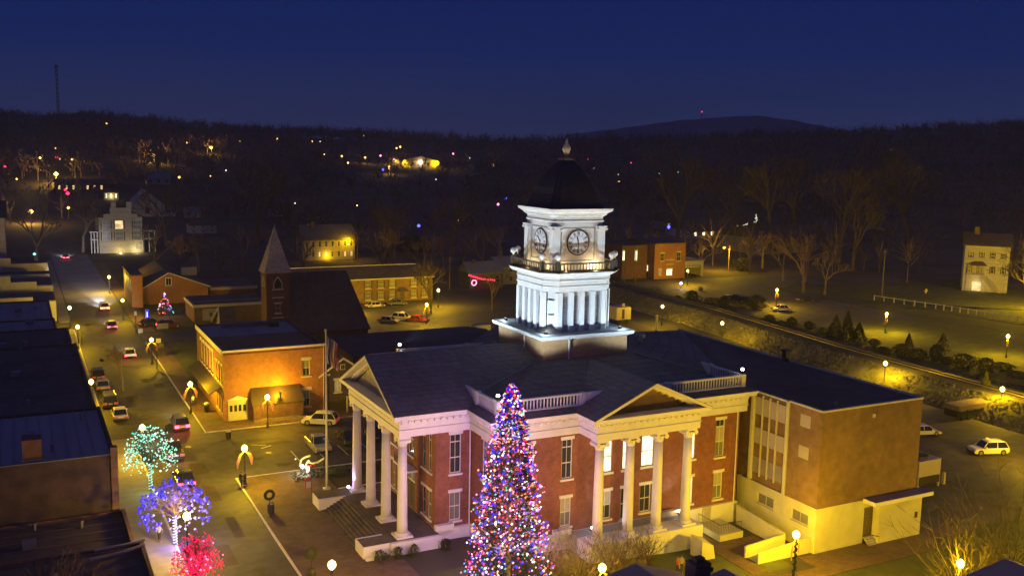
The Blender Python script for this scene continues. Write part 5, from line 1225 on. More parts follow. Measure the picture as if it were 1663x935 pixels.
# ================================================================== STREET LAMPS
def lamp_post(px, py, label, banners=0, power=1.0, zg=None, group='globe street lamps', garl=False, H=4.05, glob='globe', loc=None):
    q = P(px, py, H+(gh(60, 60) if zg is None and False else 0)) if loc is None else Vector(loc)
    for _ in range(4):
        if loc is None: g0 = gh(q.x, q.y) if zg is None else zg; q = P(px, py, g0+H)
    g0 = gh(q.x, q.y) if zg is None else zg
    t = thing('street_lamp', label, 'street lamp', (q.x, q.y, g0), group=group, world=False)
    link('post', cached(('post', garl, H), lambda: MB().lathe(0, 0, [(.24, 0), (.24, .15), (.15, .3), (.13, .7), (.075, .85), (.06, H-.5), (.1, H-.42), (.13, H-.33)], 10).mesh('post', 'iron')), t)
    link('globe', cached(('globe', glob), lambda: MB().lathe(0, 0, [(.12, -.33), (.26, -.18), (.33, .02), (.28, .22), (.12, .36), (.03, .44)], 14).mesh('globe', glob, True)), t, loc=(0, 0, H))
    link('finial', cached('lfin', lambda: MB().cyl(0, 0, .445, .6, .04, .01, 6).mesh('finial', 'iron')), t, loc=(0, 0, H))
    if banners:
        for sg in (-1, 1):
            def bn():
                m = MB(); p0 = Vector((sg*.1, 0, -.35)); 
                pts = [(sg*.12, -.3), (sg*.55, -.62), (sg*.8, -1.1), (sg*.86, -1.75)]; wd = [.05, .17, .2, .06]
                for (a, za), (b, zb_), w0, w1 in zip(pts, pts[1:], wd, wd[1:]): m.add([(a-w0, -.03, za), (a+w0, -.03, za), (b+w1, -.03, zb_), (b-w1, -.03, zb_), (a-w0, .03, za), (a+w0, .03, za), (b+w1, .03, zb_), (b-w1, .03, zb_)], [(3, 2, 1, 0), (4, 5, 6, 7), (0, 4, 7, 3), (1, 2, 6, 5)])
                return m.mesh('bow', 'banner')
            link('bow', cached(('bow', sg), bn), t, loc=(0, 0, H), rz=0.5).scale = (1.15, 1, 1.15)
    if garl:
        def gg():
            m = MB()
            for k in range(60):
                a = k*.55; z = .5+k*.05; m.tube((.13*math.cos(a), .13*math.sin(a), z), (.13*math.cos(a+.55), .13*math.sin(a+.55), z+.05), .09, n=4)
            return m.mesh('garland', 'garland')
        link('garland', cached('garl', gg), t)
    point('lamp', (0, 0, H), LAMP_W*power, SODIUM, .22, t)
    return t
LAMPS = [
 (1293, 868, 'street lamp wound with dark garland, nearest to the annex ramp', 1, 1.3, 1), (539, 917, 'lamp on the brick paving left of the courthouse front steps', 0, 1.0, 0),
 (978, 922, 'lamp glowing among the bare bushes at the bottom edge', 1, .9, 0), (1560, 915, 'lamp in the bottom right corner below the bare tree', 1, .7, 0),
 (397, 728, 'lamp with long bows at the street edge by the crossing', 1, 1.2, 0), (434, 645, 'lamp with spread bows in front of the orange brick store', 1, .8, 0),
 (303, 838, 'lamp on the left pavement beside the blue-lit tree', 0, .9, 0), (231, 694, 'lamp just behind the green-lit tree', 0, .9, 0),
 (309, 624, 'lamp at the left front corner of the brick store', 1, .9, 0), (246, 552, 'lamp on the right pavement beside the small park', 1, .9, 0),
 (148, 620, 'lamp beside the parked cars on the left pavement', 0, .8, 0), (126, 531, 'lamp on the left pavement, second before the cross street', 0, .8, 0),
 (113, 500, 'lamp at the far left corner of the cross street', 0, .8, 0), (199, 488, 'lamp on the right pavement in front of the gabled store', 0, .8, 0), (177, 450, 'farthest globe lamp on the right of the street', 0, 1.3, 0),
 (1262, 471, 'lamp with orange bows above the white sedan in the far car park', 1, 1.9, 0), (1440, 510, 'lamp with orange bows in the middle of the far green', 1, 2.1, 0), (1637, 546, 'lamp with orange bows at the right end of the far green', 1, 2.0, 0),
 (1173, 525, 'lamp without bows at the middle foot of the stony bank', 0, 1.0, 0), (1438, 590, 'lamp without bows above the annex roof at the foot of the bank', 0, 1.0, 0), (1628, 632, 'lamp without bows near the long dark shelter', 0, 1.0, 0), (1076, 498, 'lamp at the left end of the stony bank beside a pale post', 0, .8, 0),
 (693, 495, 'lamp with bows in the car park beside the shuttered brick block', 1, 1.1, 0), (1117, 440, 'lamp in front of the brick hall garage', 0, 1.6, 0)]
for px, py, lab, bn, pw, gl_ in LAMPS: lamp_post(px, py, lab, bn, pw, garl=bool(gl_))
for x, y, lab in ((46.5, 48.0, 'lamp on the south pavement below the frame, opposite the side portico'), (81.5, 50.5, 'lamp on the pavement below the frame, beyond the annex corner'), (30.5, 55.0, 'lamp on the south pavement below the frame, by the Christmas tree'), (95.0, 56.0, 'lamp at the right car park corner just below the frame'), (107.0, 70.0, 'lamp at the right edge of the right car park'), (63.0, 46.0, 'lamp on the south pavement below the frame, opposite the annex')):
    lamp_post(0, 0, lab, 1, 1.0, loc=(x, y, 0), zg=gh(x, y))
lamp_post(0, 0, 'added lamp hidden in the lot behind the long church roof', 0, 2.2, loc=(63.5, 203, 0), zg=0)  # unseen lamp post added to brighten the shuttered block
lamp_post(0, 0, 'added lamp before the middle of the shuttered brick block', 0, 1.8, loc=(86.5, 205, 0), zg=0)  # added lamp, its power set to brighten the front of the block
# wooden poles with cobra-head lamps and plain utility poles
def pole(px_, ytop, base, label, arm=0, h=None, power=0, name='utility_pole', lampcol=SODIUM):
    b = Vector(base); t = thing(name, label, 'utility pole' if name == 'utility_pole' else 'lamp pole', tuple(b)); 
    MB().cyl(b.x, b.y, b.z-.2, b.z+h, .17, .11, 7).build('pole', 'timber', t)
    if name == 'utility_pole': MB().box(b.x-1.1, b.y-.06, b.z+h-.8, b.x+1.1, b.y+.06, b.z+h-.66).build('crossarm', 'timber', t)
    if arm:
        a = Vector((b.x+arm, b.y-.4, b.z+h*.93)); MB().tube((b.x, b.y, b.z+h*.88), a, .05).build('arm', 'steel', t)
        MB().ball(a.x, a.y, a.z-.15, .3, 8, 5, .6).build('lamp_head', 'globe', t); point('lamp', (a.x, a.y, a.z-.1), power, lampcol, .15, t)
    return t
q = P(1432, 482, 0); v = atY(1438, 404, q.y); pole(0, 0, q, 'tall bare wooden pole standing before the dark trees at the right', h=v.z)
q = P(1183, 440, 0); v = atY(1188, 398, q.y); pole(0, 0, q, 'leaning-lit wooden pole with a street light beside the far lane', arm=-2.6, h=v.z, power=11000, name='lamp_pole')
q = P(1013, 475, 0); pole(0, 0, q, 'thin wooden pole just right of the clock tower', h=atY(1014, 400, q.y).z)
q = P(1031, 460, 0); pole(0, 0, q, 'second thin wooden pole right of the clock tower, before the brick hall', h=atY(1031, 398, q.y).z)
q = P(574, 424, 0); pole(0, 0, q, 'wooden pole with street light beside the lit porch house', arm=-1.8, h=atY(574, 393, q.y).z, power=900, name='lamp_pole')
q = P(730, 470, 0); pole(0, 0, q, 'grey pole standing right of the shuttered brick block', h=atY(730, 415, q.y).z)
pole(0, 0, (229, 147, 0), 'added wooden pole with street light, out of view right, lighting the three-storey house', arm=-2, h=9, power=36000, name='lamp_pole')  # unseen pole lamp added to light the front of the three-storey house
# far lights on the hillsides: real lamps on short poles, each with its own place
def hill_light(px, py, m, r=.8, power=0, col=(1, .6, .2), kind='pole', i=0):
    col = (1, .6, .1)
    g = onground(px, py, 5.0, 300); t = thing('distant_lamp', HL[m][0] % FW(px, py), 'distant lamp', tuple(g), group='small far lights on the dark hills')
    s = (g-Vector((0, 0, CAMZ))).length/F
    MB().cyl(g.x, g.y, g.z-.5, g.z+5-r*s, .12, .1, 5).build('pole', 'timber', t); MB().octa(g.x, g.y, g.z+5, r*s*1.45).build('lamp_head', HL[m][1], t)
    if power: point('lamp', (g.x-.3, g.y-2.5, g.z+4.2), power, col, .3, t)
HL = {'y': ('far yellow lamp on the hillside, %s', 'faryellow'), 'o': ('far orange lamp on the hillside, %s', 'farorange'), 'w': ('far pale lamp on the hillside, %s', 'farwhite'), 'r': ('far red light on the hillside, %s', 'farred'), 'b': ('far blue light on the hillside, %s', 'farblue'), 'c': ('far cyan light on the hillside, %s', 'farcyan'), 'p': ('far pink light on the hillside, %s', 'farpink')}
REF = [(95, 170, 'the radio mast'), (200, 370, 'the stepped-gable house'), (445, 390, 'the church spire'), (683, 268, 'the lit hilltop building'), (920, 300, 'the tower dome'), (1163, 380, 'the long white house'), (105, 410, 'the car climbing the street'), (1060, 420, 'the brick hall'), (30, 440, 'the stepped stores'), (1400, 380, 'the big bare trees')]
used = set()
def FW(px, py):
    best = sorted(REF, key=lambda r: (r[0]-px)**2+(r[1]-py)**2)
    for ref in best:
        dx, dy = px-ref[0], py-ref[1]
        ad = ('above and left of ' if dx < 0 else 'above and right of ') if dy < -12 else ('below and left of ' if dx < 0 else 'below and right of ') if dy > 12 else ('left of ' if dx < 0 else 'right of ')
        for pre in ('just ', '', 'well ', 'some way ', 'farther ', 'far '):
            s = pre+ad+ref[2]
            if s not in used: used.add(s); return s
    return 'at %d' % px
for a in [(250, 252, 'y', 2.0, 9000), (343, 240, 'y', 1.9, 7000), (91, 283, 'y', 2.4, 16000), (50, 344, 'y', 2.6, 9000), (65, 257, 'y', 1.3, 0), (91, 241, 'o', 1.2, 0), (92, 256, 'r', 1.6, 0), (117, 259, 'y', 1.2, 0), (8, 271, 'r', 1.2, 0), (27, 291, 'o', 1.1, 0), (304, 232, 'o', 1.1, 0), (368, 220, 'r', 1.2, 0), (390, 230, 'y', 1.2, 0), (291, 289, 'o', 1.4, 0), (342, 286, 'y', .8, 0), (367, 277, 'w', .8, 0), (173, 201, 'o', .9, 0),
          (450, 226, 'y', 1.2, 0), (507, 230, 'y', 1.2, 0), (526, 251, 'y', 1.2, 0), (555, 254, 'y', 1.3, 0), (565, 265, 'y', 1.3, 0), (590, 221, 'y', 1.2, 0), (598, 219, 'y', 1.2, 0), (593, 256, 'o', 1.4, 3000), (618, 253, 'p', 1.4, 0), (640, 259, 'p', 1.3, 4000), (644, 241, 'y', 1.1, 0), (650, 239, 'y', 1.2, 0), (632, 271, 'o', 1.2, 4000), (622, 276, 'b', 1.4, 0), (736, 250, 'p', 1.3, 0), (763, 257, 'w', .8, 0), (801, 268, 'y', 1.6, 0), (809, 332, 'p', 1.8, 0), (822, 323, 'b', 1.8, 0), (680, 367, 'b', 2.0, 0), (743, 358, 'o', 1.6, 0), (580, 334, 'y', .9, 0), (479, 331, 'w', .9, 0), (708, 292, 'w', .8, 0),
          (955, 260, 'r', 1.4, 0), (964, 273, 'w', 1.0, 0), (1004, 284, 'w', .9, 0), (1005, 295, 'o', 1.2, 0), (1042, 284, 'o', .9, 0), (1070, 282, 'c', 1.2, 0), (1101, 280, 'c', 1.2, 0), (1115, 284, 'c', .9, 0), (1086, 369, 'b', 2.4, 0), (1213, 385, 'p', 1.8, 0), (1025, 265, 'r', .8, 0), (110, 315, 'r', 2.0, 0), (106, 309, 'r', 1.4, 0), (111, 338, 'y', 1.6, 0), (56, 413, 'c', 1.6, 0), (500, 366, 'w', .9, 0), (520, 230, 'w', .7, 0)]:
    hill_light(*a[:4], power=a[4])
far_lit = [(542, 368, 'o'), (560, 370, 'y')]
# bright strips of lamplit ground on the hill
# red string on the porch house, wire trees of light on the far bank
q0, q1, q2 = atY(762, 447, 231), atY(782, 453, 231), atY(803, 455, 231)
st = thing('red_light_string', 'sagging string of red lights along the porch of the dim house', 'string lights', tuple(q0))
m = MB(); 
for k in range(13):
    q = q0.lerp(q1, k/6) if k < 6 else q1.lerp(q2, (k-6)/6); m.octa(q.x, q.y, q.z, .28)
m.build('bulbs', 'farred', st, kind='stuff'); MB().tube(q0, q1, .03).tube(q1, q2, .03).build('wire', 'iron', st)
q = atY(770, 459, 231); w_ = thing('lit_wreath', 'round pinkish lit wreath on the wall below the red light string', 'wreath', tuple(q)); MB().torus(tuple(q), .7, .12, 14, 5).build('ring', 'farpink', w_)
for i, (px, py, nm, lab) in enumerate(((1176, 378, 'y', 'lit reindeer-like wire shape of pale lights on the far bank'), (1196, 375, 'y', 'small ring of pale lights on the far bank'), (1208, 371, 'y', 'lit wire shape of pale lights left of the light cone'), (1227, 363, 'y', 'narrow cone tree of pale lights on the far bank'))):
    g = onground(px, py+6, 0, 250); s = (g-Vector((0, 0, CAMZ))).length/F; t = thing('light_display', lab, 'light display', tuple(g)); rr = random.Random(i)
    m = MB()
    for k in range(26):
        if i == 1: x, z = 4*math.cos(k/26*6.28), 6+4*math.sin(k/26*6.28)
        elif i == 3: z = rr.uniform(0, 16); x = rr.uniform(-1, 1)*(16-z)*.35
        else: x = rr.uniform(-7, 7); z = 5+x*.4+rr.uniform(-2.5, 2.5)
        m.octa(g.x+x*s, g.y, g.z+z*s+1, .55*s)
    m.build('bulbs', 'litpale', t, kind='stuff')
# hilltop masts
def mast(px, pyb, pyt, D, label, red=False):
    v = ray(px, pyb); v = v/math.hypot(v.x, v.y); x, y = v.x*D, v.y*D; zb_ = gh(x, y) if not red else 36+v.z*D-5; zt_ = atY(px, pyt, y).z
    t = thing('radio_mast', label, 'mast', (x, y, zb_)); m = MB(); w = 1.6 if not red else 3; n = 14
    for k in range(3): a = k*2.094; m.tube((x+w*math.cos(a), y+w*math.sin(a), zb_-5), (x+w*.6*math.cos(a), y+w*.6*math.sin(a), zt_), .35 if not red else .8, n=4)
    for j in range(n):
        z0 = lerp(zb_, zt_, j/n); z1 = lerp(zb_, zt_, (j+1)/n)
        for k in range(3): a, b = k*2.094, (k+1)*2.094; m.tube((x+w*.8*math.cos(a), y+w*.8*math.sin(a), z0), (x+w*.8*math.cos(b), y+w*.8*math.sin(b), z1), .22 if not red else .5, n=3)
    m.build('lattice', 'iron', t)
    if red: MB().octa(x, y, zt_, 5.5).build('warning_light', 'farred', t); MB().octa(x, y, lerp(zb_, zt_, .25), 4).build('lower_light', 'farwhite', t)
    else: MB().box(x-2, y-.5, zt_-4, x+2, y+.5, zt_-2.5).build('antenna', 'iron', t)
mast(94, 176, 104, 1130, 'tall thin lattice mast on the left hilltop')
mast(1139, 199, 182, 5000, 'small mast with red warning light on the far ridge', True)
# far ridge
m = MB(); pts = []
for k in range(41):
    a = lerp(R(3), R(22), k/40); c = [(0, 0), (.15, .3), (.35, .75), (.48, .92), (.57, 1), (.68, .8), (.8, .45), (1, 0)]
    t = k/40; h = next(lerp(h0, h1, (t-t0)/(t1-t0)) for (t0, h0), (t1, h1) in zip(c, c[1:]) if t0 <= t <= t1+1e-9)
    pts.append((a+YAW, 36+5000*(.020+.022*h)+2*math.sin(k*1.9)))
rows = []
for D, f in ((4300, 0), (5000, 1), (5600, .7)):
    rows.append([(D*math.sin(a), D*math.cos(a), (h if f == 1 else h*f-(20 if f == 0 else 0))) for a, h in pts])
vs = sum(rows, []); n = len(pts); m.add(vs, [(j*n+i, j*n+i+1, (j+1)*n+i+1, (j+1)*n+i) for j in range(2) for i in range(n-1)])
link('hills', m.mesh('hills', 'woodfloor', True), kind='structure')

# ================================================================== TREES
def bare_tree(seed, h, spread=.42, depth=6, trunk=.22, minr=.012, lean=0, first=.28):
    rr = random.Random(seed); tr = MB(); tw = MB(); ends = []
    def grow(p, d, L, r, lv):
        q = p+d*L; (tr if lv < 3 else tw).tube(p, q, r, r*.68, 5 if lv < 2 else 4 if lv < 4 else 3); ends.append((q, lv))
        if lv >= depth: return
        n = 3 if lv < 2 or rr.random() < .45 else 2
        for k in range(n):
            u = d.orthogonal().normalized(); w = d.cross(u); a = rr.uniform(0, 6.28)+k*2.1; th = rr.uniform(.28, .75)*(1.1 if k else .55)
            nd = (d*math.cos(th)+(u*math.cos(a)+w*math.sin(a))*math.sin(th)); nd.z += .10; nd.normalize()
            grow(q, nd, L*rr.uniform(.62, .86), max(minr, r*.66), lv+1)
    d = Vector((rr.uniform(-.05, .05)+lean, rr.uniform(-.05, .05), 1)).normalized()
    grow(Vector((0, 0, -.1)), d, h*first, h*trunk*.12, 0)
    return tr, tw, ends
def place_tree(x, y, h, var, label, group=None, name='bare_tree', z=None):
    tr, tw = cached(('tree', var), lambda: (lambda t: (t[0].mesh('trunk', var[2]), t[1].mesh('crown', var[3])))(bare_tree(var[0], 10, depth=var[1])))
    t = thing(name, label, 'tree', (x, y, gh(x, y) if z is None else z), rz=random.uniform(0, 6.28), group=group, world=False); t.scale = (h/10*random.uniform(.9, 1.15),)*2+(h/10,)
    link('trunk', tr, t); link('crown', tw, t); return t
TV = [(11, 7, 'twig', 'twig'), (23, 7, 'twig', 'twig'), (37, 7, 'twig', 'twig'), (5, 7, 'twig', 'twig')]
DV = [(41, 5, 'darktwig', 'darktwig'), (52, 5, 'darktwig', 'darktwig'), (63, 5, 'darktwig', 'darktwig')]
def tree_at(px, py, htop, i, label, V=TV, **k):
    a = onground(px, py, 0, 50); top = None; lo, hi = 2, 60
    for _ in range(30):
        m_ = (lo+hi)/2; q = Vector((a.x, a.y, a.z+m_))-Vector((0, 0, CAMZ)); yy_ = 467.5+F*q.dot(CD)/q.dot(_f)
        if yy_ > htop: lo = m_
        else: hi = m_
    return place_tree(a.x, a.y, lo*1.04, V[i % len(V)], label, **k)
for i, (px, py, pt, lab) in enumerate(((1250, 415, 262, 'tall bare tree whose base is lit yellow, left of the pair at the right'), (1362, 425, 270, 'tall spreading bare tree in the middle of the right field edge'), (1475, 425, 265, 'broad bare tree left of the three-storey house'), (1668, 505, 400, 'lit bare tree beside the three-storey house'),
    (1385, 440, 320, 'dark bare tree behind the tall wooden pole'), (1290, 405, 250, 'tall dim bare tree behind the yellow-lit one'), (1190, 395, 270, 'dim bare tree behind the long white house'), (1420, 400, 240, 'tall dim bare tree at the woods edge right of centre'),
    (640, 420, 330, 'bare tree on the slope behind the shuttered brick block'), (420, 400, 262, 'tall bare tree left of the church spire'), (735, 415, 320, 'dim bare tree left of the porch with red lights'), (1100, 400, 250, 'dim bare tree above the brick hall roof'), (880, 420, 290, 'dim bare tree behind the clock tower'), (270, 400, 300, 'dim bare tree right of the stepped-gable house'), (135, 410, 320, 'bare tree left of the stepped-gable house'), (60, 430, 330, 'bare tree beside the bend lit by the far left lamp'),
    (200, 640, 560, 'slim bare street tree beside the dark parked vehicles'), (255, 600, 560, 'small bare tree at the corner of the park'), (700, 510, 430, 'bare tree behind the car park lamp'), (800, 505, 440, 'bare tree on the dark plot left of the tower'))):
    tree_at(px, py, pt, i, lab)
for i, (px, py, pt) in enumerate(((985, 880, 0), )): pass
# lower bushes of bare stems beside the side portico
def shrubby(px, py, pt, seed, label, m='twig', name='bare_bush', wide=1.0):
    a = P(px, py, gh(*P(px, py)[:2])); top = atY(px, pt, a.y).z-a.z
    rr = random.Random(seed); b = MB()
    for k in range(70):
        d = Vector((rr.gauss(0, .45)*wide, rr.gauss(0, .45)*wide, 1)).normalized(); p0 = Vector((rr.gauss(0, .3), rr.gauss(0, .3), 0)); L = top*rr.uniform(.6, 1.05)
        p = p0; r_ = .035
        for s_ in range(5):
            q = p+d*(L/5); b.tube(p, q, r_, r_*.75, 3)
            for e_ in range(2): dd_ = (d+Vector((rr.gauss(0, .6), rr.gauss(0, .6), rr.gauss(.1, .3)))).normalized(); b.tube(q, q+dd_*L*.14, .018, .008, 3)
            d = (d+Vector((rr.gauss(0, .15), rr.gauss(0, .15), .05))).normalized(); p = q; r_ *= .75
    t = thing(name, label, 'bush', (a.x, a.y, gh(a.x, a.y)), world=False); link('stems', b.mesh('stems', m), t)
    return t
for i, (px, py, pt, lab, w) in enumerate(((945, 945, 862, 'wide bare bush lit yellow below the left side column', 1.3), (1000, 930, 855, 'bare bush in front of the side porch base', 1.1), (905, 945, 870, 'bare bush just right of the tall lit Christmas tree', 1.2), (1045, 915, 862, 'bare bush at the right of the side porch base', .9), (880, 960, 880, 'low bare bush at the foot of the Christmas tree', 1.2), (1020, 950, 890, 'low bare bush at the bottom edge above the blue roof', 1.2), (1570, 985, 835, 'lamplit bare tree with fanned twigs above the bottom right lamp', 1.5), (1630, 950, 770, 'large bare tree with many thin upright limbs at the bottom right', 1.5))):
    shrubby(px, py, pt, 100+i, lab, wide=w, m='twig' if i < 6 else 'bark2')
q = atY(70, 868, 70.5); place_tree(q.x, 70.5, q.z, DV[0], 'dark bare tree rising at the bottom left corner before the low stores'); q = atY(115, 885, 69.5); place_tree(q.x, 69.5, q.z, DV[1], 'smaller dark bare tree beside it at the bottom left corner')
# evergreen shrubs and small conifers
def leafball(seed, r, h, n=420, s=.16, cone=False):
    rr = random.Random(seed); m = MB()
    for k in range(n):
        z = rr.uniform(0, 1); a = rr.uniform(0, 6.28)
        rad = r*(1-z)*rr.uniform(.5, 1.05)+.05 if cone else r*math.sqrt(max(0, 1-(2*z-1)**2))*rr.uniform(.55, 1.18)*(1+.28*math.sin(a*3+seed+z*4)+.15*math.sin(a*7-seed*2))
        c = Vector((rad*math.cos(a), rad*math.sin(a), z*h)); u = Vector((rr.gauss(0, 1), rr.gauss(0, 1), rr.gauss(0, 1))).normalized(); w = u.orthogonal().normalized(); t = rr.uniform(.6, 1.4)*s
        m.add([c+u*t, c+w*t*.6, c-u*t*.8], [(0, 1, 2)])
    return m
def shrub(x, y, r, h, label, m='shrub', cone=False, name='shrub', group=None, seed=0, z=None):
    t = thing(name, label, 'shrub' if not cone else 'conifer', (x, y, gh(x, y) if z is None else z), world=False, group=group)
    link('foliage', cached(('lb', m, cone, seed % 5), lambda: leafball(seed, 1, 1, 900, .12, cone).mesh('foliage', m)), t, rz=seed*1.3).scale = (r*(1+.25*math.sin(seed*2.1)), r*(1+.25*math.cos(seed*3.7)), h)
    link('stem', cached('stm', lambda: MB().cyl(0, 0, -.1, .5, .06, n=5).mesh('stem', 'bark')), t)
    return t
for i, (px, py) in enumerate(((612, 906), (639, 899), (665, 895), (715, 885))):
    q = P(px, py); shrub(q.x, 76.9-.0*i, .5, 1.1, ['round clipped shrub nearest the front corner of the portico plinth', 'second round clipped shrub along the plinth', 'third round clipped shrub along the plinth', 'round clipped shrub at the brick corner by the downpipe'][i], group='clipped shrubs along the white plinth', seed=i)
SHB = [(1140, 470, 1.0), (1155, 492, 1.9), (1100, 486, 1.0), (1128, 488, 1.6), (1170, 498, 1.4), (1190, 505, 1.9), (1205, 498, 1.6), (1225, 500, 2.0), (1170, 508, 1.0), (1245, 525, 1.5), (1268, 530, 1.7), (1290, 528, 1.8), (1310, 533, 1.4), (1335, 540, 1.7), (1358, 548, 1.8), (1380, 545, 2.0), (1395, 552, 1.4), (1415, 560, 1.6), (1465, 575, 1.5), (1490, 580, 1.6), (1515, 585, 1.8), (1540, 588, 1.7), (1570, 595, 1.9), (1600, 604, 1.6), (1480, 560, 1.0), (1528, 566, 1.2), (1625, 600, 1.4), (1650, 612, 1.5), (1300, 545, 1.0), (1430, 575, 1.0)]
ORD = 'first second third fourth fifth sixth seventh eighth ninth tenth eleventh twelfth thirteenth fourteenth fifteenth sixteenth seventeenth eighteenth nineteenth twentieth twenty-first twenty-second twenty-third twenty-fourth twenty-fifth twenty-sixth twenty-seventh twenty-eighth twenty-ninth thirtieth'.split()
SHB.sort()
for i, (px, py, r) in enumerate(SHB):
    q = P(px, py, .3); q.x = max(q.x, rx(q.y)+8.5); cone = px in (1358, 1380, 1395, 1480, 1528)
    shrub(q.x+math.sin(i*5)*.8, q.y, r*(1.0+.3*math.sin(i*2.7)), r*(2.6 if cone else 1.25+.5*math.sin(i*1.7)), '%s dark low shrub from the left in the planted strip beyond the railway track' % ORD[i] if not cone else 'small pointed conifer, %s plant from the left beyond the railway track' % ORD[i], 'shrub' if i % 3 else 'paleshrub', cone, 'shrub' if not cone else 'small_conifer', 'dark shrubs beyond the railway track' if not cone else 'small conifers beyond the railway track', i, z=0)
rr = random.Random(77); m = MB()
for k in range(15000):
    y = rr.uniform(70, 215); x = rx(y)+rr.uniform(7.5, 15)+2*math.sin(y*.21); hgt = max(.1, .55+.5*math.sin(y*.37)+.4*math.sin(y*.93+x)); z = rr.uniform(0, hgt)
    s_ = rr.uniform(.1, .3); d_ = Vector((rr.gauss(0, 1), rr.gauss(0, 1), rr.gauss(.6, .6))).normalized()*s_; c_ = Vector((x, y, z)); m.add([c_, c_+d_, c_+Vector((rr.gauss(0, s_*.5), rr.gauss(0, s_*.5), s_*.6))], [(0, 1, 2)])
tag(link('ground_cover', m.mesh('ground_cover', 'shrub')), 'ragged low ground cover between the shrubs beyond the railway track', 'ground cover', kind='stuff')
q = P(1598, 655, 0); shrub(q.x, q.y, 1.7, 4.6, 'lamplit leafy evergreen beside the lamp near the dark shelter', 'paleshrub', True, 'evergreen_tree', seed=1)
q = P(1205, 440, 0); shrub(q.x, q.y, 3.2, 4.2, 'rounded leafy tree lit orange beside the leaning-lit pole', 'paleshrub', False, 'leafy_tree', seed=2)
q = P(700, 425, 0); shrub(q.x+6, q.y+30, 7, 5, 'greenish wide evergreen mass on the slope above the shuttered block', 'shrub', False, 'evergreen_mass', seed=1)
# woods on the hills: a mass of bare trees no one could count
def woods():
    rr = random.Random(9); vs = []; fs = []
    def tri(a, b, c): 
        o = len(vs); vs.extend((a, b, c)); fs.append((o, o+1, o+2))
    cnt = 0; tries = 0
    while cnt < 6800 and tries < 60000:
        tries += 1
        a = rr.uniform(-.66, .66)+YAW; d = 290+1000*rr.random()**.62
        x, y = d*math.sin(a), d*math.cos(a)
        if d < 420 and x < 95: continue
        if d < 360 and x < 60: continue
        if 330 < d < 600 and -5 < x < 75 and rr.random() < .8: continue
        if d < 330 and rr.random() < .4: continue
        px_ = 831.5+F*math.tan(a-YAW)
        if abs(px_-660) < 110 and 500 < d < 900 and rr.random() < .75: continue
        z = gh(x, y); h = rr.uniform(8, 17)*(1+.15*math.sin(x*.02)*math.cos(y*.017)); w = h*rr.uniform(.32, .5); cnt += 1
        n = 26 if d < 600 else 17
        tri((x-.25, y, z-1), (x+.25, y, z-1), (x, y, z+h*.7))
        for k in range(n):
            az = rr.uniform(0, 6.28); el = rr.uniform(.25, 1.35); L = h*rr.uniform(.32, .62); b0 = z+h*rr.uniform(.22, .5)
            dx, dy, dz = math.cos(az)*math.cos(el), math.sin(az)*math.cos(el), math.sin(el)
            th = rr.uniform(.12, .3)*(1 if d < 600 else 1.7)
            s0 = rr.uniform(.2, .5)
            p0 = (x+dx*L*s0*.6, y+dy*L*s0*.6, b0+dz*L*s0*.6); p1 = (x+dx*L, y+dy*L, min(z+h, b0+dz*L))
            ox, oy = -math.sin(az)*th, math.cos(az)*th
            tri((p0[0]-ox, p0[1]-oy, p0[2]), (p0[0]+ox, p0[1]+oy, p0[2]+th), (p1[0]+ox*3*rr.random(), p1[1]+oy*3*rr.random(), p1[2]))
            if d > 500: tri(p1, (p1[0]+rr.uniform(-1, 1), p1[1]+rr.uniform(-1, 1), p1[2]-1.2), (p1[0]+rr.uniform(-1.2, 1.2), p1[1], p1[2]+.3))
    me = bpy.data.meshes.new('woods'); me.from_pydata(vs, [], fs); me.materials.append(MATS['darktwig']); return me
tag(link('woods', woods()), 'dense dark leafless woods covering the hills behind the town', 'woods', kind='stuff')
for i in range(46):
    rr = random.Random(i*7+1); a = YAW+R(lerp(-27, 27, (i+.5)/46)); d = rr.uniform(255, 330)
    x, y = d*math.sin(a), d*math.cos(a)
    if i > 38 or x < 30 or (x < 110 and y > 270 and x > 70) or (100 < x < 180 and y < 250): continue
    place_tree(x, y, rr.uniform(11, 18), DV[i % 3], 'unlit bare tree in the dark belt between the town and the hills', 'unlit bare trees behind the town')
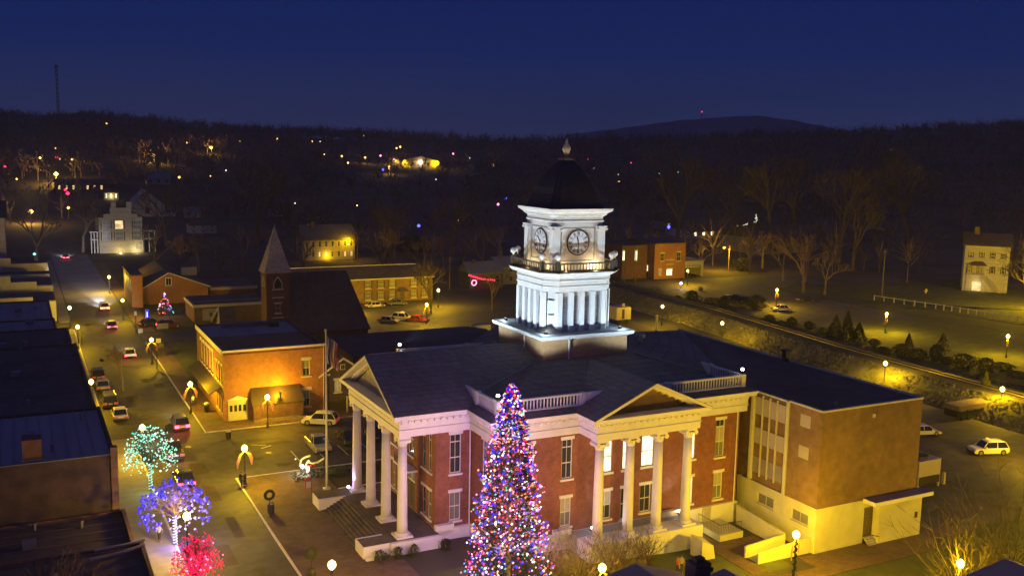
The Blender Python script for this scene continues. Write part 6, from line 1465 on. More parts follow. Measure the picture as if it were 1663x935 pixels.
# ================================================================== VEHICLES
def car_meshes(kind, paint):
    """+x is forward, wheels on z=0"""
    S = dict(sedan=(4.7, 1.82, 1.45), suv=(4.75, 1.88, 1.75), van=(5.0, 1.95, 1.95), pickup=(5.4, 1.95, 1.85))[kind]
    L, Wd, H = S; hl = L/2; w = Wd/2; out = {}
    b0 = .28; bl = H*.53; sh = .06
    if kind == 'sedan': prof = [(-hl, b0+.15), (-hl+.02, bl-.12), (-hl+.25, bl-.02), (-hl+1.0, bl+.02), (hl-1.35, bl), (hl-.25, bl-.16), (hl, bl-.34), (hl, b0+.1), (hl-.2, b0), (-hl+.25, b0)]
    else: prof = [(-hl, b0+.18), (-hl+.03, bl-.05), (-hl+.12, bl+.03), (hl-1.15, bl+.03), (hl-.22, bl-.1), (hl, bl-.32), (hl, b0+.12), (hl-.2, b0), (-hl+.25, b0)]
    def body():
        m = MB(); n = len(prof)
        def ring(y, k): return [(x*(1 if abs(y) < w*.93 else .975), y, b0+(z-b0)*k) for x, z in prof]
        rs = [ring(-w, .93), ring(-w*.93, 1), ring(w*.93, 1), ring(w, .93)]
        m.add(sum(rs, []), [(k*n+i, (k+1)*n+i, (k+1)*n+(i+1) % n, k*n+(i+1) % n) for k in range(3) for i in range(n)]+[tuple(range(n)), tuple(range(3*n, 4*n))[::-1]])
        return m
    cab = {'sedan': (-hl+.75, -hl+1.35, .55, 1.15), 'suv': (-hl+.1, -hl+.55, .55, 1.15), 'van': (-hl+.06, -hl+.3, 1.0, 1.7), 'pickup': (-.75, -.45, .85, 1.35)}[kind]
    xa, xb, xc, xd = cab; tw = w*.78
    def frustum(m, e=0.0, zt=H, z0=bl):
        m.add([(xa-e, -w*.92-e, z0), (xd+e, -w*.92-e, z0), (xd+e, w*.92+e, z0), (xa-e, w*.92+e, z0), (xb-e, -tw-e, zt), (xc+e, -tw-e, zt), (xc+e, tw+e, zt), (xb-e, tw+e, zt)],
              [(0, 1, 5, 4), (1, 2, 6, 5), (2, 3, 7, 6), (3, 0, 4, 7), (4, 5, 6, 7)]); return m
    out['body'] = body().mesh('body', paint)
    g = frustum(MB(), 0, H-.1); out['windows'] = g.mesh('windows', 'carglass')
    r = MB(); r.add([(xb+.0, -tw-.02, H-.1), (xc, -tw-.02, H-.1), (xc, tw+.02, H-.1), (xb, tw+.02, H-.1), (xb+.15, -tw+.12, H), (xc-.2, -tw+.12, H), (xc-.2, tw-.12, H), (xb+.15, tw-.12, H)], [(0, 1, 5, 4), (1, 2, 6, 5), (2, 3, 7, 6), (3, 0, 4, 7), (4, 5, 6, 7), (3, 2, 1, 0)])
    xm = (xb+xc)/2
    for sg in (-1, 1):
        for (p, q) in (((xa, bl), (xb, H-.1)), ((xm-.1, bl), (xm-.1, H-.1)), ((xd, bl), (xc, H-.1))):
            r.tube((p[0], sg*(w*.92+.01), p[1]), (q[0], sg*(tw+.01), q[1]), .05, n=4)
    out['roof'] = r.mesh('roof', paint)
    if kind == 'pickup':
        out['bed'] = MB().box(-hl+.1, -w+.14, bl+.035, -.8, w-.14, bl+.05).mesh('bed', 'black')
    wr = .34 if kind in ('sedan',) else .38
    whs = []
    for x in (-hl+.85, hl-.9):
        for sg in (-1, 1): whs.append((x, sg*(w-.1), wr))
    out['wheels'] = whs; out['wr'] = wr
    out['dims'] = (hl, w, bl, H)
    return out
def car(kind, paint, x, y, yaw, label, lights=None, group=None, z=None, tail='taildim', headm='curtain', plate=True, police=False):
    d = cached(('car', kind, paint), lambda: car_meshes(kind, paint)); hl, w, bl, H = d['dims']
    t = thing('parked_car' if lights is None else 'moving_car', label, 'car' if kind in ('sedan', 'suv') else kind, (x, y, gh(x, y)+.02 if z is None else z), rz=yaw, group=group, world=False)
    link('body', d['body'], t); link('windows', d['windows'], t); link('roof', d['roof'], t)
    if 'bed' in d: link('bed', d['bed'], t)
    for p in d['wheels']:
        wr = d['wr']; wl = link('wheel', cached(('whl', wr), lambda: MB().tube((0, -.11, 0), (0, .11, 0), wr, n=14).mesh('wheel', 'tyre')), t, loc=p)
        link('rim', cached(('rim', wr), lambda: MB().tube((0, -.13, 0), (0, .13, 0), wr*.6, n=10).mesh('rim', 'rim')), wl)
    for sg in (-1, 1):
        link('tail_light', cached(('tl', kind, tail), lambda: MB().box(-hl-.04, -.25, bl-.38, -hl+.08, .25, bl-.08).mesh('tail_light', tail)), t, loc=(0, sg*(w-.28), 0))
        link('headlight', cached(('hl', kind, headm), lambda: MB().box(hl-.12, -.22, bl-.42, hl+.02, .22, bl-.24).mesh('headlight', headm)), t, loc=(0, sg*(w-.3), 0))
        link('mirror', cached(('mi', kind, paint), lambda: MB().box(d['dims'][0]*0+.75, -.08, bl+.02, .95, .08, bl+.2).mesh('mirror', paint)), t, loc=(0, sg*(w+.08), 0))
    link('bumper', cached(('bp', kind), lambda: MB().box(-hl-.06, -w+.1, .3, -hl-.005, w-.1, .5).mesh('bumper', 'black')), t); link('bumper', cached(('bp2', kind), lambda: MB().box(hl+.005, -w+.1, .3, hl+.06, w-.1, .5).mesh('bumper', 'black')), t)
    link('number_plate', cached(('np', kind), lambda: MB().box(-hl-.045, -.26, bl-.32, -hl-.005, .26, bl-.17).mesh('number_plate', 'linepaint')), t)
    if police: link('light_bar', cached('lbar', lambda: MB().box(-.3, -.6, H+.005, .0, .6, H+.12).mesh('light_bar', 'amber')), t)
    if lights:
        if lights > 5:
            spot('long_beam', (hl+.2, 0, .8), (hl+60, 0, -.3), 260000, (.9, .9, 1), 16, .08, t, .9)
            lights = 3
        for sg in (-1, 1):
            s = spot('lamp', (hl+.15, sg*.6, .75), (hl+30, sg*.6, -.4), HEAD_W*lights, (.95, .93, 1), 48, .08, t, .8)
            s = point('lamp', (-hl-.3, sg*(w-.3), .85), 22, (1, .06, .08), .1, t)
    return t
UP = math.pi/2
def cat(px, py, *a, **k): q = P(px, py); return q.x, q.y
def carp(kind, paint, px, py, yaw, label, **k): q = P(px, py, 0); return car(kind, paint, q.x, q.y, yaw, label, **k)
MV = 'cars driving away up the street'
q = P(105, 421); car('sedan', 'cardark', q.x+.3, q.y, UP, 'dark car with bright pink-red tail lights climbing the far end of the street', lights=.6, group=MV, tail='tail', headm='head')
q = P(169, 505); car('suv', 'cartan', q.x+.2, q.y+2, UP, 'orange-lit car driving away near the cross street, second from the far end', lights=12, group=MV, tail='amber', headm='head')
q = P(180, 535); car('sedan', 'cargrey', q.x+.3, q.y+2, UP, 'pale sedan with red tail lights driving away behind the orange-lit car', lights=.5, group=MV, tail='tail', headm='head')
q = P(212, 582); car('sedan', 'carwhite', q.x, q.y+2, UP, 'white sedan with brake lights and high rear light halfway up the street', lights=.25, group=MV, tail='tail', headm='head')
q = P(296, 700); car('suv', 'cargrey', q.x, q.y+2, UP, 'dark grey car with red tail lights passing the crossing', lights=.12, group=MV, tail='tail', headm='head')
q = P(285, 747); t = car('pickup', 'cardark', q.x, q.y+2, UP, 'dark truck with amber roof marker lights beside the green-lit tree', lights=.06, group=MV, tail='taildim', headm='head')
link('roof_markers', MB().box(-.4, -.7, 1.86, -.3, -.5, 1.92).box(-.4, -.1, 1.86, -.3, .1, 1.92).box(-.4, .5, 1.86, -.3, .7, 1.92).mesh('roof_markers', 'amber'), t)
q = P(272, 770); car('sedan', 'cardark', 14.7, 105.2, UP, 'dark car with bright pink tail lights nearest the blue-lit tree', lights=.04, group=MV, tail='tail', headm='head')
PK = 'cars parked along the left kerb'
car('suv', 'cardark', 9.95, 159.5, UP, 'dark car with small red light parked farthest up the left kerb', group=PK, tail='taildim')
car('sedan', 'carsilver', 10.1, 152.5, UP, 'silver car parked beside the left pavement lamp', group=PK)
car('van', 'cardark', 10.2, 142.0, UP, 'tall black van parked in the middle of the left kerb row', group=PK)
car('sedan', 'carwhite', 10.9, 134.8, UP, 'white car parked nearest the camera on the left kerb', group=PK)
q = P(521, 692); car('suv', 'carwhite', q.x+.2, q.y+1.0, math.pi-.55, 'white SUV parked across the side road in front of the orange store', tail='taildim', headm='curtain')
q = P(517, 741); car('pickup', 'carsilver', q.x+.8, q.y+3.0, -UP, 'silver pickup parked nose towards the lit garland display')
car('sedan', 'cardark', 35.5, 112.6, -UP, 'dark car parked in the shade between the portico columns'); car('suv', 'cardark', 39.2, 112.8, -UP, 'second dark car parked beside it, half hidden by the portico')
q = P(1615, 740); car('suv', 'carwhite', q.x, q.y+1.0, math.pi-.35, 'white SUV with roof light bar parked alone in the right car park', police=True)
q = P(1503, 707); car('sedan', 'carwhite', q.x, q.y+.5, -.3, 'white sedan half hidden behind the annex corner')
q = P(1272, 505); car('sedan', 'carwhite', q.x, q.y+.6, math.pi-.35, 'white sedan parked under the bowed lamp in the far car park', headm='curtain')
for i, (px, py) in enumerate(((1206, 491), (1187, 489), (1222, 494), (1313, 490))):
    q = P(px, py); car(('suv', 'sedan', 'suv', 'sedan')[i], 'cardark', q.x, q.y+1, -UP+.1 if i != 3 else -.2, ['dark car with a glint, middle of three in the far car park', 'dark car, leftmost of three in the far car park', 'dark car, rightmost of three in the far car park', 'dark sedan in the shadow right of the bowed lamp'][i])
q = P(658, 522); car('suv', 'carwhite', q.x, q.y+1.5, -.75, 'white SUV with roof aerial parked below the bowed car park lamp', police=True)
q = P(640, 524); car('sedan', 'cartan', q.x-1, q.y+.5, -.75, 'yellow-lit sedan parked left of the white SUV behind the church')
q = P(609, 499); car('sedan', 'carwhite', q.x, q.y, UP*.1, 'white sedan parked at the left end of the shuttered block'); q = P(645, 495); car('sedan', 'cargrey', q.x, q.y, -.2, 'grey car parked before the door of the shuttered block')
q = P(678, 522); car('sedan', 'carred', q.x, q.y, -.7, 'dark red car beside the white SUV under the car park lamp')
q = P(275, 532); car('suv', 'carred', q.x, q.y, 0, 'dark red car with a red light crossing behind the small park', tail='tail')
q = P(243, 528); car('sedan', 'cardark', q.x, q.y, .4, 'dark car reflecting blue light by the small park')

# ================================================================== STRUNG TREES
def pick(rr, table):
    u = rr.random()*sum(w for _, w in table)
    for k, w in table:
        u -= w
        if u <= 0: return k
    return table[0][0]
# the tall Christmas tree
XT = thing('christmas_tree', 'tall Christmas tree covered in blue, red, white and orange bulbs before the courthouse', 'christmas tree', (34.0, 65.6, 0), world=False)
th = 18.1; rr = random.Random(5); fo = MB()
def tree_r(f): return 3.35*(1-f)**.64+.1
link('trunk', MB().cyl(0, 0, -.2, th-1, .28, .04, 8).mesh('trunk', 'bark'), XT)
for k in range(9500):
    f = rr.random()**1.25; z = .5+f*(th-.6); R_ = tree_r(f); a = rr.uniform(0, 6.283); lump = 1+.13*math.sin(a*5+z*1.7)+.08*math.sin(a*3-z*2.3)
    rad = R_*lump*rr.uniform(.35, .96); c = Vector((rad*math.cos(a), rad*math.sin(a), z)); o_ = Vector((math.cos(a), math.sin(a), rr.uniform(-.15, .45))).normalized()
    s = rr.uniform(.14, .34); t_ = Vector((-math.sin(a), math.cos(a), 0)); q = c+o_*s
    fo.add([c-t_*s*.3, c+t_*s*.3, q], [(0, 1, 2)])
    if k % 2: fo.add([c-Vector((0, 0, s*.25)), c+Vector((0, 0, s*.2)), q+t_*s*.3], [(0, 1, 2)])
link('foliage', fo.mesh('foliage', 'needles'), XT)
TB = [('b_blue', 25), ('b_red', 21), ('b_white', 11), ('b_orange', 12), ('b_teal', 7), ('b_pink', 14), ('b_gold', 6)]
bulbs = {k: MB() for k, _ in TB}
for k in range(2300):
    f = rr.random()**1.12; z = .4+f*(th-.5); R_ = tree_r(f); a = rr.uniform(0, 6.283); lump = 1+.13*math.sin(a*5+z*1.7)+.08*math.sin(a*3-z*2.3)
    rad = R_*lump*rr.uniform(.84, 1.1); c = pick(rr, TB); r_ = rr.uniform(.062, .118)*(1.35 if c == 'b_blue' else 1)
    if z < 3.2 and rr.random() < .45: continue
    bulbs[c].octa(rad*math.cos(a), rad*math.sin(a), z, r_)
for k, m in bulbs.items(): link('bulbs', m.mesh('bulbs', k), XT, kind='stuff')
# the strings' own light, spread through the crown
for (a, z, rad, c, pw) in ((-2.3, 3, 4.6, (1, .35, .6), 1), (.4, 3, 4.6, (1, .45, .6), 1), (1.9, 5, 4.1, (.65, .35, 1), 2.4), (2.9, 6, 4, (.6, .3, 1), 1.8), (.9, 7, 3.8, (1, .4, .7), 1.3), (1.6, 10, 3, (.55, .35, 1), 2.6), (2.6, 12, 2.5, (.7, .35, 1), 1.4), (-1.6, 8, 3.4, (1, .45, .7), 1), (1.2, 14.5, 2, (.6, .4, 1), 2.2), (2.4, 16.5, 1.3, (.65, .4, 1), 1.6)):
    point('lamp', (rad*math.cos(a), rad*math.sin(a), z), TREE_W*pw, c, .5, XT)
def strung(x, y, h, crown_r, crown_z, crown_h, n, bmats, label, col, pw, trunkm, seed, red=False, trunkbulbs=True, tw_='twig', flat=1.0):
    t = thing('lit_tree', label, 'lit tree', (x, y, gh(x, y)+.1), world=False, group='trees strung with lights along the left pavement'); rr = random.Random(seed)
    tr = MB(); br = MB(); tr.tube((0, 0, -.1), (0, 0, crown_z), .13, .09, 7)
    bb = {k: MB() for k, _ in bmats}
    for k in range(46):
        a = rr.uniform(0, 6.28); el = rr.uniform(.0, 1.4) if not red else rr.uniform(.3, 1.5)
        p = Vector((0, 0, crown_z-.1)); tip = Vector((math.cos(a)*math.cos(el)*crown_r*rr.uniform(.7, 1.05), math.sin(a)*math.cos(el)*crown_r*rr.uniform(.7, 1.05), crown_z+math.sin(el)*crown_h*rr.uniform(.75, 1.0)))
        mid = p.lerp(tip, .5)+Vector((0, 0, .25)); br.tube(p, mid, .045, .028, 4).tube(mid, tip, .028, .012, 3)
        for j in range(9):
            s = rr.uniform(.3, 1); q = (mid.lerp(tip, (s-.5)*2) if s > .5 else p.lerp(mid, s*2)); d = Vector((rr.gauss(0, .5), rr.gauss(0, .5), rr.gauss(.15, .4))); br.tube(q, q+d, .016, .006, 3)
            if rr.random() < .5: br.tube(q+d*.6, q+d*.6+Vector((rr.gauss(0, .25), rr.gauss(0, .25), rr.gauss(.1, .2))), .01, .005, 3)
    for k in range(n):
        a = rr.uniform(0, 6.28); el = math.asin(rr.uniform(-.25 if not red else .0, 1)); rad = rr.uniform(.72, 1.04) if not red else rr.uniform(.2, 1.05)
        q = (math.cos(a)*math.cos(el)*crown_r*rad, math.sin(a)*math.cos(el)*crown_r*rad, crown_z+.3+math.sin(el)*crown_h*rad*.9)
        c = pick(rr, bmats); bb[c].octa(*q, rr.uniform(.06, .11)*(1.75 if c == 'b_blue' else 1))
    if trunkbulbs:
        for k in range(90):
            a = k*.7; bb[trunkm if trunkm in bb else bmats[0][0]].octa(.16*math.cos(a), .16*math.sin(a), .1+k*crown_z/90, .055)
    link('trunk', tr.mesh('trunk', 'bark'), t); link('branches', br.mesh('branches', tw_), t)
    for k, m in bb.items(): link('bulbs', m.mesh('bulbs', k), t, kind='stuff')
    for (dx, dy, z) in ((0, 0, crown_z+crown_h*.45), (.6, -.8, crown_z*.6)): point('lamp', (dx, dy, z), pw, col, .5, t)
    if red: point('lamp', (-.3, -1.2, crown_z+crown_h*.5), pw, col, .3, t)
    return t
g = P(245, 798); strung(g.x, g.y, 7, 2.7, 3.0, 4.1, 430, [('b_mint', 4), ('b_teal', 1), ('b_white', .3)], 'round street tree strung with mint green lights, trunk wrapped too', (.45, 1, .7), 130, 'b_mint', 21)
g = P(285, 886); strung(g.x, g.y, 6, 3.1, 2.7, 3.6, 250, [('b_blue', 7), ('b_bluewhite', .5)], 'street tree strung with deep blue lights and a blue-white wrapped trunk', (.3, .2, 1), 800, 'b_bluewhite', 33)
g = P(322, 975); strung(g.x, g.y, 5, 2.1, 2.0, 3.6, 900, [('b_crimson', 8), ('b_red', 2), ('b_pink', .6)], 'street tree densely strung with red lights at the bottom edge', (1, .03, .12), 150, 'b_crimson', 44, red=True)
# small strung tree and blue figures in the park by the cross street
g = P(268, 512); t = thing('small_christmas_tree', 'small Christmas tree with mixed bulbs in front of the mural shop', 'christmas tree', (g.x, g.y, 0), world=False); rr = random.Random(8)
link('trunk', MB().cyl(0, 0, -.1, 4, .12, .03, 6).mesh('trunk', 'bark'), t); link('foliage', leafball(4, 1.6, 4.6, 500, .3, True).mesh('foliage', 'needles'), t)
bb = {k: MB() for k, _ in TB}
for k in range(70): f = rr.random(); a = rr.uniform(0, 6.28); bb[pick(rr, TB)].octa(1.8*(1-f)*math.cos(a), 1.8*(1-f)*math.sin(a), .4+f*4.5, .17)
for k, m in bb.items(): link('bulbs', m.mesh('bulbs', k), t, kind='stuff')
point('lamp', (0, -1.8, 2), 120, (1, .4, .8), .3, t)
g = P(239, 519); t = thing('lit_column_display', 'short pillar wrapped in blue-white lights at the park corner', 'light display', tuple(g)); m = MB(); MB().cyl(g.x, g.y, 0, 2.2, .15, .1, 6).build('post', 'iron', t)
for k in range(60): m.octa(g.x+.28*math.cos(k), g.y+.28*math.sin(k), .2+k*.033, .10)
m.build('bulbs', 'b_blue', t, kind='stuff'); MB().cyl(g.x, g.y-.3, .6, 1.7, .09, n=6).build('bright_tube', 'b_bluewhite', t)
g = P(244, 532); 
# ================================================================== STREET FURNITURE
def wreath_post(px, py, ptop, label, m='garland'):
    q = P(px, py, .12); r = .42; z = atY(px, ptop, q.y).z
    t = thing('wreath_stand', label, 'wreath stand', (q.x, q.y, .12)); MB().cyl(q.x, q.y, .1, z-r, .035, n=6).build('post', 'iron', t); MB().cyl(q.x, q.y, .1, .16, .25, n=10).build('foot', 'iron', t)
    MB().torus((q.x, q.y, z), r, .15, 18, 7).build('wreath', m, t); return t
wreath_post(438, 838, 803, 'dark wreath on a stand at the street edge, upper of the pair'); wreath_post(441, 858, 832, 'low dark planter wreath beside the upper wreath stand') if 0 else None
wreath_post(506, 935, 898, 'dark wreath on a stand near the bottom left lamp')
def bin_(px, py, label, m='iron', top='linepaint', s=1.0):
    q = P(px, py, .12); t = thing('litter_bin', label, 'litter bin', tuple(q)); MB().lathe(q.x, q.y, [(.28*s, .12), (.33*s, .3), (.36*s, .95*s), (.3*s, 1.05*s)], 12).build('body', m, t); MB().lathe(q.x, q.y, [(.34*s, 1.06*s), (.3*s, 1.2*s), (.1, 1.3*s)], 12).build('lid', top, t)
bin_(440, 832, 'black litter bin with pale lid below the upper wreath stand', top='timber'); bin_(507, 932+8, 'black planter tub below the lower wreath stand', top='shrub', s=.9)
bin_(371, 712, 'black bin with white label by the crossing, left of the store lamp'); bin_(336, 668, 'black bin at the kerb left of the brick store', s=1.1)
q = P(501, 800, .1); t = thing('notice_sign', 'low red sign post with a white plate beside the green spotlight', 'sign', tuple(q)); MB().cyl(q.x-.3, q.y, .1, 1.5, .06, n=6).cyl(q.x+.3, q.y, .1, 1.5, .06, n=6).box(q.x-.4, q.y-.05, 1.5, q.x+.4, q.y+.05, 1.75).build('frame', 'ribbon', t); MB().box(q.x-.24, q.y-.09, .7, q.x+.24, q.y-.055, 1.35).build('plate', 'linepaint', t)
# garland railings with red bow and bright ground spot
q = P(508, 762, .1); t = thing('garland_rail', 'two arched rails wrapped in golden garland with a big red bow', 'garland display', tuple(q))
def arch(pts, nm='garland_arm'):
    m = MB()
    for a, b in zip(pts, pts[1:]): m.tube(a, b, .12, n=6)
    m.build(nm, 'goldgarland', t)
Yq = q.y
arch([atY(487, 757, Yq), atY(489, 746, Yq), atY(495, 742, Yq), atY(504, 739, Yq)]); arch([atY(500, 749, Yq-.3), atY(508, 752, Yq-.3), atY(517, 750, Yq-.3), atY(526, 744, Yq-.3)])
arch([atY(496, 760, Yq-.3), atY(498, 752, Yq-.3), atY(502, 747, Yq-.3)])
m = MB()
for px in (489, 504, 526): a = atY(px, 745, Yq); m.cyl(a.x, a.y, .1, a.z, .05, n=6)
m.build('post', 'iron', t)
a = atY(505, 756, Yq-.5); m = MB().ball(a.x, a.y, a.z, .14).add([(a.x, a.y, a.z), (a.x-.5, a.y, a.z+.3), (a.x-.5, a.y+.05, a.z-.2), (a.x+.5, a.y, a.z+.3), (a.x+.5, a.y+.05, a.z-.2), (a.x-.25, a.y-.1, a.z-1.1), (a.x+.25, a.y-.1, a.z-1.1)], [(0, 1, 2), (0, 4, 3), (0, 5, 6), (2, 1, 0)]); m.build('bow', 'ribbon', t)
a = atY(500, 762, Yq-.8); MB().box(a.x-.15, a.y-.05, a.z-.35, a.x+.15, a.y+.05, a.z+.35).build('lit_panel', 'farwhite', t)
q = P(491, 768, .1); f = thing('ground_spot', 'dazzling white ground spotlight with greenish glow on the paving', 'floodlight', tuple(q)); b = atY(491, 757, q.y)
MB().cyl(q.x, q.y, .1, b.z-.15, .05, n=6).build('stake', 'iron', f); MB().ball(b.x, b.y, b.z, .19, 10, 6).build('lens', 'floodlens', f); point('lamp', (b.x, b.y-.4, b.z), 220, (.75, 1, .85), .15, f)
b = atY(480, 745, q.y+1.5); MB().octa(b.x, b.y, b.z, .1).build('small_lens', 'farwhite', f)
q = P(520, 790, .1); 
for i, px in enumerate((470, 500, 530, 560)):
    a = P(px, 775-(px-470)*.1, .1)
t = thing('lawn_hedge', 'strip of low dark hedge behind the ground spotlight', 'hedge', (30, 101, 0)); m = MB(); rr = random.Random(2)
for k in range(900): a = Vector((rr.uniform(25.5, 36), rr.uniform(100.2, 101.6), rr.uniform(.05, .8))); s = .16; m.add([a, a+Vector((rr.gauss(0, s), rr.gauss(0, s), s)), a+Vector((rr.gauss(0, s), rr.gauss(0, s), -s*.3))], [(0, 1, 2)])
m.build('foliage', 'shrub', t)
# flagpole with flag
q = P(531, 795); zt = atY(533, 537, q.y).z; t = thing('flagpole', 'tall white flagpole with a limp striped flag at the portico corner', 'flagpole', tuple(q))
MB().cyl(q.x, q.y, -.05, zt, .13, .07, 8).build('pole', 'white', t); MB().ball(q.x, q.y, zt+.1, .16).build('ball', 'gold', t); MB().box(q.x-.35, q.y-.35, -.05, q.x+.35, q.y+.35, .25).build('base', 'white', t)
fl = None
for i in range(9):
    m = MB(); n = 7; y_ = q.y
    x0 = q.x+.12
    def fp(k, j): return (x0+.13*j+.1*math.sin(k*.9+j*.3), y_+.18*math.sin(k*.5+j*1.6), zt-.5-k*.42-.12*j)
    for k in range(n):
        m.add([fp(k, i), fp(k, i+1), fp(k+1, i+1), fp(k+1, i)], [(0, 1, 2, 3), (3, 2, 1, 0)])
    part = m.build('flag' if i == 0 else 'flag_stripe', ('flagstripe', 'linepaint')[i % 2] if i > 2 else 'flagblue' if i else 'linepaint', t)
# traffic signal / sign posts on the left street
for i, (px, pyb, pyt, lab) in enumerate(((221, 540, 512, 'dark signal pole with pale head at the park corner of the cross street'), (133, 560, 540, 'dark street clock post on the left pavement'))):
    q = P(px, pyb, .1); z = atY(px, pyt, q.y).z; t = thing('signal_post', lab, 'signal post', tuple(q)); MB().cyl(q.x, q.y, 0, z, .09, n=6).build('post', 'iron', t); MB().box(q.x-.22, q.y-.2, z, q.x+.22, q.y+.15, z+.8).build('head', 'linepaint' if i == 0 else 'iron', t)
for i, (px, py) in enumerate(((258, 573), (262, 582), (229, 556))):
    q = P(px, py, .1); t = thing('street_sign', ['pale square sign near the park edge lamp', 'small dark round sign beside the park path', 'small white sign at the right kerb by the third moving car'][i], 'sign', tuple(q)); MB().cyl(q.x, q.y, 0, 2.0, .04, n=5).build('post', 'iron', t); MB().box(q.x-.4, q.y-.04, 1.9, q.x+.4, q.y, 2.7).build('plate', 'linepaint' if i != 1 else 'iron', t)
q = P(264, 537); t = thing('bench_sign', 'low tan notice board on the small park lawn', 'sign', tuple(q)); MB().box(q.x-1.1, q.y-.1, .4, q.x+1.1, q.y, 1.5).build('board', 'tansiding', t); MB().cyl(q.x-.9, q.y+.06, 0, 1.4, .05, n=5).cyl(q.x+.9, q.y+.06, 0, 1.4, .05, n=5).build('post', 'timber', t)
# long dark shelter with yellow roof edge, cooling unit, trailer
a, b = P(1555, 684), P(1648, 682); t = thing('long_shelter', 'long low dark trailer with yellow-lit top edge parked beyond the right car park', 'trailer', tuple(a)); L_ = b.x-a.x+1; zt = atY(1556, 660, a.y).z
MB().box(a.x, a.y, .5, a.x+L_, a.y+2.3, zt-.7).build('body', 'cardark', t); MB().box(a.x-.1, a.y-.12, zt-.68, a.x+L_+.1, a.y+2.4, zt).build('canopy', 'timber', t)
for k in (1.2, 2.4, L_-2.6, L_-1.4):
    MB().tube((a.x+k, a.y-.05, .45), (a.x+k, a.y+.3, .45), .45, n=12).build('wheel', 'tyre', t)
for k in range(3): MB().box(a.x+.5+k*1.6, a.y-.04, 1.3, a.x+1.6+k*1.6, a.y-.005, 1.8).build('window', 'curtain', t)
q = P(1490, 792, -.3); t = thing('cooling_unit', 'metal cooling unit on steel legs behind the annex', 'cooling unit', (q.x, q.y, -.5)); z0 = atY(1494, 775, q.y).z; z1 = atY(1494, 750, q.y).z; xr = atY(1530, 760, q.y-.2).x
MB().box(q.x, q.y, z0, xr, q.y+3, z1).build('cabinet', 'trailer', t); MB().box(q.x+.1, q.y-.04, z0-.9, xr-.1, q.y-.005, z0-.05).build('grille', 'bronze', t)
for xx in (q.x, xr-.2): MB().box(xx, q.y, -.9, xx+.2, q.y+.2, z0).box(xx, q.y+2.8, -.9, xx+.2, q.y+3, z0).build('leg', 'trailer', t)
MB().lathe((q.x+xr)/2, q.y+1.5, [(1.0, z1), (1.0, z1+.25), (.8, z1+.26)], 14).build('fan_ring', 'bronze', t); MB().box(xr+.7, q.y, -.9, xr+1.0, q.y+.3, .9).build('bollard', 'trailer', t)
q = P(1001, 522, .6); q2 = P(1030, 522, .6); zt = atY(1012, 499, q.y).z
t = thing('box_trailer', 'small cream box trailer standing right of the clock tower base', 'trailer', (q.x, q.y, 0)); MB().box(q.x, q.y, .9, q2.x, q.y+3.4, zt).build('box', 'trailer', t)
MB().box(lerp(q.x, q2.x, .38), q.y-.05, 1.1, lerp(q.x, q2.x, .55), q.y-.005, zt-.4).build('door', 'bronze', t); MB().cyl(lerp(q.x, q2.x, .7), q.y+1.5, zt, zt+.6, .35, n=8).build('roof_vent', 'trailer', t)
for k in (.25, .75): MB().tube((lerp(q.x, q2.x, k), q.y-.1, .45), (lerp(q.x, q2.x, k), q.y+.2, .45), .45, n=12).build('wheel', 'tyre', t)
point('lamp', (lerp(q.x, q2.x, .4), q.y-6, 4.5), 260, SODIUM, .1, t)
# fence on the far green, road sign
pts = [P(1420, 481, 1.0), P(1520, 495, 1.0), P(1600, 507, 1.0), P(1680, 519, 1.0)]
t = thing('rail_fence', 'long pale two-rail fence along the back of the far green', 'fence', tuple(pts[0]))
for a, b in zip(pts, pts[1:]):
    n = 6
    for k in range(n):
        c = a.lerp(b, k/n); d = a.lerp(b, (k+1)/n); MB().box(c.x-.11, c.y-.11, 0, c.x+.11, c.y+.11, 1.35).build('post', 'linepaint', t)
        MB().tube((c.x, c.y, 1.15), (d.x, d.y, 1.15), .11, n=4).build('rail', 'linepaint', t); 
q = P(1503, 478, 0); z = atY(1504, 472, q.y).z; t = thing('warning_sign', 'small yellow diamond warning sign behind the rail fence', 'sign', tuple(q)); MB().cyl(q.x, q.y, 0, z, .05, n=5).build('post', 'steel', t)
MB().add([(q.x-.75, q.y-.1, z), (q.x, q.y-.1, z-.75), (q.x+.75, q.y-.1, z), (q.x, q.y-.1, z+.75), (q.x-.75, q.y-.05, z), (q.x, q.y-.05, z-.75), (q.x+.75, q.y-.05, z), (q.x, q.y-.05, z+.75)], [(0, 1, 2, 3), (7, 6, 5, 4), (0, 4, 5, 1), (1, 5, 6, 2), (2, 6, 7, 3), (3, 7, 4, 0)]).build('plate', 'goldgarland', t)
q = P(1106, 461, 1.2); t = thing('violet_lamp', 'low violet-white lamp on the lane before the brick hall', 'lamp', (q.x, q.y, 0)); MB().cyl(q.x, q.y, 0, 1.2, .06, n=5).build('stake', 'iron', t); MB().ball(q.x, q.y, 1.4, .32).build('lens', 'purplelens', t); point('lamp', (q.x, q.y-.6, 1.5), 120, (.6, .4, 1), .2, t)
q = P(1073, 520, 2.0); t = thing('pale_post', 'pale draped post at the foot of the bank by the lamp', 'post', (q.x-1, q.y, 0)); MB().cyl(q.x-1, q.y, 0, 3.2, .22, .3, 7).build('post', 'cream', t)
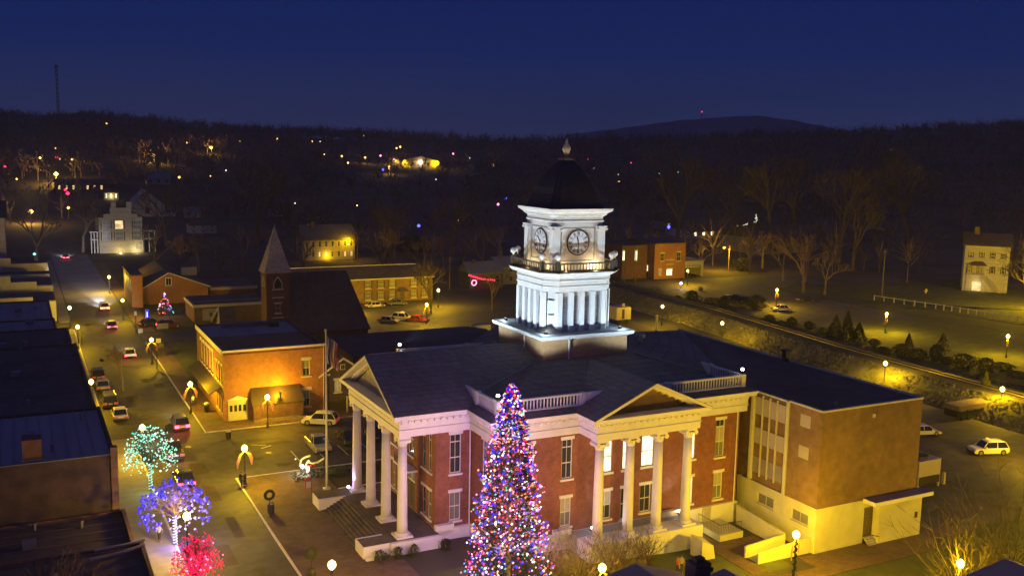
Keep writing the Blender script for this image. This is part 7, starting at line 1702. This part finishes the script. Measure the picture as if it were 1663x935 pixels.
# stone retaining blocks and steps near side porch
q = P(1145, 905, -1); t = thing('stone_pier', 'pale slanted concrete pier beside the side entrance steps', 'pier', (q.x, q.y, -1)); MB().add([(q.x-.8, q.y-.5, -1.1), (q.x+.8, q.y-.5, -1.1), (q.x+.8, q.y+1.2, -1.1), (q.x-.8, q.y+1.2, -1.1), (q.x-.8, q.y-.5, .9), (q.x+.5, q.y-.5, .3), (q.x+.5, q.y+1.2, .5), (q.x-.8, q.y+1.2, 1.0)], [(3, 2, 1, 0), (4, 5, 6, 7), (0, 1, 5, 4), (1, 2, 6, 5), (2, 3, 7, 6), (3, 0, 4, 7)]).build('block', 'cream', t)
t = thing('basement_step', 'small stone block at the front corner of the portico plinth', 'block', (26.5, 77, 0)); MB().box(26.0, 77.3, -.02, 26.7, 77.85, .35).build('block', 'white', t)

# ================================================================== PEOPLE
def person(px, py, label, yaw, coat, legs='trouser', h=1.72, stride=.25, z=None, lean=0, hair='bronze', arm=.15):
    q = P(px, py, gh(*P(px, py)[:2])+.1 if z is None else z); t = thing('person', label, 'person', (q.x, q.y, q.z), rz=yaw, world=False); k = h/1.72
    def skinned(name, pts, edges, rad, m, lv=2):
        me = bpy.data.meshes.new(name); me.from_pydata([tuple(c*k for c in p) for p in pts], edges, []); me.materials.append(MATS[m])
        o = bpy.data.objects.new(name, me); COL.objects.link(o); o.parent = t
        s = o.modifiers.new('s', 'SKIN'); 
        sv = me.skin_vertices[0].data if me.skin_vertices else None
        if sv is None: 
            bm = bmesh.new(); bm.from_mesh(me); bm.verts.layers.skin.verify(); bm.to_mesh(me); bm.free(); sv = me.skin_vertices[0].data
        for i, r in enumerate(rad): sv[i].radius = (r*k, r*k*.85)
        sv[0].use_root = True
        ss = o.modifiers.new('u', 'SUBSURF'); ss.levels = 1; ss.render_levels = lv; return o
    a = stride
    P_ = [(0, 0, .93), (0, 0, 1.12), (0, 0, 1.34), (0, 0, 1.47), (.02, 0, 1.60), (.02, 0, 1.70),
          (0, .09, .90), (a*.5, .10, .48), (a*.9, .10, .08), (a*.9+.16, .11, .04), (0, -.09, .90), (-a*.3, -.10, .48), (-a*.9, -.10, .10), (-a*.9+.15, -.11, .04),
          (0, .18, 1.38), (-arm, .23, 1.12), (-arm+.12, .23, .88), (-arm+.17, .22, .79), (0, -.18, 1.38), (arm, -.23, 1.12), (arm+.14, -.22, .90), (arm+.19, -.21, .81)]
    E_ = [(0, 1), (1, 2), (2, 3), (3, 4), (4, 5), (0, 6), (6, 7), (7, 8), (8, 9), (0, 10), (10, 11), (11, 12), (12, 13), (2, 14), (14, 15), (15, 16), (16, 17), (2, 18), (18, 19), (19, 20), (20, 21)]
    rd = [.14, .13, .15, .055, .085, .07, .09, .065, .045, .035, .09, .065, .045, .035, .06, .045, .033, .025, .06, .045, .033, .025]
    skinned('body', P_, E_, rd, 'skin')
    skinned('coat', [(0, 0, .84), (0, 0, 1.10), (0, 0, 1.33), (0, .16, 1.38), (-arm, .23, 1.12), (-arm+.10, .23, .92), (0, -.16, 1.38), (arm, -.23, 1.12), (arm+.12, -.22, .93), (0, 0, 1.44)], [(0, 1), (1, 2), (2, 3), (3, 4), (4, 5), (2, 6), (6, 7), (7, 8), (2, 9)], [.19, .17, .185, .085, .065, .05, .085, .065, .05, .08], coat)
    skinned('trousers', [(0, 0, .92), (0, .09, .86), (a*.5, .10, .48), (a*.9, .10, .12), (0, -.09, .86), (-a*.3, -.10, .48), (-a*.9, -.10, .14)], [(0, 1), (1, 2), (2, 3), (0, 4), (4, 5), (5, 6)], [.15, .105, .08, .065, .105, .08, .065], legs)
    link('hair', MB().ball(0, 0, 1.665*k, .105*k, 10, 6).mesh('hair', hair), t)
    for sg in (-1, 1): link('hand', MB().ball((sg*-arm+.19)*k, .225*sg*k, .77*k, .045*k, 8, 5, 1.6).mesh('hand', 'skin'), t)
    return t
person(259, 879, 'person in a pale coat walking on the left pavement under the blue-lit tree', 1.2, 'coatpale', z=.12)
person(1100, 932, 'person in a red coat standing in front of the dark chimney', -1.2, 'coatred', stride=.08, z=-.9)
person(1106, 930, 'person in a tan coat standing beside the one in red', -2.0, 'tansiding', stride=.08, z=-.9)
person(392, 790, 'person in dark clothes standing under the bowed lamp at the crossing', .5, 'black', stride=.1, z=.12)
person(398, 789, 'second dark-clad person under the lamp at the crossing, hands low', 2.2, 'iron', stride=.1, z=.12)
person(314, 660, 'person in a pale blue jacket on the pavement by the brick store awning', 1.7, 'coatpale', z=.12)
# ================================================================== NIGHT AIR
HZ = MB().box(-2900, -290, -6, 2900, 6200, 330)
hz = link('haze', HZ.mesh('haze'), kind='stuff'); hm = bpy.data.materials.new('night_air'); hm.use_nodes = True; t = hm.node_tree; t.nodes.clear()
pv = t.nodes.new('ShaderNodeVolumePrincipled'); pv.inputs['Density'].default_value = HAZE; pv.inputs['Color'].default_value = (.8, .8, .85, 1); pv.inputs['Anisotropy'].default_value = .35
ou = t.nodes.new('ShaderNodeOutputMaterial'); t.links.new(pv.outputs[0], ou.inputs['Volume']); hz.data.materials.append(hm)
SC.cycles.volume_bounces = 0
